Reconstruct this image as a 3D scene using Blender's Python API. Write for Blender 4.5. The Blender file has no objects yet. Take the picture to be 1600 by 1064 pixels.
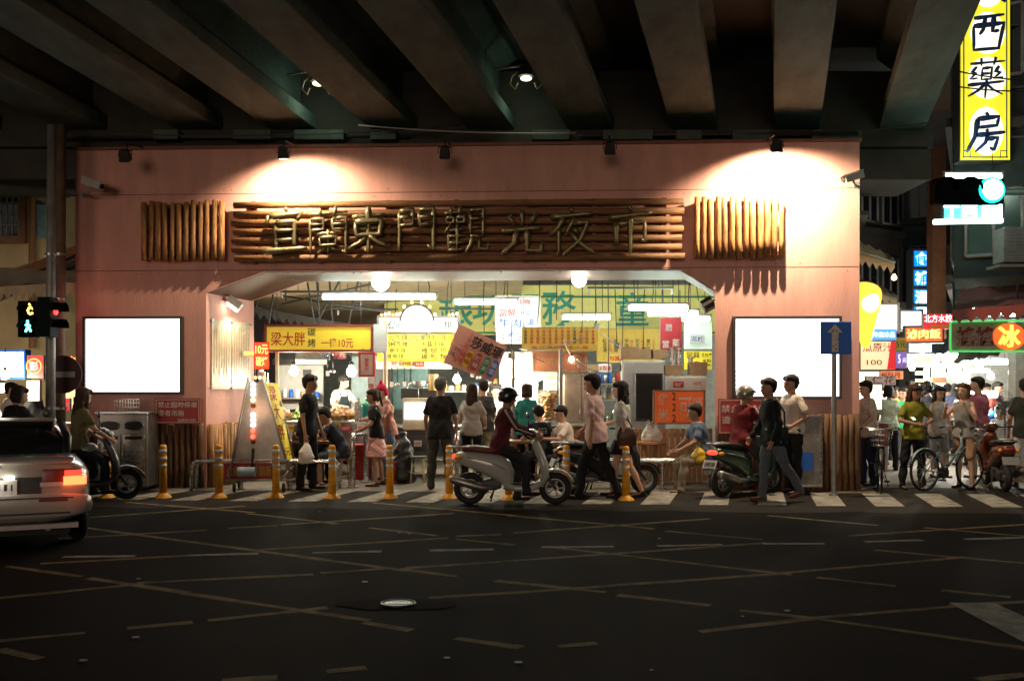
import bpy, bmesh, math, random
import numpy as np
from mathutils import Vector, Matrix, Euler
R = math.radians
V = Vector
rnd = random.Random(7)
sc = bpy.context.scene
COL = sc.collection

# ---------------------------------------------------------------- camera, sky, exposure
FPX, CX, HY, CAMZ = 1556.0, 800.0, 608.0, 1.6      # focal length, principal column, horizon row (photo pixels), eye height
cam_d = bpy.data.cameras.new('camera')
cam = bpy.data.objects.new('camera', cam_d)
COL.objects.link(cam)
cam.location = (0, 0, CAMZ)
cam.rotation_euler = (R(90), 0, 0)
cam_d.sensor_width = 36
cam_d.lens = 36 * FPX / 1600
cam_d.shift_y = (HY - 532) / 1600
cam_d.clip_end = 500
sc.camera = cam
w = bpy.data.worlds.new('World')
sc.world = w
w.use_nodes = True
nt = w.node_tree
bg = nt.nodes['Background']
sky = nt.nodes.new('ShaderNodeTexSky')
sky.sky_type = 'NISHITA'
sky.sun_disc = False
sky.sun_elevation = R(-4)
sky.sun_rotation = R(200)
sky.air_density = 1.0
sky.dust_density = 5.0
glow = nt.nodes.new('ShaderNodeMix')            # the town's sodium glow tints the night sky
glow.data_type = 'RGBA'; glow.blend_type = 'MULTIPLY'; glow.inputs['Factor'].default_value = 1
glow.inputs['B'].default_value = (1.0, .80, .66, 1)
nt.links.new(sky.outputs[0], glow.inputs['A'])
nt.links.new(glow.outputs['Result'], bg.inputs[0])
bg.inputs[1].default_value = 3.5
sun_d = bpy.data.lights.new('street_glow_sun', 'SUN')  # sun lamp standing in for unseen street light behind the camera
sun_d.energy = 0.50
sun_d.angle = R(22)
sun_d.color = (1, .72, .52)
sun_o = bpy.data.objects.new('street_glow_sun', sun_d)
sun_o.rotation_euler = (R(85.5), 0, R(-8))
COL.objects.link(sun_o)
sc.view_settings.view_transform = 'Standard'
sc.view_settings.look = 'None'
sc.view_settings.exposure = 0.0
sc.view_settings.gamma = 1.0
sc.cycles.use_denoising = True
sc.cycles.max_bounces = 6
sc.cycles.diffuse_bounces = 3
sc.cycles.glossy_bounces = 3
sc.cycles.transparent_max_bounces = 8
sc.cycles.sample_clamp_indirect = 4.0
sc.cycles.caustics_reflective = False
sc.cycles.caustics_refractive = False

# ---------------------------------------------------------------- pixel rays, facade frame
def P(px, py, Y):
    return V(((px - CX) / FPX * Y, Y, CAMZ - (py - HY) / FPX * Y))
def G(px, py, z=0.0):
    Y = FPX * (CAMZ - z) / (py - HY)
    return V(((px - CX) / FPX * Y, Y, z))
FS = 0.047
FU = V((1, -FS, 0)).normalized()
FN = V((-FS, -1, 0)).normalized()
F0 = V((0, 15.9, 0))
def W(u, z, n=0.0):
    return F0 + FU * u + FN * n + V((0, 0, z))
def FP(px, py, n=0.0):
    """facade coordinates (u, z) seen at a photo pixel, at n metres in front of the facade"""
    k = (px - CX) / FPX
    o = F0 + FN * n
    Y = (o.y + FS * o.x) / (1 + FS * k)
    p = P(px, py, Y)
    return (p - o).dot(FU), p.z

# ---------------------------------------------------------------- object helpers
ORI = {}
def tag(o, label=None, cat=None, group=None, kind=None):
    if label: o['label'] = label
    if cat: o['category'] = cat
    if group: o['group'] = group
    if kind: o['kind'] = kind
    return o
def thing(name, label, cat, loc, rz=0.0, group=None, local=False):
    o = bpy.data.objects.new(name, None)
    COL.objects.link(o)
    o.location = loc
    o.rotation_euler = (0, 0, rz)
    o.empty_display_size = 0.1
    ORI[o.name] = V((0, 0, 0)) if local else V(loc)
    return tag(o, label, cat, group)
def copy_thing(src, loc, rz, label, group=None):
    c = src.copy(); COL.objects.link(c)
    c.location = loc; c.rotation_euler = (0, 0, rz)
    ORI[c.name] = V((0, 0, 0))
    tag(c, label, None, group)
    for ch in list(src.children):
        d = ch.copy(); COL.objects.link(d); d.parent = c
        for g in list(ch.children):
            e = g.copy(); COL.objects.link(e); e.parent = d
    return c

class MB:
    def __init__(self):
        self.v = []; self.f = []; self.mi = []; self.sm = []; self.mats = []
    def slot(self, m):
        if m not in self.mats: self.mats.append(m)
        return self.mats.index(m)
    def add(self, vs, fs, m=None, smooth=False):
        b = len(self.v); s = self.slot(m)
        self.v.extend(tuple(p) for p in vs)
        for f in fs:
            self.f.append([i + b for i in f]); self.mi.append(s); self.sm.append(smooth)
        return self
    def box(self, c, s, m=None, rot=None, taper=1.0):
        c = V(c); hx, hy, hz = s[0] / 2, s[1] / 2, s[2] / 2
        pts = []
        for z in (-1, 1):
            t = taper if z > 0 else 1.0
            for x, y in ((-1, -1), (1, -1), (1, 1), (-1, 1)):
                p = V((x * hx * t, y * hy * t, z * hz))
                if rot is not None: p = rot @ p
                pts.append(c + p)
        return self.add(pts, [(3, 2, 1, 0), (4, 5, 6, 7), (0, 1, 5, 4), (1, 2, 6, 5), (2, 3, 7, 6), (3, 0, 4, 7)], m)
    def fbox(self, u0, u1, z0, z1, n0, n1, m=None):
        """box in facade coordinates"""
        pts = [W(u, z, n) for z in (z0, z1) for u, n in ((u0, n1), (u1, n1), (u1, n0), (u0, n0))]
        return self.add(pts, [(3, 2, 1, 0), (4, 5, 6, 7), (0, 1, 5, 4), (1, 2, 6, 5), (2, 3, 7, 6), (3, 0, 4, 7)], m)
    def prism(self, poly, d, m=None, smooth=False):
        """polygon of 3-D points extruded by vector d"""
        n = len(poly); d = V(d)
        pts = [V(p) for p in poly] + [V(p) + d for p in poly]
        fs = [tuple(range(n))[::-1], tuple(range(n, 2 * n))]
        fs += [(i, (i + 1) % n, n + (i + 1) % n, n + i) for i in range(n)]
        return self.add(pts, fs, m, smooth)
    def quad(self, a, b, c, d, m=None):
        return self.add([a, b, c, d], [(0, 1, 2, 3)], m)
    def rings(self, rings, m=None, n=12, smooth=True, closed=False, power=2.0):
        """loft of ellipses: each ring (centre, axis_x vector, axis_y vector)"""
        pts = []
        for c, ax, ay in rings:
            c = V(c); ax = V(ax); ay = V(ay)
            for i in range(n):
                a = 2 * math.pi * i / n
                ca, sa = math.cos(a), math.sin(a)
                if power != 2.0:
                    ca = math.copysign(abs(ca) ** (2 / power), ca); sa = math.copysign(abs(sa) ** (2 / power), sa)
                pts.append(c + ax * ca + ay * sa)
        k = len(rings); fs = []
        for j in range(k if closed else k - 1):
            j2 = (j + 1) % k
            for i in range(n):
                i2 = (i + 1) % n
                fs.append((j * n + i, j * n + i2, j2 * n + i2, j2 * n + i))
        if not closed:
            fs.append(tuple(range(n))[::-1]); fs.append(tuple(range((k - 1) * n, k * n)))
        return self.add(pts, fs, m, smooth)
    def tube(self, path, r, m=None, n=8, closed=False):
        path = [V(p) for p in path]
        rr = r if isinstance(r, (list, tuple)) else [r] * len(path)
        out = []; L = len(path)
        prev = None
        for i, p in enumerate(path):
            if closed: t = path[(i + 1) % L] - path[i - 1]
            else: t = path[min(i + 1, L - 1)] - path[max(i - 1, 0)]
            t.normalize()
            if prev is None:
                a = V((0, 0, 1)) if abs(t.z) < .9 else V((1, 0, 0))
                ax = t.cross(a).normalized()
            else:
                ax = (prev - t * prev.dot(t)).normalized()
            prev = ax
            ay = t.cross(ax)
            out.append((p, ax * rr[i], ay * rr[i]))
        return self.rings(out, m, n, True, closed)
    def cap(self, a, b, ra, rb, m=None, n=10, flat=None):
        """tapered capsule; flat=(direction, factor) squashes the section along a direction"""
        a = V(a); b = V(b); t = b - a
        L = t.length
        t = t / L if L > 1e-6 else V((0, 0, 1))
        if flat is not None:
            ay = (V(flat[0]) - t * V(flat[0]).dot(t)).normalized(); ax = ay.cross(t)
            ky = flat[1]
        else:
            q = V((0, 0, 1)) if abs(t.z) < .9 else V((1, 0, 0))
            ax = t.cross(q).normalized(); ay = t.cross(ax); ky = 1.0
        rs = []
        for s in (80, 50, 20): rs.append((a - t * ra * math.sin(R(s)), ra * math.cos(R(s))))
        for s in (20, 50, 80): rs.append((b + t * rb * math.sin(R(s)), rb * math.cos(R(s))))
        return self.rings([(c, ax * q, ay * q * ky) for c, q in rs], m, n)
    def ell(self, c, rx, ry, rz, m=None, rot=None, n=14, k=9):
        rot = rot if rot is not None else Matrix.Identity(3)
        rs = []
        for j in range(k):
            a = math.pi * (j + .35) / (k - .3) - math.pi / 2
            rs.append((V(c) + rot @ V((0, 0, rz * math.sin(a))), rot @ V((rx * math.cos(a), 0, 0)), rot @ V((0, ry * math.cos(a), 0))))
        return self.rings(rs, m, n)
    def cyl(self, a, b, r, m=None, n=16, r2=None):
        a = V(a); b = V(b)
        t = (b - a).normalized()
        q = V((0, 0, 1)) if abs(t.z) < .9 else V((1, 0, 0))
        ax = t.cross(q).normalized(); ay = t.cross(ax)
        r2 = r if r2 is None else r2
        pts = [a + (ax * math.cos(2 * math.pi * i / n) + ay * math.sin(2 * math.pi * i / n)) * r for i in range(n)]
        pts += [b + (ax * math.cos(2 * math.pi * i / n) + ay * math.sin(2 * math.pi * i / n)) * r2 for i in range(n)]
        self.add(pts, [(i, (i + 1) % n, n + (i + 1) % n, n + i) for i in range(n)], m, True)
        self.add(pts, [tuple(range(n))[::-1], tuple(range(n, 2 * n))], m, False)
        return self
    def torus(self, c, axis, Rm, r, m=None, N=28, n=8, flat=1.0):
        c = V(c); axis = V(axis).normalized()
        q = V((0, 0, 1)) if abs(axis.z) < .9 else V((1, 0, 0))
        a = axis.cross(q).normalized(); b = axis.cross(a)
        rs = []
        for i in range(N):
            t = 2 * math.pi * i / N
            d = a * math.cos(t) + b * math.sin(t)
            rs.append((c + d * Rm, d * r, axis * r * flat))
        return self.rings(rs, m, n, True, True)
    def text(self, s, c, right, up, em, m, width=None, ext=0.002, bev=0.0, vertical=False, gap=1.0, off=0.0):
        right = V(right).normalized(); up = V(up).normalized(); nn = right.cross(up); c = V(c)
        if vertical:
            k = len(s)
            for i, ch in enumerate(s):
                self.text(ch, c + up * em * gap * ((k - 1) / 2 - i), right, up, em, m, width, ext, bev, False, 1.0, off)
            return self
        vs, fs = glyphs(s, ext / em, bev / em, off)
        if not len(vs): return self
        x0, x1 = vs[:, 0].min(), vs[:, 0].max()
        sx = em
        if width and len(s) > 1: sx = width / (x1 - x0)
        elif width: sx = width
        xm = (x0 + x1) / 2 if len(s) > 1 else 0.5
        if len(s) == 1 and ord(s) < 0x2000: xm = (x0 + x1) / 2
        out = [c + right * ((p[0] - xm) * sx) + up * ((p[1] - .36) * em) + nn * (p[2] * em) for p in vs]
        return self.add(out, fs, m)
    def build(self, name, parent=None, loc=None, mat=None, bevel=0.0, seg=2, weld=False):
        if parent is not None: o0 = ORI.get(parent.name, V((0, 0, 0)))
        elif loc is not None: o0 = V(loc)
        else: o0 = V((0, 0, 0))
        me = bpy.data.meshes.new(name)
        va = np.array(self.v, dtype=float).reshape(-1, 3) - np.array(o0)
        me.from_pydata(va.tolist(), [], self.f)
        for m in self.mats:
            mm = m if m is not None else mat
            if mm is not None: me.materials.append(mm)
        if len(self.mats) > 1: me.polygons.foreach_set('material_index', self.mi)
        me.polygons.foreach_set('use_smooth', self.sm)
        me.update()
        o = bpy.data.objects.new(name, me)
        COL.objects.link(o)
        if parent is not None:
            o.parent = parent; ORI[o.name] = o0
        else:
            o.location = o0; ORI[o.name] = o0
        if bevel > 0:
            b = o.modifiers.new('Bevel', 'BEVEL'); b.width = bevel; b.segments = seg; b.limit_method = 'ANGLE'; b.angle_limit = R(40)
        return o

_gc = {}
def glyphs(s, ext, bev, off):
    key = (s, round(ext, 4), round(bev, 4), off)
    if key not in _gc:
        cu = bpy.data.curves.new('t', 'FONT'); cu.body = s; cu.extrude = ext; cu.bevel_depth = bev; cu.offset = off
        cu.resolution_u = 3; cu.bevel_resolution = 1
        o = bpy.data.objects.new('t', cu); COL.objects.link(o)
        bpy.context.view_layer.update()
        dg = bpy.context.evaluated_depsgraph_get()
        me = bpy.data.meshes.new_from_object(o.evaluated_get(dg))
        vs = np.zeros(len(me.vertices) * 3); me.vertices.foreach_get('co', vs)
        _gc[key] = (vs.reshape(-1, 3), [tuple(p.vertices) for p in me.polygons])
        bpy.data.objects.remove(o); bpy.data.curves.remove(cu); bpy.data.meshes.remove(me)
    return _gc[key]

STROKES = {
'宜': [((5,10),(5.4,9)),((1.5,8.3),(.7,6)),((1.8,8.1),(8.6,8.6),(7.7,7)),((3,6.8),(3,1.2)),((3,6.7),(7,7),(7,1.2)),((3,5),(7,5.1)),((3,3.1),(7,3.2)),((.2,.8),(9.8,1.2))],
'蘭': [((.8,8.9),(9.2,9.3)),((3.2,10.2),(3.4,8.2)),((6.8,10.4),(6.3,8.3)),((1.2,7.8),(1.2,.2)),((1.2,7.8),(4,7.9),(4,5.6),(1.2,5.5)),((1.2,6.7),(4,6.7)),((6,7.9),(8.8,8.1),(8.8,.5),(7.9,1.1)),((6,7.9),(6,5.6),(8.8,5.6)),((6,6.7),(8.8,6.7)),((2.6,4.7),(7.4,4.9)),((5,5.5),(5,.2)),((3.2,3.8),(6.8,4),(6.7,2.3),(3.3,2.2),(3.2,3.8)),((4.9,2.2),(2.7,.6)),((5.1,2.2),(7.3,.8))],
'東': [((1.2,8.2),(8.8,8.6)),((5,10.3),(5,0),(4.1,.8)),((2,6.9),(8,7.1),(7.7,4),(2.3,3.9),(2,6.9)),((2.2,5.4),(7.8,5.6)),((4.8,3.8),(3,2.2),(.3,.9)),((5.2,3.8),(7,2.3),(9.8,1))],
'門': [((1.3,9.4),(1.1,.2)),((1.3,9.3),(4.3,9.6),(4.2,6.2),(1.3,6.1)),((1.3,7.8),(4.2,7.9)),((5.8,9.5),(9,9.8),(9,.4),(7.6,1.5)),((5.9,9.5),(5.9,6.2),(9,6.3)),((5.9,7.8),(9,7.9))],
'觀': [((.2,9),(5.1,9.3)),((1.6,10.2),(1.7,8.5)),((3.7,10.2),(3.5,8.5)),((.6,8),(2.2,8),(2.2,6.9),(.6,6.9),(.6,8)),((3,8),(4.6,8),(4.6,6.9),(3,6.9),(3,8)),((1.7,6.5),(.1,4.5)),((1.1,5.4),(1.1,.3)),((1.1,5.2),(5,5.4)),((1.2,3.8),(4.8,3.9)),((1.2,2.4),(4.8,2.5)),((1.1,.8),(5.3,1)),((3.1,6.2),(3,.9)),((5.9,9.4),(5.9,3.6)),((5.9,9.4),(8.8,9.6),(8.8,3.6)),((5.9,7.5),(8.8,7.6)),((5.9,5.6),(8.8,5.7)),((5.9,3.7),(8.8,3.7)),((6.6,3.6),(5.9,1.6),(4.9,.1)),((7.9,3.6),(7.8,1),(9.7,.7),(9.9,2.2))],
'光': [((5,10.2),(5,6)),((2.1,8.9),(3.3,6.6)),((8.2,9.2),(6.7,6.8)),((.4,5.5),(9.6,6)),((3.9,5.6),(3.2,2.6),(.3,.2)),((6.2,5.7),(6.1,.9),(9.3,.7),(9.6,2.6))],
'夜': [((4.7,10.2),(5.3,9)),((.5,8.1),(9.6,8.7)),((3.3,8),(2.2,5.9),(.3,4.2)),((2.2,6),(2.2,-.1)),((5.7,7.9),(3.5,4.1)),((5.2,6.6),(8.5,6.8),(6.8,3),(3.2,0)),((4.6,4.7),(6.8,2.4),(9.8,.1)),((5.6,5.5),(6.4,4.4))],
'市': [((4.7,10.2),(5.3,8.8)),((.2,7.5),(9.8,8.3)),((1.8,6.2),(1.9,1.7)),((1.8,6.1),(8.2,6.4),(8.2,2),(7.2,2.7)),((5,7.8),(5,-.6))],
'大': [((1,6.5),(9,7)),((5,9.9),(4.6,5.4),(.7,.3)),((5,6),(6.8,2.8),(9.8,.4))],
'西': [((1.2,8.9),(8.8,9.5)),((4,9),(3.7,5.8),(2.9,4.6)),((6,9.1),(6,5.2),(7.7,5.3)),((1.3,6.9),(8.9,7.3),(8.2,1),(2,.9),(1.3,6.9))],
'房': [((4.4,10.2),(5.3,9.3)),((2.3,8.6),(7.7,8.9),(7.4,6.7),(2.3,6.4)),((2.3,8.6),(2,4),(.3,.2)),((5,6),(5.4,5.2)),((2.6,4.5),(9.7,4.9)),((5.3,4.6),(4.8,2.4),(2.4,.2)),((5.1,3.4),(8.1,3.6),(7.4,.5),(6.2,1.3))],
'藥': [((.6,8.9),(9.4,9.2)),((3.2,10.2),(3.4,8.2)),((6.8,10.2),(6.4,8.2)),((3.8,7.6),(6.2,7.7),(6.2,4.8),(3.8,4.8),(3.8,7.6)),((3.8,6.2),(6.2,6.2)),((2.2,8),(1,6.6),(2.3,6.5),(.7,4.9),(2.7,5.1)),((8,8),(7.1,6.6),(8.6,6.5),(6.9,4.9),(9.3,5.1)),((.4,3.5),(9.6,4)),((5,4.6),(5,-.2)),((4.8,3.5),(3.2,2),(.8,.7)),((5.2,3.5),(7,2),(9.5,.7))]}
def brush(mb, ch, c, right, up, em_, r, m, flat=.8, n=8):
    """one written character as tapered round strokes"""
    right = V(right).normalized(); up = V(up).normalized(); nn = right.cross(up)
    for i, st in enumerate(STROKES[ch]):
        pts = [V(c) + right * ((x - 5) / 10 * em_) + up * ((y - 5) / 10 * em_) for x, y in st]
        q = []
        for a, b in zip(pts, pts[1:]):
            k = max(2, int((b - a).length / em_ * 9)); q += [a.lerp(b, j / k) for j in range(k)]
        q.append(pts[-1]); L = len(q)
        rs = []
        for j, p in enumerate(q):
            f = j / (L - 1); rr = r * (1.25 - .45 * math.sin(f * math.pi) - .55 * f ** 3) * (.85 + .3 * ((i * 7) % 5) / 5)
            if j in (0, L - 1): rr *= .6
            t = (q[min(j + 1, L - 1)] - q[max(j - 1, 0)]).normalized(); s = t.cross(nn).normalized()
            rs.append((p + nn * (.012 * (i % 3) * r / .03), s * rr, nn * rr * flat))
        mb.rings(rs, m, n)

def remesh(mb, name, voxel, mat, parent, smooth=3, fold=0.0, seed=0.0):
    me = bpy.data.meshes.new('tmp')
    me.from_pydata([tuple(p) for p in mb.v], [], mb.f)
    bm = bmesh.new(); bm.from_mesh(me); bmesh.ops.recalc_face_normals(bm, faces=bm.faces); bm.to_mesh(me); bm.free()
    o = bpy.data.objects.new('tmp', me); COL.objects.link(o)
    r = o.modifiers.new('r', 'REMESH'); r.mode = 'VOXEL'; r.voxel_size = voxel; r.use_smooth_shade = True
    if smooth:
        s = o.modifiers.new('s', 'SMOOTH'); s.factor = .5; s.iterations = smooth
    bpy.context.view_layer.update()
    out = bpy.data.meshes.new_from_object(o.evaluated_get(bpy.context.evaluated_depsgraph_get()))
    bpy.data.objects.remove(o); bpy.data.meshes.remove(me)
    out.name = name
    n = len(out.vertices)
    if fold and n:
        co = np.zeros(n * 3); out.vertices.foreach_get('co', co); co = co.reshape(-1, 3)
        no = np.zeros(n * 3); out.vertices.foreach_get('normal', no); no = no.reshape(-1, 3)
        x, y, z = co[:, 0], co[:, 1], co[:, 2]
        a = np.sin(z * 24 + x * 13 + 3 * np.sin(x * 9 + seed) + 3 * np.sin(y * 11 + seed)) + .8 * np.sin(z * 31 - x * 22 + 3 * np.sin(z * 7 + y * 15 + seed * 2)) + .5 * np.sin(y * 29 - z * 17 + seed)
        co += no * (a * fold * .4)[:, None]
        out.vertices.foreach_set('co', co.ravel())
    out.materials.clear(); out.materials.append(mat)
    out.polygons.foreach_set('use_smooth', [True] * len(out.polygons))
    ob = bpy.data.objects.new(name, out); COL.objects.link(ob)
    if parent is not None: ob.parent = parent; ORI[ob.name] = V((0, 0, 0))
    return ob

# ---------------------------------------------------------------- materials
def mk(name, col, rough=.6, metal=0.0, var=.25, scale=6.0, stretch=(1, 1, 1), bump=0.0, bscale=40.0, em=0.0, emcol=None, dark=None, rand=0.0, alpha=1.0, spec=.5, coat=0.0, trans=0.0):
    m = bpy.data.materials.new(name); m.use_nodes = True
    t = m.node_tree; N = t.nodes; L = t.links
    b = N['Principled BSDF']
    b.inputs['Roughness'].default_value = rough; b.inputs['Metallic'].default_value = metal
    b.inputs['Specular IOR Level'].default_value = spec
    if coat: b.inputs['Coat Weight'].default_value = coat; b.inputs['Coat Roughness'].default_value = .08
    if trans: b.inputs['Transmission Weight'].default_value = trans
    tc = N.new('ShaderNodeTexCoord'); mp = N.new('ShaderNodeMapping'); mp.inputs['Scale'].default_value = stretch
    L.new(tc.outputs['Object'], mp.inputs[0])
    no = N.new('ShaderNodeTexNoise'); no.inputs['Scale'].default_value = scale; no.inputs['Detail'].default_value = 6; no.inputs['Roughness'].default_value = .65
    L.new(mp.outputs[0], no.inputs['Vector'])
    rp = N.new('ShaderNodeValToRGB')
    d = dark if dark is not None else tuple(c * (1 - var) for c in col)
    lt = tuple(min(1, c * (1 + var * .6)) for c in col)
    rp.color_ramp.elements[0].position = .32; rp.color_ramp.elements[0].color = (*d, 1)
    rp.color_ramp.elements[1].position = .68; rp.color_ramp.elements[1].color = (*lt, 1)
    L.new(no.outputs[0], rp.inputs[0])
    out = rp.outputs[0]
    if rand:
        oi = N.new('ShaderNodeObjectInfo'); hs = N.new('ShaderNodeHueSaturation')
        mr = N.new('ShaderNodeMapRange'); mr.inputs[3].default_value = 1 - rand; mr.inputs[4].default_value = 1 + rand
        L.new(oi.outputs['Random'], mr.inputs[0]); L.new(mr.outputs[0], hs.inputs['Value']); L.new(out, hs.inputs['Color']); out = hs.outputs[0]
    L.new(out, b.inputs['Base Color'])
    if var and rough > .15 and not em:
        mr = N.new('ShaderNodeMapRange'); mr.inputs[3].default_value = max(.03, rough - .12); mr.inputs[4].default_value = min(1, rough + .12)
        L.new(no.outputs[0], mr.inputs[0]); L.new(mr.outputs[0], b.inputs['Roughness'])
    if bump:
        n2 = N.new('ShaderNodeTexNoise'); n2.inputs['Scale'].default_value = bscale; n2.inputs['Detail'].default_value = 5
        L.new(mp.outputs[0], n2.inputs['Vector'])
        bp = N.new('ShaderNodeBump'); bp.inputs['Strength'].default_value = bump; bp.inputs['Distance'].default_value = .02
        L.new(n2.outputs[0], bp.inputs['Height']); L.new(bp.outputs[0], b.inputs['Normal'])
    if em:
        if emcol: b.inputs['Emission Color'].default_value = (*emcol, 1)
        else: L.new(out, b.inputs['Emission Color'])
        b.inputs['Emission Strength'].default_value = em
    if alpha < 1: b.inputs['Alpha'].default_value = alpha
    return m
def em(name, col, s, var=.05, scale=3): return mk(name, col, .4, em=s, var=var, scale=scale)

M = {}
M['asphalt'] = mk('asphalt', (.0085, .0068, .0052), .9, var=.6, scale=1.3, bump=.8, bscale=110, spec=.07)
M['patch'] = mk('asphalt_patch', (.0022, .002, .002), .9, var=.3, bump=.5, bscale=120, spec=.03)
M['paving'] = mk('paving', (.14, .12, .095), .7, var=.45, scale=2.2, bump=.3, bscale=60, spec=.25)
M['white_paint'] = mk('road_white', (.30, .285, .245), .85, var=.65, scale=5, bump=.4, bscale=120, spec=.12)
M['lane_paint'] = mk('lane_white', (.36, .36, .29), .85, var=.55, scale=6, bump=.4, bscale=120, spec=.1)
M['yellow_paint'] = mk('road_yellow', (.23, .175, .085), .85, var=.7, scale=5, bump=.4, bscale=120, spec=.1)
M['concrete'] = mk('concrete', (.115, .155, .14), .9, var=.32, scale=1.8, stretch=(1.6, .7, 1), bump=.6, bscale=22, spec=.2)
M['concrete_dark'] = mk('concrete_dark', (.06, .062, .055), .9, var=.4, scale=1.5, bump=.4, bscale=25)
M['pink'] = mk('pink_render', (.70, .385, .33), .75, var=.16, scale=1.1, stretch=(2.2, 2.2, .5), bump=.25, bscale=26, spec=.25)
M['pink_trim'] = mk('pink_seam', (.24, .105, .08), .8)
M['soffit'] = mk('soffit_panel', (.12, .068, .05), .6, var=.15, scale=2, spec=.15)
M['log_v'] = mk('log_upright', (.46, .23, .075), .6, var=.5, scale=5, stretch=(5, 5, .6), bump=.5, bscale=18, rand=.22, dark=(.12, .05, .018))
M['log_h'] = mk('log_level', (.26, .13, .048), .6, var=.5, scale=5, stretch=(.6, 5, 5), bump=.5, bscale=18, rand=.18, dark=(.12, .05, .018))
M['log_shaded'] = mk('log_in_shade', (.19, .10, .042), .75, var=.5, scale=5, stretch=(5, 5, .6), bump=.5, bscale=18, rand=.3, dark=(.06, .03, .014))  # darker copy of the logs; shadow at the piers put into the colour
M['log_end'] = mk('log_end', (.4, .25, .1), .8, var=.3, scale=20)
M['bronze'] = mk('gilt_metal', (.27, .235, .13), .42, metal=.7, var=.4, scale=14)
M['steel'] = mk('stainless', (.55, .55, .54), .28, metal=1.0, var=.15, scale=4, stretch=(1, 1, 6))
M['steel_dull'] = mk('dull_steel', (.38, .38, .37), .42, metal=.9, var=.25, scale=5)
M['galv'] = mk('galvanised', (.32, .33, .32), .55, metal=.5, var=.3, scale=4)
M['black'] = mk('black_paint', (.012, .012, .012), .45, var=.3)
M['shade_black'] = mk('shaded_black_paint', (.004, .004, .004), .95, var=0, spec=.02)  # night darkness put into the colour, hides the signal housings
M['rubber'] = mk('rubber', (.014, .014, .014), .75, var=.3, scale=20)
M['dark_grey'] = mk('dark_grey', (.05, .05, .052), .5)
M['grey'] = mk('grey_paint', (.25, .26, .26), .5, var=.2)
M['light_grey'] = mk('light_grey', (.5, .5, .49), .5, var=.15)
M['cream'] = mk('cream', (.55, .45, .3), .7, var=.2, scale=3)
M['white'] = mk('white_plastic', (.75, .74, .71), .4, var=.08)
M['red'] = mk('red_paint', (.45, .025, .03), .5, var=.15)
M['dark_red'] = mk('dark_red', (.22, .03, .02), .5, var=.2)
M['sign_red'] = mk('sign_red', (.34, .022, .03), .5, var=.12)
M['sign_white'] = mk('sign_white', (.6, .55, .5), .5, var=.15)
M['yellow'] = mk('yellow_paint', (.62, .4, .02), .5, var=.15)
M['orange_plastic'] = mk('orange_plastic', (.78, .36, .012), .45, var=.22, scale=8)
M['reflect'] = mk('reflective_band', (.62, .6, .55), .35, var=.2, scale=30)
M['blue'] = mk('blue_paint', (.015, .14, .62), .45, var=.15)
M['green'] = mk('green_paint', (.02, .22, .09), .5, var=.2)
M['wood'] = mk('wood', (.30, .14, .055), .55, var=.45, scale=5, stretch=(1, 5, 5), bump=.2)
M['wood_pale'] = mk('wood_pale', (.45, .25, .1), .55, var=.35, scale=5, stretch=(5, 5, .7))
M['glass'] = mk('smoked_glass', (.02, .022, .025), .06, var=0, spec=.7)
M['ink'] = mk('black_ink', (.015, .015, .015), .6, var=0)
M['ink_red'] = mk('red_ink', (.45, .03, .02), .6, var=0)
M['ink_blue'] = mk('blue_ink', (.02, .07, .35), .6, var=0)
M['plastic_bag'] = mk('plastic_bag', (.7, .68, .62), .35, var=.1, scale=20, bump=.5, bscale=30)
# ================================================================ GROUND
def sheet(name, pts, z, m, kind='structure'):
    mb = MB(); mb.add([(x, y, z) for x, y in pts], [tuple(range(len(pts)))], m)
    return tag(mb.build(name), kind=kind)
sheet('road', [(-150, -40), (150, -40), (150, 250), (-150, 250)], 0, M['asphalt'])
sheet('crosswalk_asphalt', [(-9 + .5 * i, 13.75 - .03 * i + rnd.uniform(-.12, .12)) for i in range(51)] + [(18, 16.0), (-9, 16.6)], .0006, mk('paler_asphalt', (.024, .021, .0175), .85, var=.5, scale=3, bump=.6, bscale=120, spec=.1))  # paler asphalt strip under the crossing, ragged near edge
DV = V((.24, 1, 0))                       # the direction the market street and the bridge beams run
sheet('market_pavement', [(-5.9, 15.75), (5.6, 15.3), (9.0, 27.5), (-4.0, 29)], .004, M['paving'])
sheet('street_pavement', [(5.75, 16.2), (14, 15.6), (30, 60), (13, 60)], .005, M['paving'])
mb = MB()
zi = 0
def stripe(mb, a, b, wd, m, z=.003):
    a = V(a); b = V(b); a, b = a + (a - b) * .04, b + (b - a) * .04; t = (b - a); t.z = 0; t.normalize(); s = V((-t.y, t.x, 0)) * wd / 2
    n = max(2, int((b - a).length / .35)); L = []; Rr = []
    for i in range(n + 1):
        p = a.lerp(b, i / n); j = rnd.uniform(.6, 1.05)
        L.append(p + s * j); Rr.append(p - s * j * rnd.uniform(.9, 1.1))
    vs = [V((p.x, p.y, z)) for p in L + Rr[::-1]]
    k = 2 * (n + 1)
    mb.add(vs, [(i, i + 1, k - 2 - i, k - 1 - i) for i in range(n)], m)
HL = [(240,125,1225,257),(30,250,245,280),(285,288,575,330),(590,335,1130,415),(1140,425,1280,448),(410,50,780,80),(780,85,1045,115),(300,95,750,62),(200,162,630,137),(720,130,860,122),(900,118,1400,85),(800,198,1380,162),(1430,155,1560,150),(145,240,600,215),(0,348,430,305),(450,300,960,275),(1010,270,1220,255),(1280,254,1600,233),(665,417,1010,380),(405,442,595,425),(0,482,255,458),(0,510,120,537),(1350,347,1600,332),(1430,475,1610,501),(1025,578,1140,567),(700,607,860,597),(1160,130,1360,153),(1430,165,1600,182),(1250,258,1420,280),(1550,295,1600,300),(1180,52,1600,90)]
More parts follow.
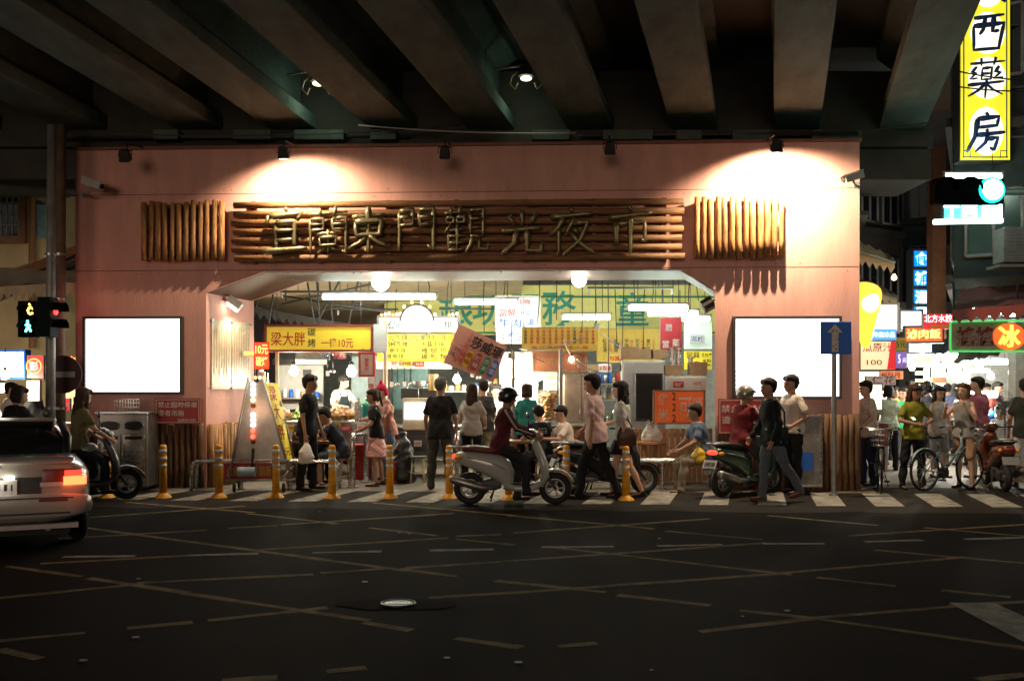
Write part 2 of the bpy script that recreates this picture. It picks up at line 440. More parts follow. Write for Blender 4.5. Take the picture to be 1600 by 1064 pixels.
HR = [(0,92,320,120),(330,121,440,132),(30,143,600,102),(490,140,770,165),(810,92,1130,120),(1080,152,1640,116),(130,190,840,272),(0,232,770,178),(850,270,1400,222),(0,332,830,273),(0,300,200,320),(210,322,290,330),(340,340,610,370),(720,388,930,410),(945,412,1640,510),(600,452,940,412),(950,410,1380,375),(1380,372,1600,360),(960,285,1190,310),(1150,200,1580,238),(1300,130,1600,155),(1350,325,1550,345),(150,500,260,490),(0,497,30,503),(1460,603,1600,588)]
for x0, seg in ((0, HL), (800, HR)):
    for i, (a, b, c, d) in enumerate(seg):
        stripe(mb, G(x0 + a / 2, 760 + b / 2), G(x0 + c / 2, 760 + d / 2), .10, M['yellow_paint'], .0012 + .00004 * i + (.0004 if x0 else 0))
tag(mb.build('box_junction_marking'), kind='structure')
mb = MB()
for x0, seg in ((0, [(205,220,415,218),(590,216,800,210),(985,207,1185,203),(1350,200,1535,197)]), (800, [(100,190,310,188),(460,186,650,182),(790,179,970,179),(1110,173,1275,168),(1420,165,1600,160)])):
    for a, b, c, d in seg: stripe(mb, G(x0 + a / 2, 760 + b / 2), G(x0 + c / 2, 760 + d / 2), .12, M['lane_paint'], .0036)
mb.add([V((p.x, p.y, .0042)) for p in (G(1483, 942), G(1553, 942), G(1680, 1000), G(1680, 1046))], [(0, 1, 2, 3)], M['lane_paint'])
tag(mb.build('lane_line_marking'), kind='structure')
mb = MB()
for k in range(-1, 17):
    px = 1575 - 92 * k
    yb = 793 - .0085 * (1575 - px)
    a = G(px, yb); wd = .40
    q = [a + V((-wd / 2, 0, 0)), a + V((wd / 2, 0, 0)), a + V((wd / 2, 0, 0)) + DV * 1.7, a + V((-wd / 2, 0, 0)) + DV * 1.7]
    for j in range(4):
        p0, p1 = q[0].lerp(q[3], j / 4), q[1].lerp(q[2], j / 4)
        p3, p2 = q[0].lerp(q[3], (j + 1) / 4), q[1].lerp(q[2], (j + 1) / 4)
        mb.add([V((p.x, p.y, .0048)) for p in (p0, p1, p2, p3)], [(0, 1, 2, 3)], M['white_paint'])
tag(mb.build('zebra_crossing'), kind='structure')
# manhole in a dark repair patch
c = G(622, 944)
mb = MB(); pts = []
for i in range(22):
    a = 2 * math.pi * i / 22; r = rnd.uniform(.85, 1.1)
    pts.append((c.x + .5 * r * math.cos(a), c.y + .2 * r * math.sin(a), .0052))
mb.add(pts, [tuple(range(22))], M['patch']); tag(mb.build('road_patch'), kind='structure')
t = thing('manhole_cover', 'round iron manhole cover in dark patch of the road, its rim catching light', 'manhole', (c.x, c.y, 0))
mb = MB(); mb.cyl((c.x, c.y, .006), (c.x, c.y, .012), .11, M['black'], 28)
for i in range(-3, 4): mb.box((c.x + i * .026, c.y - .01, .013), (.02, .05, .004), M['steel_dull'])
mb.build('lid', t)
mb = MB(); mb.torus((c.x, c.y, .008), (0, 0, 1), .125, .010, M['black'], 28, 6); mb.build('rim', t)
mb = MB()
for px, py in ((624, 833), (500, 800), (640, 835), (212, 997), (130, 1033), (810, 1036), (1018, 1048), (1160, 964), (1230, 955), (570, 910), (216, 905), (698, 1029), (1412, 790), (1030, 842)):
    p = G(px, py); s = rnd.uniform(.012, .03)
    mb.prism([p + V((s * math.cos(a), s * .6 * math.sin(a), .005)) for a in (0, 1.2, 2.6, 3.9, 5.1)], (0, 0, .006), M['grey'])
tag(mb.build('litter'), 'scraps of pale litter scattered over the dark road', 'litter', kind='stuff')

# ================================================================ OVERPASS
BD = V((.262, 1, -.089))
ov = thing('overpass', 'dark concrete road bridge on parallel beams above the market gate', 'bridge', (0, 16.5, 0))
BX = [(px - 800) / 1556 * 16.5 for px in (-205, -35, 130, 311, 458, 615, 768, 923, 1085, 1245, 1409)]
def beam_at(X, Y): return V((X, 16.5, 5.9)) + BD * (Y - 16.5)
for X in BX:
    a, b = beam_at(X, 16.5), beam_at(X, -1.5)
    hw = .385
    prof = [(-hw, 0), (hw, 0), (hw, .22), (.14, .42), (.14, .95), (.42, 1.15), (.42, 1.3), (-.42, 1.3), (-.42, 1.15), (-.14, .95), (-.14, .42), (-hw, .22)]
    mb = MB(); mb.prism([a + V((x, 0, z)) for x, z in prof], b - a, M['concrete'])
    mb.build('beam', ov, bevel=.02)
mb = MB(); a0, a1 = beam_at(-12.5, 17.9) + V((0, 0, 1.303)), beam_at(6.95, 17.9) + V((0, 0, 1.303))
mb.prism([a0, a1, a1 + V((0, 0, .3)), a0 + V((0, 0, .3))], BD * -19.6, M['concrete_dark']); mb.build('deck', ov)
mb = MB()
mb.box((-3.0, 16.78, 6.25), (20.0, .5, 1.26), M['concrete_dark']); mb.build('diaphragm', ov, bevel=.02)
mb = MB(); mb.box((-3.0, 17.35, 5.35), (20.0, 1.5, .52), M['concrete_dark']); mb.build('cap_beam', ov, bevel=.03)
for X in BX:
    mb = MB(); mb.box((X + .02, 16.86, 5.614), (.5, .5, .004 + .008), M['light_grey'])
for i, px in enumerate((262, 396, 500, 600, 860, 980, 1075, 1172, 1305)):
    mb = MB(); mb.box(P(px, 213, 16.42), (.42 + .2 * (i % 3), .22, .16), M['concrete']); mb.build('bearing_block', ov, bevel=.01)
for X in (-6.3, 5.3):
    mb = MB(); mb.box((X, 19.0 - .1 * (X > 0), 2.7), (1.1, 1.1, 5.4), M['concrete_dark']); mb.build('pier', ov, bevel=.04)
# lamps slung between the beams
def bridge_lamp(px, py, label, power):
    p = P(px, py, 15.6)
    t = thing('bridge_lamp', label, 'lamp', p, group='lamps slung under the bridge')
    mb = MB(); mb.cyl(p + V((0, 0, .02)), p + V((0, 0, .2)), .125, M['dark_grey'], 18, r2=.05); mb.build('reflector', t)
    mb = MB(); mb.ell(p + V((0, 0, -.01)), .09, .09, .035, em('lamp_glow', (1, .95, .6), 3)); mb.build('bulb', t)
    for s in (-1, 1):
        mb = MB(); mb.tube([p + V((s * .13, 0, .1)), p + V((s * .22, 0, .02)), p + V((s * .25, 0, -.10)), p + V((s * .17, 0, -.18)), p + V((s * .13, 0, -.08))], .011, M['cream'], 6); mb.build('hook', t)
    mb = MB(); mb.tube([p + V((-.5, .1, .16)), p + V((0, 0, .2))], .02, M['galv'], 6); mb.build('arm', t)
    d = bpy.data.lights.new('bridge_lamp_light', 'POINT'); d.energy = power; d.color = (.75, 1, .72); d.shadow_soft_size = .1
    o = bpy.data.objects.new('bridge_lamp_light', d); COL.objects.link(o); o.location = p + V((.0, .15, -.28))
bridge_lamp(822, 122, 'lit bridge lamp between beams with two curled hooks, above middle of gate', 3)
bridge_lamp(497, 130, 'lit bridge lamp half hidden behind a concrete beam, above log sign', 5)
def cable(name, pts, r, m, label, cat, group=None):
    mb = MB(); mb.tube(pts, r, m, 5)
    return tag(mb.build(name, loc=pts[0]), label, cat, group)
def sag(a, b, s, n=9):
    return [V(a).lerp(V(b), i / n) - V((0, 0, s * 4 * (i / n) * (1 - i / n))) for i in range(n + 1)]
cable('bridge_cable', sag(P(95, 205, 16.0), P(720, 196, 16.2), .12), .014, M['dark_grey'], 'thin dark cable strung across under the left beams', 'cable')
cable('bridge_cable', sag(P(560, 196, 16.1), P(900, 208, 16.1), .05), .013, M['light_grey'], 'pale cable running below the lit bridge lamp to the gate top', 'cable')
cable('bridge_cable', sag(P(1285, 204, 16.0), P(1470, 188, 16.0), .06), .014, M['dark_grey'], 'dark cable under the last beam at the pharmacy sign end', 'cable')

# ================================================================ GATE
uL, _ = FP(118, 400); uR, _ = FP(1343, 400)
zT0 = FP(118, 236)[1]; zT1 = FP(1343, 222)[1]
zT = (zT0 + zT1) / 2
oA, _ = FP(322, 600); oB = FP(322, 457)[1]; oC = FP(415, 424); oD = FP(1062, 420); oE = FP(1117, 452)
PD = DV * 1.55
gate = thing('market_gate', 'broad pink rendered market gate with a wide chamfered opening', 'gate', W(0, 0, -.7))
op = [(oA, 0), (oA, oB), oC, (oD[0], oC[1]), (oE[0], oB), (oE[0], 0)]
out = [(uL, 0), (uL, zT), (uR, zT), (uR, 0)] + op[::-1]
mb = MB(); mb.prism([W(u, z) for u, z in out], PD, M['pink']); mb.build('wall', gate)
mb = MB()
for z in (FP(600, 301)[1], FP(600, 421)[1]):
    for i in range(6):
        u0 = uL + (uR - uL) * i / 6; mb.fbox(u0 + .01, uL + (uR - uL) * (i + 1) / 6 - .01, z - .006, z + .006, 0, .003, M['pink_trim'])
for i in range(60):
    u = rnd.uniform(uL, uR); z = rnd.choice((FP(600, 301)[1], FP(600, 421)[1])) + rnd.choice((-.06, .06))
    mb.fbox(u - .008, u + .008, z - .008, z + .008, 0, .004, M['pink_trim'])
mb.build('seam', gate)
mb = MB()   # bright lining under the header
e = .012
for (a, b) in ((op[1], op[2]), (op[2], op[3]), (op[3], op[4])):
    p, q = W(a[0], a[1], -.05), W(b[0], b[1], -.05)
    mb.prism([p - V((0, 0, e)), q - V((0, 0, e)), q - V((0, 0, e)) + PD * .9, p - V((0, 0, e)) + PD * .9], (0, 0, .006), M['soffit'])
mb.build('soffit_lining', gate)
mb = MB(); mb.fbox(uL - .03, uR + .03, zT + .003, zT + .05, -1.5, .04, M['pink_trim']); mb.build('coping', gate)
JA = W(oA, 0)
JD = DV.normalized(); JN = V((JD.y, -JD.x, 0))
def J(t, z, n=0.0): return JA + JD * t + JN * n + V((0, 0, z))
# floor-level log cladding
def log_panel(name, label, group, us, z0, z1, r, n0, battens=True, jamb=None):
    t = thing(name, label, 'log screen', W((us[0] + us[-1]) / 2, z0, 0), group=group)
    for u in us:
        rr = r * rnd.uniform(.86, 1.06); dz = rnd.uniform(-.025, .025)
        mb = MB()
        a, b = W(u, z0 + dz * .5, n0 + r), W(u + rnd.uniform(-.012, .012), z1 + dz, n0 + r)
        mb.tube([a, a.lerp(b, .3), a.lerp(b, .7), b], [rr, rr * rnd.uniform(.92, 1.05), rr * rnd.uniform(.9, 1.0), rr * .93], M['log_v' if battens else 'log_shaded'], 10)
        mb.build('log', t)
    if battens:
        for f in (.08, .5, .93):
            z = z0 + (z1 - z0) * f; mb = MB(); mb.fbox(us[0], us[-1], z - .03, z + .03, .003, n0, M['dark_red']); mb.build('batten', t)
    return t
def urange(a, b, n): return [a + (b - a) * (i + .5) / n for i in range(n)]
zc = FP(285, 662)[1]
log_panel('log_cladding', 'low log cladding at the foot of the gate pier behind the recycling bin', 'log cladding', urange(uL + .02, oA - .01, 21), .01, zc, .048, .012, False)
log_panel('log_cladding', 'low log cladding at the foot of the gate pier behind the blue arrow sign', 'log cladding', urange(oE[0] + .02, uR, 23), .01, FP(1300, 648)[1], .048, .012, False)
t = thing('log_cladding', 'low log cladding lining the inside of the opening behind the neon trolley', 'log panel', J(.7, 0), group='log cladding')
for i in range(15):
    s = .06 + i * .101; mb = MB(); rr = .046 * rnd.uniform(.88, 1.06); p = J(s, .01, .06)
    mb.tube([p, p + V((0, 0, .5)), p + V((rnd.uniform(-.01, .01), 0, zc - .02 + rnd.uniform(-.02, .02)))], [rr, rr * .98, rr * .93], M['log_v'], 10); mb.build('log', t)
# upper log panels
a, z1 = FP(226, 319); b, z0 = FP(356, 408)
log_panel('log_screen', 'square panel of upright logs on the gate, dimly lit, beside security camera', 'upright log panels', urange(a, b, 12), z0, z1, .05, .09)
a, z1 = FP(1081, 313); b, z0 = FP(1223, 405)
log_panel('log_screen', 'square panel of upright logs on the gate, brightly lit under spotlight', 'upright log panels', urange(a, b, 13), z0, z1, .05, .10)
# name board
a, z1 = FP(370, 317); b, z0 = FP(1066, 409)
t = thing('name_board', 'long board of stacked logs carrying eight gilt characters', 'sign', W((a + b) / 2, z0, 0))
for i in range(7):
    z = z1 - (z1 - z0) * (i + .5) / 7; r = .053 * rnd.uniform(.95, 1.03); e0, e1 = rnd.uniform(-.05, .03), rnd.uniform(-.04, .04)
    mb = MB(); mb.tube([W(a + e0 + (b - a) * k / 8, z + rnd.uniform(-.004, .004), .15) for k in range(9)], [r * rnd.uniform(.94, 1.04) for k in range(9)], M['log_h'], 12)
    mb.build('log', t)
for k in range(7):
    u = a + .3 + (b - a - .6) * k / 6; mb = MB(); mb.fbox(u - .04, u + .04, z0, z1, .003, .1, M['dark_red']); mb.build('batten', t)
for ch, px, py, s in zip('宜蘭東門觀光夜市', (447, 514, 577, 651, 729, 816, 893, 984), (362, 364, 361, 360, 361, 364, 362, 358), (.80, .80, .74, .74, .76, .74, .78, .76)):
    u, z = FP(px, py, .24); mb = MB()
    brush(mb, ch, W(u, z, .285), FU + V((0, 0, .03)), V((0, 0, 1)), s * .93, (.05 if ch not in '蘭觀' else .035), M['bronze'])
    mb.build('character', t)
# spotlights along the top
def spotlight(px, py, lit, label):
    u, z = FP(px, py, .7)
    p = W(u, z, .7)
    t = thing('spotlight', label, 'spotlight', p, group='spotlights along the gate top')
    mb = MB(); q = Euler((R(28), 0, 0)).to_matrix()
    mb.box(p, (.17, .16, .17), M['black'], q, taper=.72); mb.build('housing', t, bevel=.01)
    mb = MB()
    mb.tube([p + V((0, .05, .05)), p + V((0, .1, .2)), W(u, zT + .05, -.05)], .014, M['black'], 6)
    mb.tube([p + V((-.1, 0, -.02)), p + V((-.1, .03, .08)), p + V((.1, .03, .08)), p + V((.1, 0, -.02))], .009, M['black'], 6); mb.build('bracket', t)
    mb = MB(); mb.box(p + q @ V((0, 0, -.09)), (.13, .11, .012), em('spot_lens', (1, .8, .5), 8) if lit else M['glass'], q); mb.build('lens', t)
    if lit:
        d = bpy.data.lights.new('spotlight_light', 'SPOT'); d.energy = lit; d.color = (1, .76, .5); d.spot_size = R(150); d.spot_blend = .5; d.shadow_soft_size = .04
        o = bpy.data.objects.new('spotlight_light', d); COL.objects.link(o)
        p2 = p + FN * .02 + V((0, 0, -.12)); o.location = p2
        o.rotation_euler = (W(u + .12, z - 1.1, 0) - p2).to_track_quat('-Z', 'Y').to_euler()
spotlight(195, 243, 0, 'unlit black spotlight on gate top above security camera')
spotlight(443, 238, 480, 'lit black spotlight on gate top above first gilt characters')
spotlight(695, 238, 0, 'unlit black spotlight on gate top above middle gilt characters')
spotlight(953, 231, 0, 'unlit black spotlight on gate top above last gilt characters')
spotlight(1214, 228, 1080, 'lit black spotlight on gate top above upright logs, strongest glow on wall')
# security cameras
def cctv(base, head, dirv, label):
    t = thing('security_camera', label, 'camera', base)
    d = V(dirv).normalized(); s = d.cross(V((0, 0, 1))).normalized(); up = s.cross(d)
    q = Matrix((s, d, up)).transposed()
    mb = MB(); mb.box(head, (.12, .38, .11), M['light_grey'], q); mb.box(V(head) + up * .066 + d * .03, (.145, .44, .012), M['white'], q); mb.build('housing', t, bevel=.012)
    mb = MB(); mb.cyl(V(head) + d * .19, V(head) + d * .205, .04, M['glass']); mb.build('lens', t)
    mb = MB(); mb.tube([V(head) - up * .05, V(head) - up * .12 + (V(base) - V(head)) * .3, base], .018, M['grey'], 6); mb.cyl(base, V(base) + FN * .02, .05, M['grey'])
    mb.build('bracket', t)
u, z = FP(130, 305); cctv(W(u, z), P(145, 287, 15.8), (.9, -.35, -.32), 'pale security camera on gate wall beside dim log panel')
u, z = FP(1338, 290); cctv(W(u, z), P(1332, 277, 15.2), (-.85, -.4, -.3), 'grey security camera at gate corner facing the strong spotlight')
# white light screens
M['screen_white'] = em('screen_white', (1, 1, 1), 2.6, var=.04, scale=2)
def lightbox(pxs, label, grp='light screens on the gate'):
    (x0, y0, x1, y1) = pxs
    u0, z1 = FP(x0, y0); u1, z0 = FP(x1, y1)
    t = thing('light_screen', label, 'light screen', W((u0 + u1) / 2, z0), group=grp)
    mb = MB()
    for a, b, c, d in ((u0 - .04, u1 + .04, z1, z1 + .04), (u0 - .04, u1 + .04, z0 - .04, z0), (u0 - .04, u0, z0, z1), (u1, u1 + .04, z0, z1)): mb.fbox(a, b, c, d, .003, .1, M['dark_grey'])
    mb.build('frame', t)
    mb = MB(); mb.fbox(u0, u1, z0, z1, .003, .06, M['screen_white']); mb.build('screen', t)
    mb = MB()
    for i in range(5): mb.fbox(u0 + .01, u0 + .03, z0 + .1 + i * .07, z0 + .12 + i * .07, .06, .063, M['blue'])
    mb.build('pixel_fault', t)
lightbox((137, 499, 284, 612), 'glowing blank white screen on gate wall above recycling bin')
lightbox((1148, 499, 1309, 619), 'glowing blank white screen on gate wall behind blue arrow sign')
def wall_sign(pxs, rows, label):
    x0, y0, x1, y1 = pxs
    u0, z1 = FP(x0, y0); u1, z0 = FP(x1, y1)
    t = thing('notice_plate', label, 'sign', W((u0 + u1) / 2, z0))
    mb = MB(); mb.fbox(u0, u1, z0, z1, .125, .14, M['sign_red']); mb.build('plate', t)
    mb = MB()
    for a, b, c, d in ((u0 + .02, u1 - .02, z1 - .03, z1 - .02), (u0 + .02, u1 - .02, z0 + .02, z0 + .03), (u0 + .02, u0 + .03, z0 + .03, z1 - .03), (u1 - .03, u1 - .02, z0 + .03, z1 - .03)): mb.fbox(a, b, c, d, .14, .143, M['sign_white'])
    for s, fu, fz, emh, wd in rows: mb.text(s, W(u0 + (u1 - u0) * fu, z0 + (z1 - z0) * fz, .143), FU, (0, 0, 1), emh, M['sign_white'], wd, ext=.002, off=.006)
    mb.build('lettering', t)
    mb = MB(); mb.fbox(u0 + .1, u0 + .14, z0, z1, .003, .124, M['galv']); mb.fbox(u1 - .14, u1 - .1, z0, z1, .003, .124, M['galv']); mb.build('bracket', t)
wall_sign((247, 622, 318, 662), [('禁止臨時停車', .5, .74, .105, .64), ('違者吊拖', .36, .42, .105, .43), ('宜蘭市公所', .7, .14, .055, .3)], 'red no parking notice with white characters beside recycling bin')
wall_sign((1120, 623, 1214, 678), [('禁止臨時停車', .5, .72, .13, .84), ('違者吊拖', .36, .40, .13, .56), ('宜蘭市公所', .7, .13, .06, .36)], 'red no parking notice with white characters behind helmeted rider')
# notice board and flood lamp on the inside of the opening
t = thing('notice_board', 'two pale glazed notice panels inside the opening under a flood lamp', 'notice board', J(.75, 1.6))
mb = MB()
for i in range(2):
    a = .14 + i * .66
    mb.add([J(a, FP(325, 608)[1], .02), J(a + .63, FP(325, 608)[1], .02), J(a + .63, FP(325, 497)[1], .02), J(a, FP(325, 497)[1], .02)], [(0, 1, 2, 3)], mk('notice_paper', (.55, .48, .36), .25, var=.2, scale=4, spec=.7))
mb.build('panel', t)
mb = MB()
for i in range(2):
    for k in range(7):
        a = .2 + i * .66 + k * .08
        z1 = FP(325, 505)[1] - rnd.uniform(0, .1); z0 = FP(325, 600)[1] + rnd.uniform(0, .3)
        mb.add([J(a, z0, .024), J(a + .02, z0, .024), J(a + .02, z1, .024), J(a, z1, .024)], [(0, 1, 2, 3)], M['wood'])
mb.build('print', t)
mb = MB()
for i in range(2):
    for a in (.13 + i * .66, .77 + i * .66):
        for z in (FP(325, 606)[1], FP(325, 499)[1]): mb.cyl(J(a, z, 0), J(a, z, .05), .018, M['steel'])
mb.build('stud', t)
p = P(366, 474, 16.7)
t = thing('flood_lamp', 'small lit flood lamp on an arm inside the opening above the notice panels', 'lamp', p)
mb = MB(); q = Euler((R(-20), R(35), 0)).to_matrix(); mb.box(p, (.26, .13, .15), M['white'], q); mb.build('housing', t, bevel=.015)
mb = MB(); mb.box(p + q @ V((.02, -.02, -.085)), (.2, .1, .02), em('flood_glow', (1, .9, .7), 14), q); mb.build('lens', t)
mb = MB(); mb.tube([p, p + V((-.2, .1, .06)), J(.5, p.z + .05, 0)], .02, M['galv'], 6); mb.build('arm', t)
d = bpy.data.lights.new('flood_light', 'SPOT'); d.energy = 60; d.color = (1, .83, .55); d.spot_size = R(120); d.spot_blend = .6; d.shadow_soft_size = .08
o = bpy.data.objects.new('flood_light', d); COL.objects.link(o); o.location = p + V((.12, -.05, -.14))
o.rotation_euler = (J(.9, 1.9, 0) - o.location).to_track_quat('-Z', 'Y').to_euler()
p = P(1106, 476, 16.4)
t = thing('flood_lamp', 'unlit black flood lamp at the corner of the opening beside red banner', 'lamp', p)
mb = MB(); q = Euler((R(-25), R(-30), 0)).to_matrix(); mb.box(p, (.2, .13, .2), M['black'], q); mb.build('housing', t, bevel=.015)
mb = MB(); mb.box(p + q @ V((0, -.07, 0)), (.16, .01, .05), M['light_grey'], q); mb.build('lens', t)
mb = MB(); mb.tube([p, p + V((.15, .0, .1)), p + V((.35, 0, .1))], .018, M['black'], 6); mb.build('arm', t)

# ================================================================ BOLLARDS, RAILS
def make_bollard(loc, label):
    t = thing('bollard', label, 'bollard', loc, group='orange bollards along the kerb', local=True)
    mb = MB(); mb.cyl((0, 0, 0), (0, 0, .035), .125, M['orange_plastic'], 20, r2=.1)
    mb.cyl((0, 0, .035), (0, 0, .07), .09, M['orange_plastic'], 20, r2=.06); mb.build('base', t)
    mb = MB(); mb.rings([((0, 0, z), (r, 0, 0), (0, r, 0)) for z, r in ((.06, .058), (.4, .052), (.74, .049), (.765, .045), (.778, .03), (.782, .01))], M['orange_plastic'], 20); mb.build('post', t)
    for z in (.44, .545, .655):
        mb = MB(); mb.rings([((0, 0, zz), (r, 0, 0), (0, r, 0)) for zz, r in ((z, .05), (z, .0535), (z + .055, .053), (z + .055, .05))], M['reflect'], 20); mb.build('reflective_band', t)
    return t
BOL = [(167, 778, 'in front of recycling bin, close to white car'), (255, 778, 'in front of red no parking notice'), (342, 778, 'beside left wheel of neon trolley'), (431, 778, 'in front of yellow trolley board'), (519, 779, 'just past the man with plastic bag'), (609, 779, 'in front of woman in checked skirt'), (702, 779, 'behind rear wheel of white scooter'), (795, 781, 'its base showing under white scooter'), (885, 779, 'behind front wheel of white scooter'), (978, 782, 'in front of couple walking together')]
b0 = None
for px, py, s in BOL:
    g = G(px, py - 1)
    lab = 'banded orange bollard ' + s
    if b0 is None: b0 = make_bollard(g, lab)
    else: copy_thing(b0, g, rnd.uniform(0, 1), lab)
def rail(pts, r, label, m=None, feet=True):
    t = thing('hoop_rail', label, 'rail', (pts[0].x, pts[0].y, 0), group='stainless hoop rails')
    mb = MB(); mb.tube(pts, r, M['steel'], 12); mb.build('hoop', t)
    for p in (pts[0], pts[-1]):
        mb = MB(); mb.cyl((p.x, p.y, .006), (p.x, p.y, .025), r * 2.1, M['steel_dull'], 16); mb.build('foot_plate', t)
def hoop(a, b, h, n=6, rc=.14):
    a = V(a); b = V(b); d = (b - a).normalized(); pts = [V((a.x, a.y, .01)), a + V((0, 0, h - rc))]
    for i in range(1, n): t = i / n * math.pi / 2; pts.append(a + d * (rc - rc * math.cos(t)) + V((0, 0, h - rc + rc * math.sin(t))))
    q = []
    for i in range(1, n): t = i / n * math.pi / 2; q.append(b - d * (rc - rc * math.cos(t)) + V((0, 0, h - rc + rc * math.sin(t))))
    return pts + q[::-1] + [b + V((0, 0, h - rc)), V((b.x, b.y, .01))]
rail(hoop(G(551, 762), G(572, 754), .86), .042, 'thick stainless hoop rail beside woman in checked skirt')
rail(hoop(G(714, 763), G(722, 754), .88), .036, 'thick stainless hoop rail beside man in black shirt')
def bench(a, b, label, seat=True, bend=True):
    a = V(a); b = V(b); d = (b - a).normalized(); s = V((-d.y, d.x, 0))
    t = thing('steel_bench', label, 'bench', a.lerp(b, .5), group='low steel benches')
    for k in (-.13, .13):
        mb = MB(); A = a + s * k; B = b + s * k; mb.tube(hoop(A, B, .46, rc=.12), .03, M['steel'], 10); mb.build('seat_tube', t)
    mb = MB()
    for i in range(4): mb.box(a.lerp(b, .5) + s * (-.08 + .052 * i) + V((0, 0, .452)), ((b - a).length - .3, .045, .02), M['steel_dull'], Matrix((d, s, V((0, 0, 1)))).transposed())
    mb.build('slat', t)
    for f in (.33, .67):
        mb = MB(); q = a.lerp(b, f); mb.cyl(q, q + V((0, 0, .44)), .028, M['steel']); mb.cyl(q + V((0, 0, .005)), q + V((0, 0, .02)), .06, M['steel_dull']); mb.build('leg', t)
bench(G(303, 765), G(528, 765), 'low tubular steel bench behind the neon trolley')
bench(G(878, 764), G(1112, 764), 'low tubular steel bench with a seated man and a yellow bag')

# conduits and pipes under the bridge
for pts, r, lab in (([P(90, 216, 16.38), P(300, 215, 16.4), P(640, 214, 16.42)], .02, 'grey conduit running along the end of the left bridge beams'), ([P(905, 212, 16.35), P(1120, 210, 16.35), P(1340, 209, 16.3)], .035, 'grey drain pipe along the bridge end above the strong spotlight')):
    cable('conduit', pts, r, M['dark_grey'], lab, 'pipe')
# ================================================================ PEOPLE
SK = {k: mk('skin_' + k, c, .5, var=.12, scale=9) for k, c in dict(a=(.46, .25, .16), b=(.36, .19, .12), c=(.52, .31, .21)).items()}
HAIR = {k: mk('hair_' + k, c, .62, var=.4, scale=25, stretch=(3, 3, .5), spec=.25, bump=.5, bscale=60) for k, c in dict(black=(.012, .010, .009), brown=(.05, .025, .014), grey=(.12, .11, .10), rust=(.09, .04, .02)).items()}
_cl = {}
def cloth(c, pat=None):
    k = (c, pat)
    if k not in _cl:
        m = mk('cloth', c, .85, var=.22, scale=7, bump=.25, bscale=90, spec=.2)
        if pat:
            t = m.node_tree; N = t.nodes; L = t.links; b = N['Principled BSDF']
            tc = N.new('ShaderNodeTexCoord'); mx = N.new('ShaderNodeMix'); mx.data_type = 'RGBA'
            if pat == 'check':
                ck = N.new('ShaderNodeTexChecker'); ck.inputs['Scale'].default_value = 38
                L.new(tc.outputs['Object'], ck.inputs['Vector']); L.new(ck.outputs['Fac'], mx.inputs['Factor'])
                mx.inputs['B'].default_value = (.75, .55, .5, 1); mx.inputs['A'].default_value = (*c, 1)
            else:
                vo = N.new('ShaderNodeTexVoronoi'); vo.inputs['Scale'].default_value = 22
                mr = N.new('ShaderNodeMapRange'); mr.inputs[1].default_value = .22; mr.inputs[2].default_value = .3
                L.new(tc.outputs['Object'], vo.inputs['Vector']); L.new(vo.outputs['Distance'], mr.inputs[0]); L.new(mr.outputs[0], mx.inputs['Factor'])
                mx.inputs['A'].default_value = (.35, .22, .2, 1); mx.inputs['B'].default_value = (*c, 1)
            L.new(mx.outputs['Result'], b.inputs['Base Color'])
        _cl[k] = m
    return _cl[k]
EYE = mk('eye_dark', (.02, .015, .012), .2, var=0)
LIP = mk('lip', (.3, .1, .08), .5, var=0)
UP = V((0, 0, 1)); XX = V((1, 0, 0))
def limb(f, s, side):
    f, s = R(f), R(s)
    return V((side * math.sin(s), -math.sin(f) * math.cos(s), -math.cos(f) * math.cos(s)))
POSE = dict(lean=2, twist=0, la=(4, 9, 14, 4), ra=(4, 9, 14, 4), ll=(2, 4, -2), rl=(2, 4, -2), head=(0, 4), seat=None)
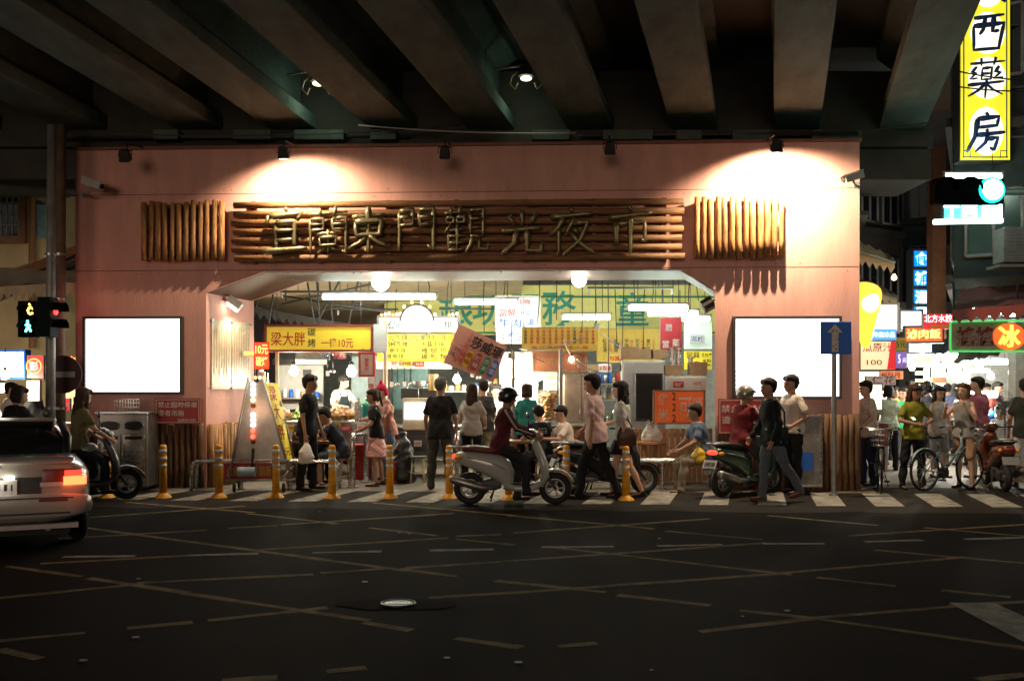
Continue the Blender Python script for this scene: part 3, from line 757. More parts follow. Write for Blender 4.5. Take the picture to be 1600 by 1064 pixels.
def person(label, loc, face, h=1.68, pose=None, skin='b', hair='short', hairc='black', top=None, bottom=None, shoe=(.02, .02, .02), build=1.0, far=False, helmet=None, apron=None, fem=False, extra=None, group=None):
    """face: 0 looks at the camera, 90 to the right, 180 away. pose angles in degrees: arms (forward, out, forearm forward, forearm out), legs (thigh forward, out, shin forward), head (yaw, down)."""
    ps = dict(POSE); ps.update(pose or {})
    k = h / 1.7; kh = k * 1.07; B = build
    root = thing('person', label, 'person', loc, R(face), group, local=True)
    vox = .016 if far else .0115
    L = ps['lean']; U = V((0, -math.sin(R(L)), math.cos(R(L)))); Fw = V((0, -math.cos(R(L)), -math.sin(R(L))))
    tw = Matrix.Rotation(R(ps['twist']), 3, U); SX = tw @ XX; FT = tw @ Fw
    hips = {}; knees = {}; ank = {}
    for side, key in ((1, 'll'), (-1, 'rl')):
        a = ps[key]; hp = V((side * .09 * k * B, 0, -.03 * k)); kn = hp + limb(a[0], a[1], side) * .41 * k
        an = kn + limb(a[2], a[1] * .4, side) * .41 * k
        hips[side], knees[side], ank[side] = hp, kn, an
    if ps['seat'] is not None: pz = ps['seat'] + .1 * k
    else: pz = .075 * k - min(ank[1].z, ank[-1].z)
    o = V((0, 0, pz))
    for D_ in (hips, knees, ank):
        for s in D_: D_[s] = D_[s] + o
    Pv = o
    nk = Pv + U * .53 * k; hy, hd = ps['head']
    HU = V((0, -math.sin(R(L * .4 + hd)), math.cos(R(L * .4 + hd))))
    HR_ = Matrix.Rotation(R(hy), 3, HU); HX = HR_ @ XX
    HF = (HX.cross(HU)).normalized()
    hc = nk + V((0, -math.sin(R(L * .7)), math.cos(R(L * .7)))) * .04 * k + HU * .105 * k + HF * .014 * k
    sh = {}; el = {}; wr = {}; fd = {}
    for side, key in ((1, 'la'), (-1, 'ra')):
        a = ps[key]; s0 = Pv + U * .452 * k + SX * side * .165 * k * B
        e0 = s0 + (tw @ limb(a[0], a[1], side)) * .275 * k
        f0 = tw @ limb(a[2], a[3], side); sh[side], el[side], wr[side], fd[side] = s0, e0, e0 + f0 * .245 * k, f0
    def torso(mb, g, z0=-.1, z1=.52, flare=0.0):
        prof = [(-.10, .125, .088), (-.04, .158, .108), (.03, .163, .112), (.12, .142 if fem else .150, .098), (.2, .132 if fem else .148, .098), (.30, .152, .112), (.38, .164, .112), (.44, .158, .098), (.485, .12, .078), (.52, .07, .06)]
        rs = []
        for z, rx, ry in prof:
            if z < z0 - 1e-6 or z > z1 + 1e-6: continue
            f = flare * max(0, (.12 - z)) / .2
            mid = SX.lerp(XX, max(0, min(1, (.2 - z) / .2)))
            rs.append((Pv + U * z * k - Fw * (.012 * k if z < .1 else 0), mid * (rx * B * k + g + f), Fw * (ry * (B ** 1.4) * k + g + f)))
        mb.rings(rs, None, 16, True, False, 2.3)
    # -------- body
    mb = MB()
    torso(mb, 0)
    mb.cap(nk - U * .04 * kh, hc - HU * .05 * kh - HF * .015 * kh, .060 * kh, .056 * kh)
    hr = [(-.115, .012, .030, .036), (-.095, .020, .046, .056), (-.06, .010, .058, .074), (-.02, .0, .068, .088), (.02, -.006, .073, .095), (.06, -.012, .070, .088), (.09, -.014, .054, .066), (.108, -.016, .028, .034)]
    mb.rings([(hc + HU * z * kh + HF * f * kh, HX * rx * kh, HF * ry * kh) for z, f, rx, ry in hr], None, 16)
    mb.cap(hc + HU * .012 * kh + HF * .082 * kh, hc - HU * .032 * kh + HF * .104 * kh, .009 * kh, .015 * kh)
    mb.cap(hc - HU * .033 * kh + HF * .092 * kh - HX * .012, hc - HU * .033 * kh + HF * .092 * kh + HX * .012, .010 * kh, .010 * kh)
    mb.cap(hc - HU * .066 * kh + HF * .083 * kh - HX * .014, hc - HU * .066 * kh + HF * .083 * kh + HX * .014, .009 * kh, .009 * kh)
    mb.cap(hc + HU * .026 * kh + HF * .083 * kh - HX * .035, hc + HU * .026 * kh + HF * .083 * kh + HX * .035, .010 * kh, .010 * kh)
    for s in (-1, 1): mb.cap(hc + HX * s * .074 * kh + HU * .018 * kh - HF * .008 * kh, hc + HX * s * .071 * kh - HU * .028 * kh, .019 * kh, .012 * kh, flat=(HX, .55))
    for s in (-1, 1):
        mb.cap(sh[s] - SX * s * .03 * k, el[s], .052 * k * B, .039 * k * B)
        mb.cap(el[s], wr[s], .039 * k * B, .026 * k)
        d = fd[s]; n = (SX * -s - d * (SX * -s).dot(d))
        n = n.normalized() if n.length > .1 else (-FT).normalized()
        wv = d.cross(n); 
        if wv.dot(FT) < 0: wv = -wv
        pe = wr[s] + d * .085 * k
        mb.cap(wr[s], pe, .028 * k, .038 * k, flat=(n, .5))
        for i, ln in enumerate((.072, .08, .074, .058)):
            b0 = pe + wv * (.027 - .018 * i) * k
            b1 = b0 + (d + n * .35).normalized() * ln * .5 * k; b2 = b1 + (d + n * 1.3).normalized() * ln * .5 * k
            mb.cap(b0 - d * .01, b1, .0095 * k, .009 * k, n=6); mb.cap(b1, b2, .009 * k, .0078 * k, n=6)
        t0 = wr[s] + d * .03 * k + wv * .024 * k; t1 = t0 + (d * .8 + wv * .8 + n * .2).normalized() * .042 * k; t2 = t1 + (d + n * .3).normalized() * .03 * k
        mb.cap(t0, t1, .012 * k, .0105 * k, n=6); mb.cap(t1, t2, .0105 * k, .0085 * k, n=6)
        mb.cap(hips[s], knees[s], .082 * k * B, .056 * k * B)
        kn, an = knees[s], ank[s]
        mb.cap(kn, kn.lerp(an, .35) + V((0, .012, 0)), .054 * k * B, .054 * k * B); mb.cap(kn.lerp(an, .35) + V((0, .012, 0)), an, .053 * k * B, .034 * k)
    feet = {}
    for s, key in ((1, 'll'), (-1, 'rl')):
        sd = (ank[s] - knees[s]).normalized(); pitch = max(-.5, min(.5, sd.y * .5)) if ps['seat'] is None else 0
        fdv = V((s * .12, -math.cos(pitch), -math.sin(pitch) * .8)).normalized()
        a = ank[s]; heel = a + V((0, .03 * k, -.045 * k)); toe = a + fdv * .16 * k + V((0, 0, -.05 * k))
        feet[s] = (a, heel, toe)
        mb.cap(a, heel, .036 * k, .032 * k); mb.cap(heel, toe, .032 * k, .026 * k)
    body = remesh(mb, 'body', vox, SK[skin], root, 2)
    # -------- face
    mb = MB()
    for s in (-1, 1): mb.ell(hc + HX * s * .031 * kh + HF * .0835 * kh + HU * .006 * kh, .013 * kh, .012 * kh, .0075 * kh, EYE, n=8, k=6)
    for s in (-1, 1): mb.cap(hc + HX * s * .016 * kh + HF * .093 * kh + HU * .03 * kh, hc + HX * s * .046 * kh + HF * .083 * kh + HU * .032 * kh, .0045 * kh, .003 * kh, EYE, n=6)
    mb.cap(hc - HX * .018 * kh + HF * .092 * kh - HU * .062 * kh, hc + HX * .018 * kh + HF * .092 * kh - HU * .062 * kh, .0055 * kh, .0055 * kh, LIP, n=6)
    mb.build('face', root)
    # -------- clothing
    if top:
        c, sleeve, hem = top[0], top[1], top[2]
        mb = MB(); torso(mb, .016, -.10 if hem < -.05 else -.04, .525, .02)
        mb.rings([(Pv + U * z * k - Fw * .01 * k, XX * (r * B * k), Fw * (q * B * k)) for z, r, q in ((hem, .192, .15), (hem + .05, .192, .149), (.05, .185, .14), (.14, .163, .116))], None, 16, True, False, 2.3)
        fr = {'none': .0, 'short': .62, 'long': 1.0}[sleeve]
        for s in (-1, 1):
            if fr: mb.cap(sh[s] - SX * s * .035 * k + U * .006 * k, sh[s].lerp(el[s], fr), .064 * k * B, .062 * k * B if sleeve == 'short' else .054 * k)
            if sleeve == 'long': mb.cap(el[s], el[s].lerp(wr[s], .97), .054 * k * B, .041 * k)
        if len(top) > 3 and top[3] == 'collar': mb.rings([(nk - U * .035 * k + U * z, XX * r * k, Fw * r * .95 * k) for z, r in ((-.03, .085), (.0, .07), (.03, .066))], None, 14)
        remesh(mb, 'shirt', .0165 if far else .0125, cloth(c, top[4] if len(top) > 4 else None), root, 4, .0125, rnd.uniform(0, 9))
        if len(top) > 3 and top[3] == 'stripe':
            for s in (-1, 1):
                mb = MB(); q = (SX * s * .6 + UP * .5).normalized()
                for off in (-.008, .012):
                    pts = [nk + SX * s * .06 * k - U * .03 * k + q * .035, sh[s] + q * .058 * k, sh[s].lerp(el[s], .5) + SX * s * .064 * k, el[s] + SX * s * .056 * k + FT * -.01, el[s].lerp(wr[s], .5) + SX * s * .052 * k, el[s].lerp(wr[s], .93) + SX * s * .044 * k]
                    mb.tube([p + FT * off for p in pts], .006, M['light_grey'], 5)
                mb.build('sleeve_stripe', root)
    if bottom:
        kind, c = bottom[0], bottom[1]; mb = MB(); pat = bottom[2] if len(bottom) > 2 else None
        if kind in ('trousers', 'shorts'):
            mb.rings([(Pv + U * z * k - Fw * .012 * k, XX * (r * B * k), Fw * (q * B * k)) for z, r, q in ((-.12, .13, .1), (-.05, .172, .122), (.02, .172, .12), (.08, .158, .11))], None, 16, True, False, 2.3)
            for s in (-1, 1):
                kn, an, hp = knees[s], ank[s], hips[s]
                if kind == 'trousers':
                    mb.cap(hp, kn, .102 * k * B, .079 * k * B); mb.cap(kn, an + V((0, .004, -.005)), .077 * k * B, .06 * k * B); mb.cap(kn.lerp(an, .35) + V((0, .012, 0)), an, .07 * k * B, .058 * k * B)
                    mb.cap(an + V((0, -.01, -.01)), an + V((0, .012, -.025)), .056 * k, .056 * k)
                else: mb.cap(hp, hp.lerp(kn, .85), .098 * k * B, .088 * k * B)
        else:
            ln = {'skirt': -.40, 'short_skirt': -.26}[kind]
            mid = (knees[1] + knees[-1]) / 2 - Pv; mid = V((mid.x, mid.y, 0))
            mb.rings([(Pv + V((0, 0, z * k)) + mid * (max(0, -z) / .42) * .9, XX * r * k, V((0, -1, 0)) * q * k) for z, r, q in ((ln, .235, .2), (ln * .6, .215, .178), (-.06, .182, .136), (.05, .165, .118), (.1, .15, .108))], None, 18, True, False, 2.2)
        remesh(mb, kind.replace('short_', ''), .0165 if far else .0125, cloth(c, pat), root, 4, .014, rnd.uniform(0, 9))
    for s in (-1, 1):
        a, heel, toe = feet[s]; mb = MB(); low = V((0, 0, -.012 * k))
        mb.cap(heel + low, toe + low * .6, .041 * k, .037 * k, flat=(UP, .85)); mb.cap(heel, a.lerp(heel, .5), .04 * k, .041 * k)
        remesh(mb, 'shoe', .014, cloth(shoe), root, 2)
    if apron:
        mb = MB(); mb.rings([(Pv + U * z * k + Fw * f * k, SX * r * k, Fw * .02) for z, r, f in ((-.25, .17, .13), (0, .17, .135), (.15, .16, .128), (.3, .12, .133), (.42, .08, .118))], None, 12)
        remesh(mb, 'apron', .012, cloth(apron), root, 3, .006)
        mb = MB()
        for s in (-1, 1): mb.tube([Pv + U * .42 * k + Fw * .12 * k + SX * s * .07 * k, Pv + U * .5 * k + Fw * .07 * k + SX * s * .085 * k, Pv + U * .52 * k - Fw * .05 * k + SX * s * .06 * k], .012, cloth(apron), 6)
        mb.build('apron_strap', root)
    # -------- hair
    if hair and not helmet:
        mb = MB(); g = 1.0
        def cap_of_hair(g=1.0, low=-.03, trim=False):
            rs = []
            for z, f, rx, ry in ((low + .012 * trim, -.058 if trim else -.05, .034 if trim else .062, .022 if trim else .046), (-.035, -.054 if trim else -.048, .064 if trim else .076, .046 if trim else .06), (.0, -.048 if trim else -.045, .074 if trim else .081, .062 if trim else .068), (.035, -.034, .083, .083), (.065, -.022, .081, .094), (.095, -.018, .067, .079), (.12, -.018, .036, .044), (.127, -.018, .012, .014)):
                rs.append((hc + HU * (z * 1.06 + .006) * kh + HF * (f - .003) * kh, HX * rx * kh * 1.11, HF * ry * kh * 1.1))
            mb.rings(rs, None, 16)
        cap_of_hair(1.0, -.085, hair == 'short')
        mb.cap(hc + HU * .082 * kh + HF * .045 * kh - HX * .04 * kh, hc + HU * .082 * kh + HF * .045 * kh + HX * .04 * kh, .042 * kh, .042 * kh)
        if hair in ('long', 'verylong'):
            ln = .24 if hair == 'long' else .36
            mb.rings([(hc + HU * z * kh - HF * (.05 + .02 * (z < -.1)) * kh + (UP * 0), HX * r * kh, HF * q * kh) for z, r, q in ((.04, .08, .05), (-.05, .092, .055), (-.14, .105, .05), (-ln * .8, .10, .045), (-ln, .06, .03))], None, 14)
            for s in (-1, 1): mb.cap(hc + HX * s * .072 * kh + HU * .03 * kh - HF * .01 * kh, hc + HX * s * .085 * kh - HU * .17 * kh + HF * .01 * kh, .03 * kh, .022 * kh)
        if hair == 'bob':
            for s in (-1, 1): mb.cap(hc + HX * s * .07 * kh + HU * .03 * kh - HF * .015 * kh, hc + HX * s * .075 * kh - HU * .09 * kh - HF * .015 * kh, .034 * kh, .028 * kh)
            mb.rings([(hc + HU * z * kh - HF * .05 * kh, HX * r * kh, HF * q * kh) for z, r, q in ((.04, .08, .05), (-.05, .088, .05), (-.11, .075, .04))], None, 14)
        if hair == 'curly':
            for i in range(46):
                a = rnd.uniform(0, 6.28); z = rnd.uniform(-.2, .12); r = .095 if z > -.05 else .11
                d = V((math.cos(a) * r, math.sin(a) * r, 0)); p = hc + HX * d.x * kh + HF * (d.y * .95 - .03) * kh + HU * z * k
                if d.y > .04 and z < .05: continue
                mb.ell(p, .034 * kh, .034 * kh, .034 * kh, n=8, k=6)
        if hair in ('pony', 'bun'):
            mb.cap(hc - HF * .1 * kh + HU * .04 * kh, hc - HF * .12 * kh + HU * .05 * kh, .035 * kh, .035 * kh)
            if hair == 'pony': mb.cap(hc - HF * .125 * kh + HU * .03 * kh, hc - HF * .15 * kh - HU * .17 * kh, .035 * kh, .02 * kh)
        if hair == 'headscarf':
            mb.cap(hc + HU * .115 * kh - HF * .05 * kh, hc + HU * .15 * kh - HF * .07 * kh, .045 * kh, .035 * kh)
        if hair != 'headscarf' and not far:      # loose locks break the outline
            for i in range(70):
                a = rnd.uniform(0, 6.283); z = rnd.uniform(.02 if hair == 'short' else -.07, .125); d = V((math.cos(a), math.sin(a)))
                if d.y > .25 and z < .06: continue
                q = math.sqrt(max(.02, 1 - (max(z, 0) / .135) ** 2)); p = hc + HX * d.x * .088 * q * kh + HF * (d.y * .092 * q - .028) * kh + HU * z * kh
                mb.cap(p, p - HU * rnd.uniform(.015, .04) * kh + HX * rnd.uniform(-.014, .014) + HF * rnd.uniform(-.01, .01), .012 * kh, .006 * kh, n=6)
            if hair in ('long', 'verylong'):
                for i in range(26):
                    x = rnd.uniform(-.1, .1); p = hc + HX * x * kh - HF * rnd.uniform(.07, .105) * kh - HU * rnd.uniform(0, .1) * kh
                    mb.cap(p, p - UP * rnd.uniform(.1, .2) * kh + HX * rnd.uniform(-.03, .03), .013, .006, n=6)
        remesh(mb, 'headscarf' if hair == 'headscarf' else 'hair', (.012 if far else .009), HAIR[hairc] if hairc in HAIR else cloth(hairc), root, 1, .004, 3.0)
    if helmet:
        mb = MB(); mb.rings([(hc + HU * z * kh + HF * f * kh, HX * r * kh, HF * q * kh) for z, f, r, q in ((-.07, -.04, .098, .082), (-.02, -.028, .115, .118), (.04, -.014, .122, .133), (.09, -.008, .105, .115), (.125, -.008, .068, .075), (.14, -.008, .02, .022))], helmet, 20)
        he = mb.build('helmet', root)
        mb = MB(); pts = []
        for i in range(9):
            a = R(-70 + 140 * i / 8); pts.append(hc + HX * math.sin(a) * .127 * kh + HF * (math.cos(a) * .143 - .012) * kh + HU * .055 * kh)
        mb.tube(pts, .012, M['black'], 6); mb.build('visor', he)
        mb = MB(); mb.tube([hc + HX * .1 * kh - HU * .02 * kh, hc - HU * .12 * kh + HF * .03 * kh, hc - HX * .1 * kh - HU * .02 * k], .008, M['black'], 5); mb.build('chin_strap', he)
    info = dict(root=root, wr=wr, fd=fd, sh=sh, hc=hc, Pv=Pv, el=el, knees=knees, ank=ank, k=k, SX=SX, FT=FT)
    return info
def wpt(info, p):
    r = info['root']; return V(r.location) + Matrix.Rotation(r.rotation_euler[2], 3, 'Z') @ V(p)
def carrier_bag(p, s, label, m=None, name='plastic_bag'):
    p = V(p); mb = MB()
    mb.rings([(p + V((rnd.uniform(-.01, .01), 0, z * s)), (rx * s, 0, 0), (0, ry * s, 0)) for z, rx, ry in ((-.34, .06, .045), (-.32, .12, .08), (-.24, .145, .1), (-.14, .12, .085), (-.06, .06, .045), (-.02, .03, .02), (.02, .025, .016))], None, 14)
    t = thing(name, label, 'bag', (p.x, p.y, p.z - .34 * s))
    b = remesh(mb, 'sack', .012, m or M['plastic_bag'], None, 2, .02, 2)
    b.data.transform(Matrix.Translation(-V(t.location))); b.parent = t
    mb = MB()
    for sg in (-1, 1): mb.tube([p + V((sg * .03 * s, 0, -.03 * s)), p + V((sg * .035 * s, .01, .03 * s)), p + V((0, 0, .07 * s))], .007, m or M['plastic_bag'], 5)
    mb.build('handle', t)

# ================================================================ VEHICLES
TL_RED = em('tail_lamp_lit', (1, .05, .025), 2.2)
TL_HOT = em('tail_lamp_hot', (1, .14, .04), 4.5)
def wheel(parent, c, axis, Rr, tw, rimm, spokes=5, name='wheel'):
    mb = MB(); mb.torus(c, axis, Rr - tw * .5, tw * .5, M['rubber'], 30, 10, 1.05); wo = mb.build(name, parent)
    c = V(c); axis = V(axis).normalized(); q = UP if abs(axis.z) < .9 else XX; a = axis.cross(q).normalized(); b = axis.cross(a)
    mb = MB(); mb.torus(c, axis, Rr - tw * 1.0, tw * .22, rimm, 30, 8, 1.6); mb.cyl(c - axis * tw * .5, c + axis * tw * .5, Rr * .2, rimm, 16)
    for i in range(spokes):
        t = 2 * math.pi * i / spokes; d = a * math.cos(t) + b * math.sin(t); mb.cap(c + d * Rr * .15, c + d * (Rr - tw), tw * .16, tw * .13, rimm, n=6)
    mb.build('rim', wo); return wo
def scooter(label, loc, rz, paint, seatm, lit=True, plate='', rack=True, group=None):
    """faces local +x, wheels on z=0"""
    t = thing('motor_scooter', label, 'scooter', loc, rz, group, local=True)
    Rw = .225
    wheel(t, (-.585, 0, Rw), (0, 1, 0), Rw, .10, M['steel_dull'], 5); wheel(t, (.60, 0, Rw), (0, 1, 0), Rw, .095, M['steel_dull'], 5)
    mb = MB()   # rear body shell
    st = [(-.80, .60, .70, .045), (-.74, .57, .735, .10), (-.62, .52, .745, .135), (-.45, .45, .735, .155), (-.28, .37, .715, .160), (-.13, .27, .69, .150), (-.03, .22, .62, .125), (.02, .22, .50, .10)]
    mb.rings([((x, 0, (a + b) / 2), (0, w_, 0), (0, 0, (b - a) / 2)) for x, a, b, w_ in st], paint, 20, True, False, 2.8); mb.build('rear_body', t)
    mb = MB()   # floorboard and under-cowl
    mb.rings([((x, 0, z), (0, w_, 0), (0, 0, hh)) for x, z, w_, hh in ((-.12, .28, .13, .07), (.05, .235, .165, .05), (.25, .235, .17, .05), (.36, .27, .16, .06), (.42, .33, .13, .05))], paint, 16, True, False, 3); mb.build('floorboard', t)
    mb = MB(); mb.box((.14, 0, .293), (.36, .26, .014), M['rubber']); mb.build('floor_mat', t)
    mb = MB()   # leg shield
    path = [((.40, .26), .135, .05), ((.46, .40), .17, .06), ((.44, .56), .175, .065), ((.385, .72), .15, .06), ((.33, .84), .10, .055), ((.30, .90), .07, .045)]
    rs = []
    for i, ((x, z), w_, th) in enumerate(path):
        x2, z2 = path[min(i + 1, 5)][0]; x1, z1 = path[max(i - 1, 0)][0]; d = V((x2 - x1, 0, z2 - z1)).normalized()
        rs.append(((x, 0, z), (0, w_, 0), V((d.z, 0, -d.x)) * th))
    mb.rings(rs, paint, 18, True, False, 2.6); mb.build('leg_shield', t)
    mb = MB()   # front mudguard
    rs = []
    for i in range(9):
        a = R(18 + 128 * i / 8); r = Rw + .035; c = V((.60 + r * math.cos(a), 0, Rw + r * math.sin(a)))
        rs.append((c, (0, .075 * (1 - .25 * abs(i - 4) / 4), 0), V((math.cos(a), 0, math.sin(a))) * .022))
    mb.rings(rs, paint, 12, True, False, 2.5); mb.build('mudguard', t)
    mb = MB()
    for s in (-1, 1): mb.cap((.60, s * .07, Rw), (.47, s * .05, .42), .022, .025, M['dark_grey'])
    mb.build('fork', t)
    mb = MB()   # seat
    mb.rings([((x, 0, z), (0, w_, 0), (0, 0, hh)) for x, z, w_, hh in ((-.70, .775, .06, .02), (-.66, .78, .12, .04), (-.5, .775, .145, .05), (-.3, .75, .15, .05), (-.12, .735, .13, .05), (-.03, .725, .09, .035))], seatm, 16, True, False, 2.6); mb.build('seat', t)
    mb = MB()   # headset
    mb.rings([((x, 0, z), (0, w_, 0), (-.02, 0, hh)) for x, z, w_, hh in ((.20, .97, .05, .03), (.25, .98, .10, .06), (.31, .975, .115, .075), (.37, .955, .09, .065), (.41, .94, .05, .04))], paint, 16, True, False, 2.5); hs = mb.build('headset', t)
    mb = MB(); mb.ell((.395, 0, .945), .03, .075, .05, em('head_lamp', (1, .95, .85), 1.2) if lit == 'head' else M['white']); mb.build('headlight', hs)
    mb = MB()
    mb.tube([(.26, -.10, .985), (.23, -.2, .99), (.17, -.33, .99)], .014, M['dark_grey']); mb.tube([(.26, .10, .985), (.23, .2, .99), (.17, .33, .99)], .014, M['dark_grey'])
    for s in (-1, 1): mb.cap((.21, s * .24, .99), (.165, s * .34, .99), .019, .019, M['rubber'])
    mb.build('handlebar', t)
    for s in (-1, 1):
        mb = MB(); mb.tube([(.22, s * .2, 1.0), (.23, s * .27, 1.12), (.22, s * .3, 1.2)], .007, M['black'], 6); mi = mb.build('mirror_stalk', t)
        mb = MB(); mb.ell((.22, s * .31, 1.24), .018, .055, .042, M['black']); mb.ell((.208, s * .31, 1.24), .01, .048, .036, M['steel']); mb.build('mirror', mi)
    mb = MB(); mb.rings([((-.79, 0, .67), (0, .09, 0), (0, 0, .035)), ((-.825, 0, .665), (0, .075, 0), (0, 0, .028))], TL_RED if lit else M['dark_red'], 14, True, False, 3); mb.build('tail_light', t)
    for s in (-1, 1):
        mb = MB(); mb.ell((-.74, s * .125, .655), .06, .03, .03, M['orange_plastic']); mb.build('indicator', t)
    mb = MB(); mb.prism([(-.74, -.07, .58), (-.74, .07, .58), (-.93, .06, .36), (-.93, -.06, .36)], (.018, 0, .012), M['black']); mb.build('rear_mudflap', t)
    mb = MB(); q = Euler((0, R(24), 0)).to_matrix(); mb.box((-.855, 0, .50), (.008, .24, .13), M['white'] if plate else M['grey'], q); pl = mb.build('number_plate', t)
    if plate:
        mb = MB(); mb.text(plate, V((-.8625, 0, .503)), V((0, -1, 0)), q @ UP, .085, M['ink'], .2, ext=.002); mb.build('lettering', pl)
    mb = MB(); mb.box((-.36, .02, .27), (.42, .2, .16), M['dark_grey'], Euler((0, R(-10), 0)).to_matrix()); mb.cyl((-.40, .1, .24), (-.40, .16, .24), .1, M['black']); mb.build('engine', t, bevel=.03)
    mb = MB(); mb.rings([((x, -.17, z), (0, r, 0), (0, 0, r)) for x, z, r in ((-.20, .24, .025), (-.40, .25, .04), (-.48, .27, .062), (-.82, .36, .062), (-.86, .37, .035))], M['steel_dull'], 12); mb.build('exhaust', t)
    mb = MB(); mb.tube([(-.25, .1, .2), (-.3, .17, .02)], .012, M['black'], 6); mb.tube([(-.25, -.1, .2), (-.3, -.14, .1)], .012, M['black'], 6); mb.build('kickstand', t)
    mb = MB()
    if rack: mb.tube([(-.55, -.12, .79), (-.80, -.1, .80), (-.87, 0, .80), (-.80, .1, .80), (-.55, .12, .79)], .012, M['steel_dull'], 8)
    for s in (-1, 1): mb.tube([(-.62, s * .145, .66), (-.3, s * .163, .6), (-.1, s * .15, .5)], .006, M['grey'], 5)
    mb.build('grab_rail', t)
    return t
def bicycle(label, loc, rz, paint, basket=True):
    t = thing('bicycle', label, 'bicycle', loc, rz, None, local=True)
    Rw = .33
    for x in (-.52, .53):
        c = V((x, 0, Rw)); mb = MB(); mb.torus(c, (0, 1, 0), Rw - .018, .018, M['rubber'], 36, 8); wo = mb.build('wheel', t)
        mb = MB(); mb.torus(c, (0, 1, 0), Rw - .042, .010, M['steel'], 36, 6); mb.cyl(c - V((0, .04, 0)), c + V((0, .04, 0)), .022, M['steel'])
        for i in range(20):
            a = 2 * math.pi * i / 20; mb.tube([c + V((0, .03 * (-1) ** i, 0)), c + V((math.cos(a) * (Rw - .04), 0, math.sin(a) * (Rw - .04)))], .0022, M['steel'], 4)
        mb.build('rim', wo)
        mb = MB(); rs = []
        for i in range(10):
            a = R(20 + 140 * i / 9); d = V((math.cos(a), 0, math.sin(a))); rs.append((c + d * (Rw + .02), (0, .03, 0), d * .006))
        mb.rings(rs, paint, 8); mb.build('mudguard', t)
    mb = MB(); bb = V((-.08, 0, .28)); hd = V((.36, 0, .72)); sp = V((-.2, 0, .66)); ra = V((-.52, 0, Rw)); fa = V((.53, 0, Rw))
    for a, b, r in ((bb, hd, .018), (bb, sp, .016), (sp - V((0, 0, .1)), hd - V((0, 0, .16)), .014), (hd - V((0, 0, .17)), hd + V((-.03, 0, .12)), .02)): mb.tube([a, b], r, paint, 8)
    for s in (-1, 1): mb.tube([ra + V((0, s * .05, 0)), bb + V((0, s * .03, 0))], .009, paint, 6); mb.tube([ra + V((0, s * .05, 0)), sp + V((0, s * .01, -.05))], .008, paint, 6); mb.tube([fa + V((0, s * .05, 0)), fa + V((-.1, s * .05, .3)), hd + V((0, s * .02, -.17))], .011, paint, 6)
    mb.build('frame', t)
    mb = MB(); mb.tube([sp, sp + V((-.04, 0, .16))], .013, M['steel']); mb.rings([((x, 0, .85), (0, w_, 0), (0, 0, h_)) for x, w_, h_ in ((-.38, .05, .02), (-.34, .09, .035), (-.22, .075, .032), (-.1, .025, .02))], M['black'], 12); mb.build('saddle', t)
    mb = MB(); h = hd + V((-.03, 0, .12)); mb.tube([h, h + V((-.02, 0, .1)), h + V((.06, 0, .14))], .013, M['steel']); c = h + V((.06, 0, .14))
    mb.tube([c + V((-.18, -.28, .0)), c + V((-.05, -.24, .03)), c + V((0, -.08, 0)), c + V((0, .08, 0)), c + V((-.05, .24, .03)), c + V((-.18, .28, 0))], .012, M['steel'], 8)
    for s in (-1, 1): mb.cap(c + V((-.09, s * .26, .02)), c + V((-.19, s * .285, 0)), .017, .017, M['rubber'])
    mb.build('handlebar', t)
    mb = MB(); mb.cyl(bb - V((0, .03, 0)), bb + V((0, .05, 0)), .09, M['dark_grey'])
    for s in (-1, 1): mb.tube([bb + V((0, s * .05, 0)), bb + V((s * .1, s * .07, -s * .13))], .011, M['steel'], 6); mb.box(bb + V((s * .1, s * .11, -s * .13)), (.09, .08, .025), M['rubber'])
    mb.build('crank', t)
    if basket:
        mb = MB(); c = V((.58, 0, .86))
        for z, g in ((-.12, .8), (-.04, .87), (.04, .94), (.12, 1)): mb.tube([c + V((x * g, y * g, z)) for x, y in ((-.13, -.17), (.13, -.17), (.13, .17), (-.13, .17))], .006, M['steel'], 5, True)
        for i in range(9):
            f = -1 + i / 4
            for x0, y0 in ((-.13, f * .17), (.13, f * .17), (f * .13, -.17), (f * .13, .17)): mb.tube([c + V((x0 * .8, y0 * .8, -.12)), c + V((x0, y0, .12))], .003, M['steel'], 4)
        mb.build('basket', t)
    mb = MB(); mb.tube([ra + V((.1, .06, .02)), ra + V((.02, .16, -.31))], .01, M['steel'], 6); mb.build('kickstand', t)
    return t
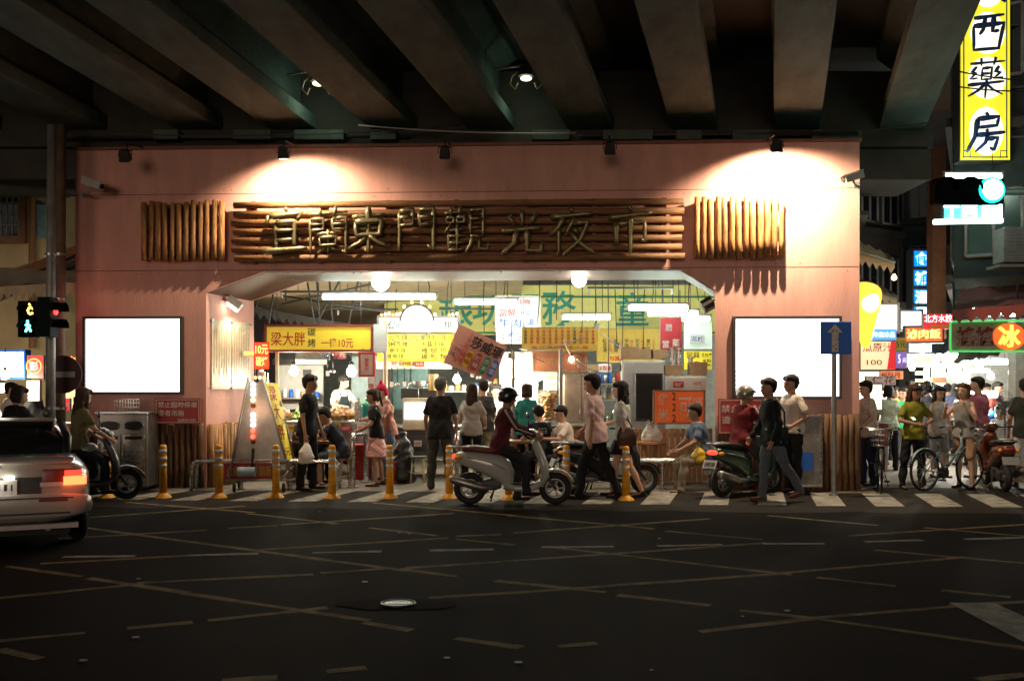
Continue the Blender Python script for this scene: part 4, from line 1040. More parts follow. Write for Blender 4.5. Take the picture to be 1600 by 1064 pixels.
# ================================================================ SIGN / STALL BUILDERS
EX, EZ = V((1, 0, 0)), V((0, 0, 1))
def pxm(Y): return Y / FPX
def board(name, label, rect, Y, face, rows=(), depth=.1, frame=None, fw=.035, cat='sign', group=None, right=None, edge=None, hang=None, off=.007):
    """upright board seen at a photo rectangle, at distance Y; rows: (text, px, py, em_px, width_px, material, vertical)"""
    x0, y0, x1, y1 = rect
    c = P((x0 + x1) / 2, (y0 + y1) / 2, Y); r = V(right).normalized() if right is not None else EX
    n = r.cross(EZ); wd = (x1 - x0) * pxm(Y) / r.x; h = (y1 - y0) * pxm(Y)
    t = thing(name, label, cat, c - EZ * h / 2, group=group)
    q = Matrix((r, -n, EZ)).transposed()
    mb = MB(); mb.box(c - n * depth / 2, (wd - .004, depth, h - .004), edge or M['grey'], q); mb.build('casing', t)
    mb = MB(); mb.add([c + n * .003 + r * (sx * (wd / 2 - .01)) + EZ * (sz * (h / 2 - .01)) for sx, sz in ((-1, -1), (1, -1), (1, 1), (-1, 1))], [(0, 1, 2, 3)], face); mb.build('face', t)
    if frame:
        mb = MB()
        for sx in (-1, 1): mb.box(c + r * sx * (wd / 2 + fw / 2 - .002) - n * depth * .4, (fw, depth + .02, h + 2 * fw), frame, q)
        for sz in (-1, 1): mb.box(c + EZ * sz * (h / 2 + fw / 2 - .002) - n * depth * .4, (wd - .006, depth + .018, fw), frame, q)
        mb.build('frame', t)
    if rows:
        mb = MB()
        for row in rows:
            s, px, py, emp, wpx, m = row[:6]; vert = len(row) > 6 and row[6]
            p = c + r * ((px - (x0 + x1) / 2) * pxm(Y) / r.x) - EZ * ((py - (y0 + y1) / 2) * pxm(Y)) + n * .006
            mb.text(s, p, r, EZ, emp * pxm(Y), m, wpx * pxm(Y) / r.x if wpx else None, ext=.002, vertical=vert, off=off)
        mb.build('lettering', t)
    if hang:
        for f in hang[1:]:
            mb = MB(); mb.tube([c + r * f * wd + EZ * h / 2, c + r * f * wd + EZ * (h / 2 + hang[0])], .008, M['dark_grey'], 5); mb.build('hanger', t)
    return t
YEL_LIT = em('yellow_sign_lit', (.75, .55, .03), .28)
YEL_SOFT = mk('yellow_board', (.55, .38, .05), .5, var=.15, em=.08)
YEL_HOT = em('yellow_sign_bright', (.85, .72, .06), .5)
WHITE_LIT = em('white_sign_lit', (.75, .85, .9), .45)
WHITE_HOT = em('white_sign_hot', (1, 1, 1), 2.0)
RED_LIT = em('red_sign_lit', (.75, .03, .04), .7)
CYAN_LIT = em('cyan_sign_lit', (.25, .9, 1), 2.4)
BLUE_LIT = em('blue_sign_lit', (.0, .22, .9), 1.6)
def cabinet(name, label, rect, Y, depth, m, doors=2, knob=None, cat='cabinet', legs=0.0, feet=False, extra=None):
    x0, y0, x1, y1 = rect
    a = P(x0, y1, Y); b = P(x1, y0, Y); wd = b.x - a.x; h = b.z - a.z
    t = thing(name, label, cat, ((a.x + b.x) / 2, Y + depth / 2, a.z))
    cx = (a.x + b.x) / 2; z0 = a.z + legs
    mb = MB(); mb.box((cx, Y + depth / 2 + .02, (z0 + b.z) / 2), (wd, depth, b.z - z0), m); mb.build('body', t, bevel=.012)
    for i in range(doors):
        w1 = (wd - .04) / doors; c = V((a.x + .02 + w1 * (i + .5), Y + .006, (z0 + b.z) / 2))
        mb = MB(); mb.box(c, (w1 - .02, .024, b.z - z0 - .06), m); d = mb.build('door', t, bevel=.006)
        mb = MB(); mb.tube([c + V((w1 * .38, -.012, .1)), c + V((w1 * .38, -.04, .08)), c + V((w1 * .38, -.04, -.08)), c + V((w1 * .38, -.012, -.1))], .009, M['steel'], 6); mb.build('handle', d)
    if legs:
        for sx in (-1, 1):
            for yy in (.06, depth - .02):
                mb = MB(); mb.cyl((cx + sx * (wd / 2 - .05), Y + yy, a.z), (cx + sx * (wd / 2 - .05), Y + yy, z0), .022, M['steel_dull'], 10); mb.build('leg', t)
    return t
def counter(label, x0, x1, Y, depth, z, m_top, m_front, name='stall_counter', shelf=True):
    a = P(x0, 700, Y).x; b = P(x1, 700, Y).x; cx = (a + b) / 2; wd = b - a
    t = thing(name, label, 'counter', (cx, Y + depth / 2, .004))
    mb = MB(); mb.box((cx, Y + depth / 2, z), (wd, depth, .045), m_top); mb.build('worktop', t, bevel=.01)
    mb = MB(); mb.box((cx, Y + .05, z - .24), (wd - .06, .025, .42), m_front); mb.build('front_panel', t, bevel=.006)
    for sx in (-1, 1):
        for yy in (.06, depth - .06):
            mb = MB(); mb.box((cx + sx * (wd / 2 - .06), Y + yy + .03 * (yy < .1), (z - .02) / 2), (.05, .05, z - .03), M['steel_dull']); mb.build('leg', t)
    if shelf:
        mb = MB(); mb.box((cx, Y + depth / 2 + .06, .32), (wd - .16, depth - .2, .025), m_top); mb.build('shelf', t)
    return t
def heap(name, label, c, rx, ry, rz, m, n, s, cat='food'):
    c = V(c); mb = MB()
    for i in range(n):
        a = rnd.uniform(0, 6.283); r = math.sqrt(rnd.random()); x, y = r * math.cos(a) * rx, r * math.sin(a) * ry
        z = rz * (1 - r * r) * rnd.uniform(.4, 1.0)
        q = Euler((rnd.uniform(0, 3), rnd.uniform(0, 3), rnd.uniform(0, 3))).to_matrix()
        mb.ell(c + V((x, y, z + s * .4)), s * rnd.uniform(.7, 1.2), s * rnd.uniform(.5, .9), s * rnd.uniform(.35, .7), m[i % len(m)], q, n=7, k=5)
    return tag(mb.build(name, loc=c), label, cat)
def basket(label, c, sx, sy, h, m):
    c = V(c); t = thing('food_basket', label, 'basket', c); mb = MB()
    for z, g in ((.01, .86), (h * .33, .91), (h * .66, .95), (h, 1)): mb.tube([c + V((x * sx / 2 * g, y * sy / 2 * g, z)) for x, y in ((-1, -1), (1, -1), (1, 1), (-1, 1))], .011, m, 6, True)
    for i in range(9):
        f = -1 + i / 4
        for x0, y0 in ((f, -1), (f, 1), (-1, f), (1, f)): mb.tube([c + V((x0 * sx / 2 * .86, y0 * sy / 2 * .86, .01)), c + V((x0 * sx / 2, y0 * sy / 2, h))], .007, m, 4)
    mb.box(c + V((0, 0, .012)), (sx * .84, sy * .84, .012), m); mb.build('wicker', t)
def bottle(c, m, capm, h, label, group='sauce bottles'):
    c = V(c); t = thing('bottle', label, 'bottle', c, group=group); r = h * .16
    mb = MB(); mb.rings([(c + V((0, 0, z * h)), (q * r, 0, 0), (0, q * r, 0)) for z, q in ((0, .9), (.04, 1), (.55, 1), (.72, .55), (.82, .36))], m, 14); mb.build('body', t)
    mb = MB(); mb.rings([(c + V((0, 0, z * h)), (q * r, 0, 0), (0, q * r, 0)) for z, q in ((.82, .42), (.9, .4), (1.0, .12))], capm, 12); mb.build('cap', t)
def stool(c, h, r, label, m_seat, m_leg):
    c = V(c); t = thing('stool', label, 'stool', c)
    mb = MB(); mb.cyl(c + V((0, 0, h - .03)), c + V((0, 0, h)), r, m_seat, 22); mb.build('seat', t, bevel=.008)
    for i in range(4):
        a = math.pi / 4 + i * math.pi / 2; d = V((math.cos(a), math.sin(a), 0)); mb = MB(); mb.tube([c + d * r * 1.05 + V((0, 0, .005)), c + d * r * .8 + V((0, 0, h - .03))], .013, m_leg, 7); mb.build('leg', t)
    mb = MB(); mb.torus(c + V((0, 0, h * .4)), EZ, r * .92, .008, m_leg, 24, 6); mb.build('stretcher', t)
def tube_lamp(px0, px1, py, Y, label, lit=True, r=.033, drop=.9):
    a, b = P(px0, py, Y), P(px1, py, Y); c = a.lerp(b, .5)
    t = thing('tube_lamp', label, 'tube lamp', c, group='fluorescent tube lamps')
    mb = MB(); mb.box(c + V((0, 0, .085)), ((b - a).length + .1, .055 if lit else .09, .035), M['dark_grey'] if not lit else M['grey'])
    for p, s in ((a, -1), (b, 1)): mb.box(p + V((s * .02, 0, .02)), (.03, .06, .1), M['light_grey'])
    mb.build('fitting', t, bevel=.006)
    if lit:
        mb = MB(); mb.cyl(a, b, r, M['tube_lit'], 12); mb.build('tube', t)
    for f in (.15, .85):
        mb = MB(); mb.tube([a.lerp(b, f) + V((0, 0, .09)), a.lerp(b, f) + V((0, 0, drop))], .007, M['black'], 5); mb.build('hanger', t)
M['tube_lit'] = em('tube_lit', (.76, .95, .80), 62, var=0)
M['bulb_lit'] = em('bulb_lit', (1, .90, .66), 60, var=0)
M['bulb_big'] = em('bulb_big', (1, .97, .88), 34, var=0)
def bulb(px, py, Y, r, label, m=None, drop=.7, light=0, col=(1, .9, .68)):
    p = P(px, py, Y); t = thing('light_bulb', label, 'light bulb', p, group='hanging light bulbs')
    mb = MB(); mb.rings([(p + V((0, 0, z * r)), (q * r, 0, 0), (0, q * r, 0)) for z, q in ((-1, .15), (-.85, .55), (-.4, .93), (.1, .98), (.6, .75), (1.1, .42), (1.4, .38))], m or M['bulb_lit'], 16); mb.build('globe', t)
    mb = MB(); mb.cyl(p + V((0, 0, 1.35 * r)), p + V((0, 0, 2.1 * r)), r * .42, M['black'], 12); mb.tube([p + V((0, 0, 2 * r)), p + V((0, 0, drop))], .008, M['black'], 5); mb.build('lampholder', t)
    if light:
        d = bpy.data.lights.new('bulb_light', 'POINT'); d.energy = light * 2.5; d.color = col; d.shadow_soft_size = r
        o = bpy.data.objects.new('bulb_light', d); COL.objects.link(o); o.location = p + V((0, -.02, -r * 1.4))

# ================================================================ MARKET INTERIOR
# back wall, roof, banner
mb = MB(); mb.box((.6, 27.6, 2.4), (12, .2, 4.8), mk('market_back_wall', (.33, .36, .33), .8)); tag(mb.build('market_wall', loc=(.6, 27.6, 0)), 'plain grey green wall closing the far end of the market hall', 'wall')
TARP = mk('tarp', (.62, .5, .34), .8, var=.18, scale=3)
def tarp(label, pts, scallop=None, m=None):
    t = thing('awning', label, 'awning', V(pts[0]))
    mb = MB(); a, b, c, d = [V(p) for p in pts]; n = 10
    grid = [[a.lerp(b, i / n).lerp(d.lerp(c, i / n), j / 6) + V((0, 0, -.05 * math.sin(math.pi * j / 6) - .03 * math.sin(i * 2.1))) for i in range(n + 1)] for j in range(7)]
    vs = [p for row in grid for p in row] + [p + V((0, 0, .012)) for row in grid for p in row]; k = (n + 1) * 7
    fs = [(j * (n + 1) + i, j * (n + 1) + i + 1, (j + 1) * (n + 1) + i + 1, (j + 1) * (n + 1) + i) for j in range(6) for i in range(n)]
    mb.add(vs, fs + [tuple(k + x for x in f[::-1]) for f in fs], m or TARP, True); mb.build('canvas', t)
    if scallop:
        mb = MB(); e0, e1 = grid[scallop[0]][0], grid[scallop[0]][-1]; q = scallop[1]
        for i in range(q):
            p0, p1 = e0.lerp(e1, i / q), e0.lerp(e1, (i + 1) / q)
            mb.prism([p0 + V((0, 0, .02)), p0 - V((0, 0, .10)), p0.lerp(p1, .5) - V((0, 0, .22)), p1 - V((0, 0, .10)), p1 + V((0, 0, .02))], (0, .012, 0), scallop[2])
        mb.build('scalloped_edge', t)
    return t
tarp('cream canvas awning under trusses behind yellow grill sign', [(-5.4, 18.8, 3.75), (.3, 18.8, 4.25), (.1, 26.5, 3.35), (-5.6, 26.5, 2.95)], (6, 40, M['light_grey']))
tarp('second canvas awning with dark scalloped edge behind yellow grill sign', [(-5.7, 20.4, 3.35), (-2.9, 20.4, 2.85), (-2.8, 25.0, 3.0), (-5.7, 25.0, 3.4)], (0, 18, M['dark_grey']))
mb = MB(); mb.box((.7, 23.3, 4.55), (13, .9, .5), M['dark_grey']); mb.box((.7, 20.2, 4.25), (12.6, .25, .3), M['dark_grey']); tag(mb.build('roof_beam', loc=(.7, 22, 4.3)), 'dark steel roof beams above the yellow market banner', 'roof beam')
mb = MB(); mb.prism([(-6.2, 17.8, 4.62), (6.2, 17.3, 4.62), (9.4, 28, 4.9), (-4.0, 28, 4.9)], (0, 0, .08), M['dark_grey']); tag(mb.build('market_roof', loc=(0, 22, 4.6)), 'dark sheet roof covering the market lane behind the gate', 'roof')
t = thing('truss', 'thin steel roof truss bars under cream awning', 'truss', P(500, 470, 18.9)); 
for a, b in (((445, 437), (447, 470)), ((495, 437), (500, 505)), ((480, 440), (492, 505)), ((560, 437), (545, 505)), ((515, 440), (520, 505)), ((440, 475), (600, 440)), ((600, 487), (440, 462)), ((420, 505), (428, 450)), ((412, 440), (400, 480)), ((600, 470), (470, 490)), ((530, 440), (495, 505))):
    mb = MB(); mb.tube([P(*a, 19.0), P(*b, 19.3)], .018, M['dark_grey'], 6); mb.build('bar', t)
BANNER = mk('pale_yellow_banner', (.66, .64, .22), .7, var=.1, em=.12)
TEAL = mk('banner_green', (.03, .30, .24), .6, var=.1)
t = board('market_banner', 'long pale yellow banner with big green brush characters across back of hall', (600, 445, 1125, 524), 22.5, BANNER, [('銀', 712, 483, 60, 56, TEAL), ('功', 764, 484, 56, 54, TEAL), ('服', 820, 484, 52, 50, TEAL), ('務', 873, 483, 58, 54, TEAL), ('童', 988, 485, 56, 54, TEAL)], depth=.06, off=.012)
mb = MB()
for y in (464, 520): mb.box(P(862, y, 22.47), (7.5, .006, .045), M['green'])
mb.build('stripe', t)
# tube lamps
tube_lamp(505, 680, 465, 17.9, 'longest lit tube lamp left of the white dome, over the grill stall')
tube_lamp(712, 807, 473, 18.4, 'lit tube lamp above the tilted pink banner')
tube_lamp(880, 952, 497, 18.6, 'lit tube lamp over yellow and red menu cloth')
tube_lamp(983, 1074, 482, 17.7, 'brightest lit tube lamp left of red hanging banner')
tube_lamp(1013, 1090, 491, 18.8, 'lit tube lamp crossing top of red hanging banner')
tube_lamp(1064, 1108, 499, 19.8, 'short lit tube lamp at far end beside black flood lamp')
tube_lamp(442, 600, 463, 18.6, 'long unlit dark tube fitting under cream awning', lit=False, drop=.5)
tube_lamp(922, 1048, 457, 18.2, 'unlit dark tube fitting just under gate header', lit=False, drop=.4)
tube_lamp(690, 790, 489, 20.6, 'unlit dark tube fitting in front of green banner characters', lit=False, drop=1.0)
tube_lamp(530, 618, 490, 20.0, 'unlit dark tube fitting above the right end of yellow grill sign', lit=False, drop=.6)
# bulbs
bulb(595, 441, 16.6, .15, 'biggest bright bulb at gate header above the grill sign', M['bulb_big'], .3, 12, (1, .95, .85))
bulb(905, 437, 16.7, .125, 'bright bulb at gate header above yellow menu cloth', M['bulb_big'], .3, 8, (1, .93, .8))
bulb(459, 580, 18.8, .085, 'lit bulb over the produce by neon trolley', None, .75, 55)
bulb(549, 581, 18.9, .095, 'lit bulb beside the cook in the white shirt', None, .75, 25)
bulb(714, 593, 18.9, .075, 'small lit bulb above long haired woman at counter', None, .75, 40)
bulb(799, 578, 18.6, .15, 'dazzling bulb at shawarma stall beside teal hooded woman', None, .8, 80)
bulb(843, 586, 19.3, .10, 'lit bulb over menu panel at shawarma stall', None, .6, 45)
bulb(893, 562, 18.7, .05, 'tiny lit bulb under brown red panel', None, .4, 0)
# stall A: grill
RED = M['ink_red']; INK = M['ink']
board('stall_sign', 'long yellow sign with red characters over the grill stall', (416, 510, 580, 547), 18.2, YEL_LIT, [('梁大胖', 450, 530, 23, 54, RED), ('碳', 487, 519, 14, 13, INK), ('烤', 487, 536, 14, 13, INK), ('一律10元', 527, 536, 16, 50, RED)], depth=.3, frame=M['dark_red'], hang=(.8, -.4, 0, .4))
board('stall_sign', 'blank grey end panel hung between yellow grill sign and menu board', (583, 506, 604, 551), 18.15, M['light_grey'], depth=.2)
counter('stainless grill counter loaded with produce behind the diners', 414, 604, 18.3, .9, 1.0, M['steel'], M['steel_dull'])
GREENS = [mk('greens', c, .6, var=.3) for c in ((.16, .28, .05), (.28, .36, .08), (.08, .17, .04))]
SNACK = [mk('snack', c, .6, var=.3) for c in ((.5, .26, .09), (.58, .38, .16), (.36, .16, .07), (.62, .46, .24), (.5, .2, .12))]
zc_ = 1.025
def at(px, Y, z): return V(((px - CX) / FPX * Y, Y, z))
heap('greens', 'heap of green vegetables on grill counter', at(472, 18.75, zc_), .2, .18, .2, GREENS, 90, .045)
for i, (px, s) in enumerate(((440, 'basket of brown snacks nearest the neon trolley board'), (505, 'wicker basket of snacks behind man in black tee'), (527, 'wicker basket heaped with skewers in front of the cook'), (560, 'wicker basket of pale snacks beside green cups'), (586, 'wicker basket of snacks at the end of grill counter'))):
    c = at(px, 18.6, zc_); basket(s, c, .38, .42, .13, M['wood_pale']); heap('snacks', 'snack heap filling the ' + s, c + V((0, 0, .05)), .18, .19, .16, SNACK, 70, .05)
for i in range(9):
    c = at(494 + i * 10.5, 19.0, zc_)
    mb = MB(); mb.box(c + V((0, 0, .1)), (.10, .12, .2), M['white'] if i % 2 else M['cream']); mb.box(c + V((0, -.063, .1)), (.08, .004, .08), M['red'])
    tag(mb.build('snack_box', loc=c, bevel=.004), 'small printed snack box in the row at back of grill counter', 'box', 'snack boxes on the grill counter')
t = thing('range_hood', 'grey steel range hood and back panel behind produce bulb', 'range hood', P(468, 640, 20.4)); 
mb = MB(); mb.box(P(468, 605, 20.4), (.98, .06, .9), M['light_grey']); mb.build('back_panel', t)
mb = MB(); a = P(468, 562, 20.1); mb.rings([(a + V((0, 0, z)), (x, 0, 0), (0, y, 0)) for z, x, y in ((-.1, .55, .4), (0, .55, .4), (.2, .3, .25), (.3, .3, .25))], M['steel_dull'], 4, False, False); mb.build('hood', t)
mb = MB(); mb.box(P(480, 582, 20.36), (.17, .02, .12), M['dark_grey']); mb.build('vent_panel', t)
cabinet('upright_cabinet', 'pale blue tall cabinet behind the cook', (548, 556, 608, 700), 20.8, .6, mk('pale_blue', (.38, .52, .56), .5), 2)
cabinet('upright_cabinet', 'dark tall cabinet under red framed notice', (585, 566, 610, 640), 19.9, .4, M['dark_grey'], 1)
mb = MB(); mb.cyl(at(433, 18.25, .004), P(433, 548, 18.25), .035, M['cream']); tag(mb.build('stall_post', loc=at(433, 18.25, 0)), 'pale round post under the left end of yellow grill sign', 'post')
mb = MB(); mb.cyl(at(602, 18.2, .004), P(602, 500, 18.2), .04, M['cream']); tag(mb.build('stall_post', loc=at(602, 18.2, 0)), 'pale round post between grill stall and steak stall', 'post')
board('framed_notice', 'notice in thick red frame hanging below the grill sign', (563, 553, 583, 586), 17.9, mk('notice_face', (.5, .36, .28), .4), [('營業中', 573, 570, 7, 7, RED, True)], depth=.04, frame=M['red'], hang=(.1, -.3, .3))
board('pole_sign', 'narrow white strip with red characters under red framed notice', (575, 590, 585, 626), 18.6, M['white'], [('碳烤', 580, 608, 9, 9, RED, True)], depth=.08)
c = at(574, 18.35, zc_); t = thing('drink_tub', 'teal plastic tub with green lid at end of grill counter', 'tub', c)
mb = MB(); mb.rings([(c + V((0, 0, z)), (r, 0, 0), (0, r, 0)) for z, r in ((0, .09), (.02, .1), (.26, .12), (.28, .125))], mk('teal_tub', (.03, .32, .32), .3), 18); mb.build('tub', t)
mb = MB(); mb.rings([(c + V((0, 0, z)), (r, 0, 0), (0, r, 0)) for z, r in ((.285, .13), (.31, .13), (.33, .05), (.4, .05), (.42, .02))], mk('green_lid', (.05, .4, .18), .3), 18); mb.build('lid', t)
for i, px in enumerate((556, 561, 566)):
    c = at(px, 18.4, zc_); mb = MB(); h = (.34, .42, .3)[i]
    for j in range(7): mb.rings([(c + V((0, 0, j * h / 7 + z)), (r, 0, 0), (0, r, 0)) for z, r in ((0, .028), (h / 7 - .006, .036), (h / 7 - .003, .037))], M['white'], 12)
    tag(mb.build('cup_stack', loc=c), ('left shorter', 'middle taller', 'right lowest')[i] + ' stack of white cups beside the teal tub', 'cups', 'stacks of white cups')
for px, py, h in ((412, 590, .45), (421, 600, .3), (405, 560, .5)):
    c = P(px, py + 30, 18.7); mb = MB(); mb.rings([(c + V((0, 0, z * h)), (r, 0, 0), (0, r, 0)) for z, r in ((0, .07), (.5, .1), (1, .085), (1.05, .03))], M['plastic_bag'], 14); tag(mb.build('hanging_bag', loc=c), 'pale plastic bag hung beside the LED price panel', 'bag', 'plastic bags hung at the grill stall')
# diners' table
def table(label, x0, x1, Y, depth, z, m):
    a, b = at(x0, Y, 0).x, at(x1, Y, 0).x; cx = (a + b) / 2; t = thing('low_table', label, 'table', (cx, Y + depth / 2, 0))
    mb = MB(); mb.box((cx, Y + depth / 2, z), (b - a, depth, .05), m); mb.build('table_top', t, bevel=.008)
    for sx in (-1, 1):
        for sy in (.08, depth - .08):
            mb = MB(); mb.cyl((cx + sx * ((b - a) / 2 - .1), Y + sy, .004), (cx + sx * ((b - a) / 2 - .1), Y + sy, z - .02), .05, M['wood'], 12); mb.build('leg', t)
table('wooden table with three diners in front of grill counter', 440, 532, 16.75, .55, .70, M['wood'])
for px, s in ((462, 'diner in grey tee'), (536, 'diner in dark navy tee')): stool(at(px, 17.0 if px < 500 else 16.6, .004), .45, .16, 'wooden stool under the ' + s, M['wood'], M['wood'])
c = at(503, 16.95, .725); mb = MB(); mb.rings([(c + V((0, 0, z)), (r, 0, 0), (0, r, 0)) for z, r in ((0, .03), (.17, .045), (.175, .04))], em('drink', (.8, .35, .04), .15), 14); tag(mb.build('drink_cup', loc=c), 'tall cup of orange drink on the diners table', 'cup')
# stall B: steak
board('menu_board', 'bright yellow steak menu board with black rows of dishes and prices', (592, 521, 706, 562), 19.4, YEL_HOT, [('力牛排', 622, 528, 9.5, 30, INK), ('170', 647, 528, 8, 11, RED), ('胡椒牛排', 619, 538, 9.5, 36, INK), ('110', 647, 538, 8, 11, RED), ('美國牛小排', 677, 528, 9.5, 40, INK), ('大蒜牛排', 676, 538, 9.5, 36, INK), ('雞 腿 排', 678, 548, 9.5, 40, INK), ('鐵 板 麵', 678, 557, 9, 40, INK), ('沙朗牛排', 617, 548, 8, 34, INK), ('鱈魚排', 617, 557, 8, 28, INK), ('170', 702, 528, 8, 9, RED), ('110', 702, 538, 8, 9, RED)], depth=.14, frame=M['yellow'])
board('name_strip', 'white strip sign with black characters above yellow steak menu', (592, 496, 716, 520), 19.4, WHITE_LIT, [('宏心', 618, 508, 13, 30, INK), ('牛', 672, 508, 13, 12, INK), ('排', 700, 508, 13, 13, INK)], depth=.14, frame=M['grey'])
c = P(652, 506, 19.34); t = thing('dome_sign', 'glowing white dome sign ringed with small coloured bulbs on the steak strip', 'sign', c)
pts = [c + V((.295 * math.cos(R(a)), 0, .05 + .295 * math.sin(R(a)))) for a in range(0, 181, 12)] + [c + V((-.295, 0, -.16)), c + V((.295, 0, -.16))]
mb = MB(); mb.prism(pts, (0, -.12, 0), WHITE_HOT); mb.build('face', t)
mb = MB(); mb.tube([p + V((0, -.06, 0)) for p in [c + V((.325 * math.cos(R(a)), 0, .05 + .325 * math.sin(R(a)))) for a in range(0, 181, 12)]], .02, M['dark_grey'], 6); mb.build('rim', t)
for i, a in enumerate((20, 48, 75, 105, 132, 160)):
    mb = MB(); mb.ell(c + V((.37 * math.cos(R(a)), -.08, .05 + .37 * math.sin(R(a)))), .03, .03, .03, em('fairy', (1, .35, .1) if i % 2 else (1, .75, .4), 7), n=8, k=6); mb.build('small_bulb', t)
for i in range(9):
    p = P(596 + i * 6 + (70 if i > 5 else 0), 492 - (i % 3), 19.3); mb = MB(); mb.ell(p, .028, .028, .028, em('fairy', (1, .2, .08) if i % 3 == 0 else (1, .7, .4), 6), n=8, k=6)
    tag(mb.build('fairy_light', loc=p), 'tiny coloured bulb strung along top of the steak strip sign', 'fairy light', 'fairy lights on the steak stall')
cabinet('glass_cabinet', 'teal glass fronted cooling cabinet under the steak menu', (612, 572, 668, 640), 20.6, .6, mk('teal_cab', (.16, .3, .31), .3), 2)
mb = MB(); c = P(650, 568, 20.2); mb.box(c, (1.5, .9, .1), M['white']); mb.box(c + V((0, -.4, -.08)), (1.5, .05, .08), M['light_grey']); tag(mb.build('stall_shelf', loc=c, bevel=.01), 'long white shelf below the yellow steak menu', 'shelf')
for i, (px, m, h) in enumerate(((612, 'steel', .2), (622, 'white', .15), (633, 'steel_dull', .22), (684, 'cream', .24), (694, 'steel', .2), (702, 'red', .14))):
    c = P(px, 564, 20.0) + V((0, 0, .03)); mb = MB(); mb.rings([(c + V((0, 0, z * h)), (r, 0, 0), (0, r, 0)) for z, r in ((0, .06), (.05, .07), (.9, .075), (1, .07), (1.1, .02))], M[m], 14)
    tag(mb.build('pot', loc=c), ('steel pot at the left end of white shelf', 'white tub on the white shelf', 'dull steel pot on the white shelf', 'cream jar at right of the white shelf', 'steel pot at right of the white shelf', 'red tub at right end of the white shelf')[i], 'pot')
counter('dark steak counter behind man in black shirt', 606, 760, 18.0, .8, .92, M['steel'], M['dark_grey'])
t = cabinet('monitor_cabinet', 'beige cabinet holding a small glowing screen', (629, 622, 668, 672), 17.95, .5, M['cream'], 0, cat='monitor')
mb = MB(); a, b = P(632, 655, 17.93), P(664, 629, 17.93); mb.box(a.lerp(b, .5), (b.x - a.x, .02, b.z - a.z), em('monitor_screen', (.85, 1, .95), 2.6)); mb.build('screen', t)
cabinet('stove', 'black gas stove beneath the teal glass cabinet', (626, 607, 690, 623), 19.0, .6, M['black'], 2, cat='stove')
mb = MB(); c = P(655, 606, 19.2); mb.rings([(c + V((0, 0, z)), (r, 0, 0), (0, r, 0)) for z, r in ((0, .1), (.02, .13), (.12, .14), (.13, .14))], M['steel_dull'], 18); mb.tube([c + V((.13, 0, .1)), c + V((.38, 0, .13))], .015, M['black']); tag(mb.build('pan', loc=c), 'deep steel pan on the black stove', 'pan')
mb = MB(); c = P(677, 610, 18.9); mb.rings([(c + V((0, 0, z)), (r, 0, 0), (0, r, 0)) for z, r in ((0, .09), (.3, .09), (.31, .08))], SNACK[1], 14); tag(mb.build('bread_tub', loc=c), 'tall brown tub beside the stove behind the man in black', 'tub')
stool(at(653, 16.9, .004), .46, .15, 'round steel legged stool at the steak counter', M['dark_grey'], M['cream'])
def bin_(c, label, m, h=.36, r=.13):
    c = V(c); t = thing('plastic_bin', label, 'bin', c); mb = MB()
    mb.rings([(c + V((0, 0, z * h)), (r * q, 0, 0), (0, r * q, 0)) for z, q in ((0, .8), (.03, .82), (.96, 1.05), (1, 1.14), (1.01, 1.08), (.9, 1.0))], m, 18); mb.build('tub', t)
bin_(at(616, 16.95, .004), 'red plastic bin behind the woman in checked skirt', M['red'])
bin_(at(566, 17.7, .004), 'large red tub by the grill counter', M['red'], .62, .2)
c = at(630, 17.0, .004); mb = MB(); mb.rings([(c + V((rnd.uniform(-.03, .03), 0, z)), (a, 0, 0), (0, b, 0)) for z, a, b in ((0, .16, .16), (.05, .21, .2), (.3, .2, .2), (.55, .17, .17), (.72, .09, .1), (.85, .05, .05))], None, 14)
b_ = remesh(mb, 'refuse_sack', .025, mk('bin_liner', (.012, .012, .013), .5, var=.2, bump=.6, bscale=14), None, 1, .03, 1); b_.data.transform(Matrix.Translation(-c)); b_.location = c; tag(b_, 'bulging black refuse sack beside the stool at steak counter', 'refuse sack')
# stall C: shawarma
board('light_box', 'white light box with red and blue soup characters beside the green banner', (776, 465, 842, 516), 19.6, WHITE_LIT, [('排骨', 818, 472, 11, 22, M['ink_red']), ('當歸', 793, 489, 13, 26, M['ink_red']), ('十全', 820, 489, 11, 20, M['ink_blue']), ('牛肉', 797, 505, 14, 34, M['ink_blue']), ('湯', 829, 504, 13, 12, M['ink_blue']), ('溫補', 781, 497, 5, 5, M['ink_blue'], True)], depth=.25, frame=M['light_grey'], right=(1, .05, 0))
board('light_box', 'smaller white light box with dark characters under soup light box', (778, 518, 822, 534), 19.5, WHITE_LIT, [('養生', 805, 526, 14, 28, M['ink_blue']), ('保健', 786, 526, 6, 6, M['ink_red'], True)], depth=.2, frame=M['light_grey'])
# tilted pink cloth banner
PINKCLOTH = mk('banner_cloth', (.70, .33, .24), .8, var=.12, scale=4)
cor = [P(717, 506, 17.2), P(792, 541, 17.2), P(771, 597, 17.0), P(693, 567, 17.0)]
t = thing('cloth_banner', 'tilted pink cloth banner with black characters and coloured capsules', 'banner', P(742, 551, 17.1))
n = 10; vs = []
for j in range(n + 1):
    for i in range(n + 1):
        p = cor[0].lerp(cor[1], i / n).lerp(cor[3].lerp(cor[2], i / n), j / n); vs.append(p + V((0, .02 * math.sin(i * .8) * math.sin(j * .7) + .05 * max(0, 1 - (i + j) / 4), 0)))
k = (n + 1) ** 2; fs = [(j * (n + 1) + i, (j + 1) * (n + 1) + i, (j + 1) * (n + 1) + i + 1, j * (n + 1) + i + 1) for j in range(n) for i in range(n)]
mb = MB(); mb.add(vs + [p + V((0, .006, 0)) for p in vs], fs + [tuple(k + x for x in f[::-1]) for f in fs], PINKCLOTH, True); mb.build('cloth', t)
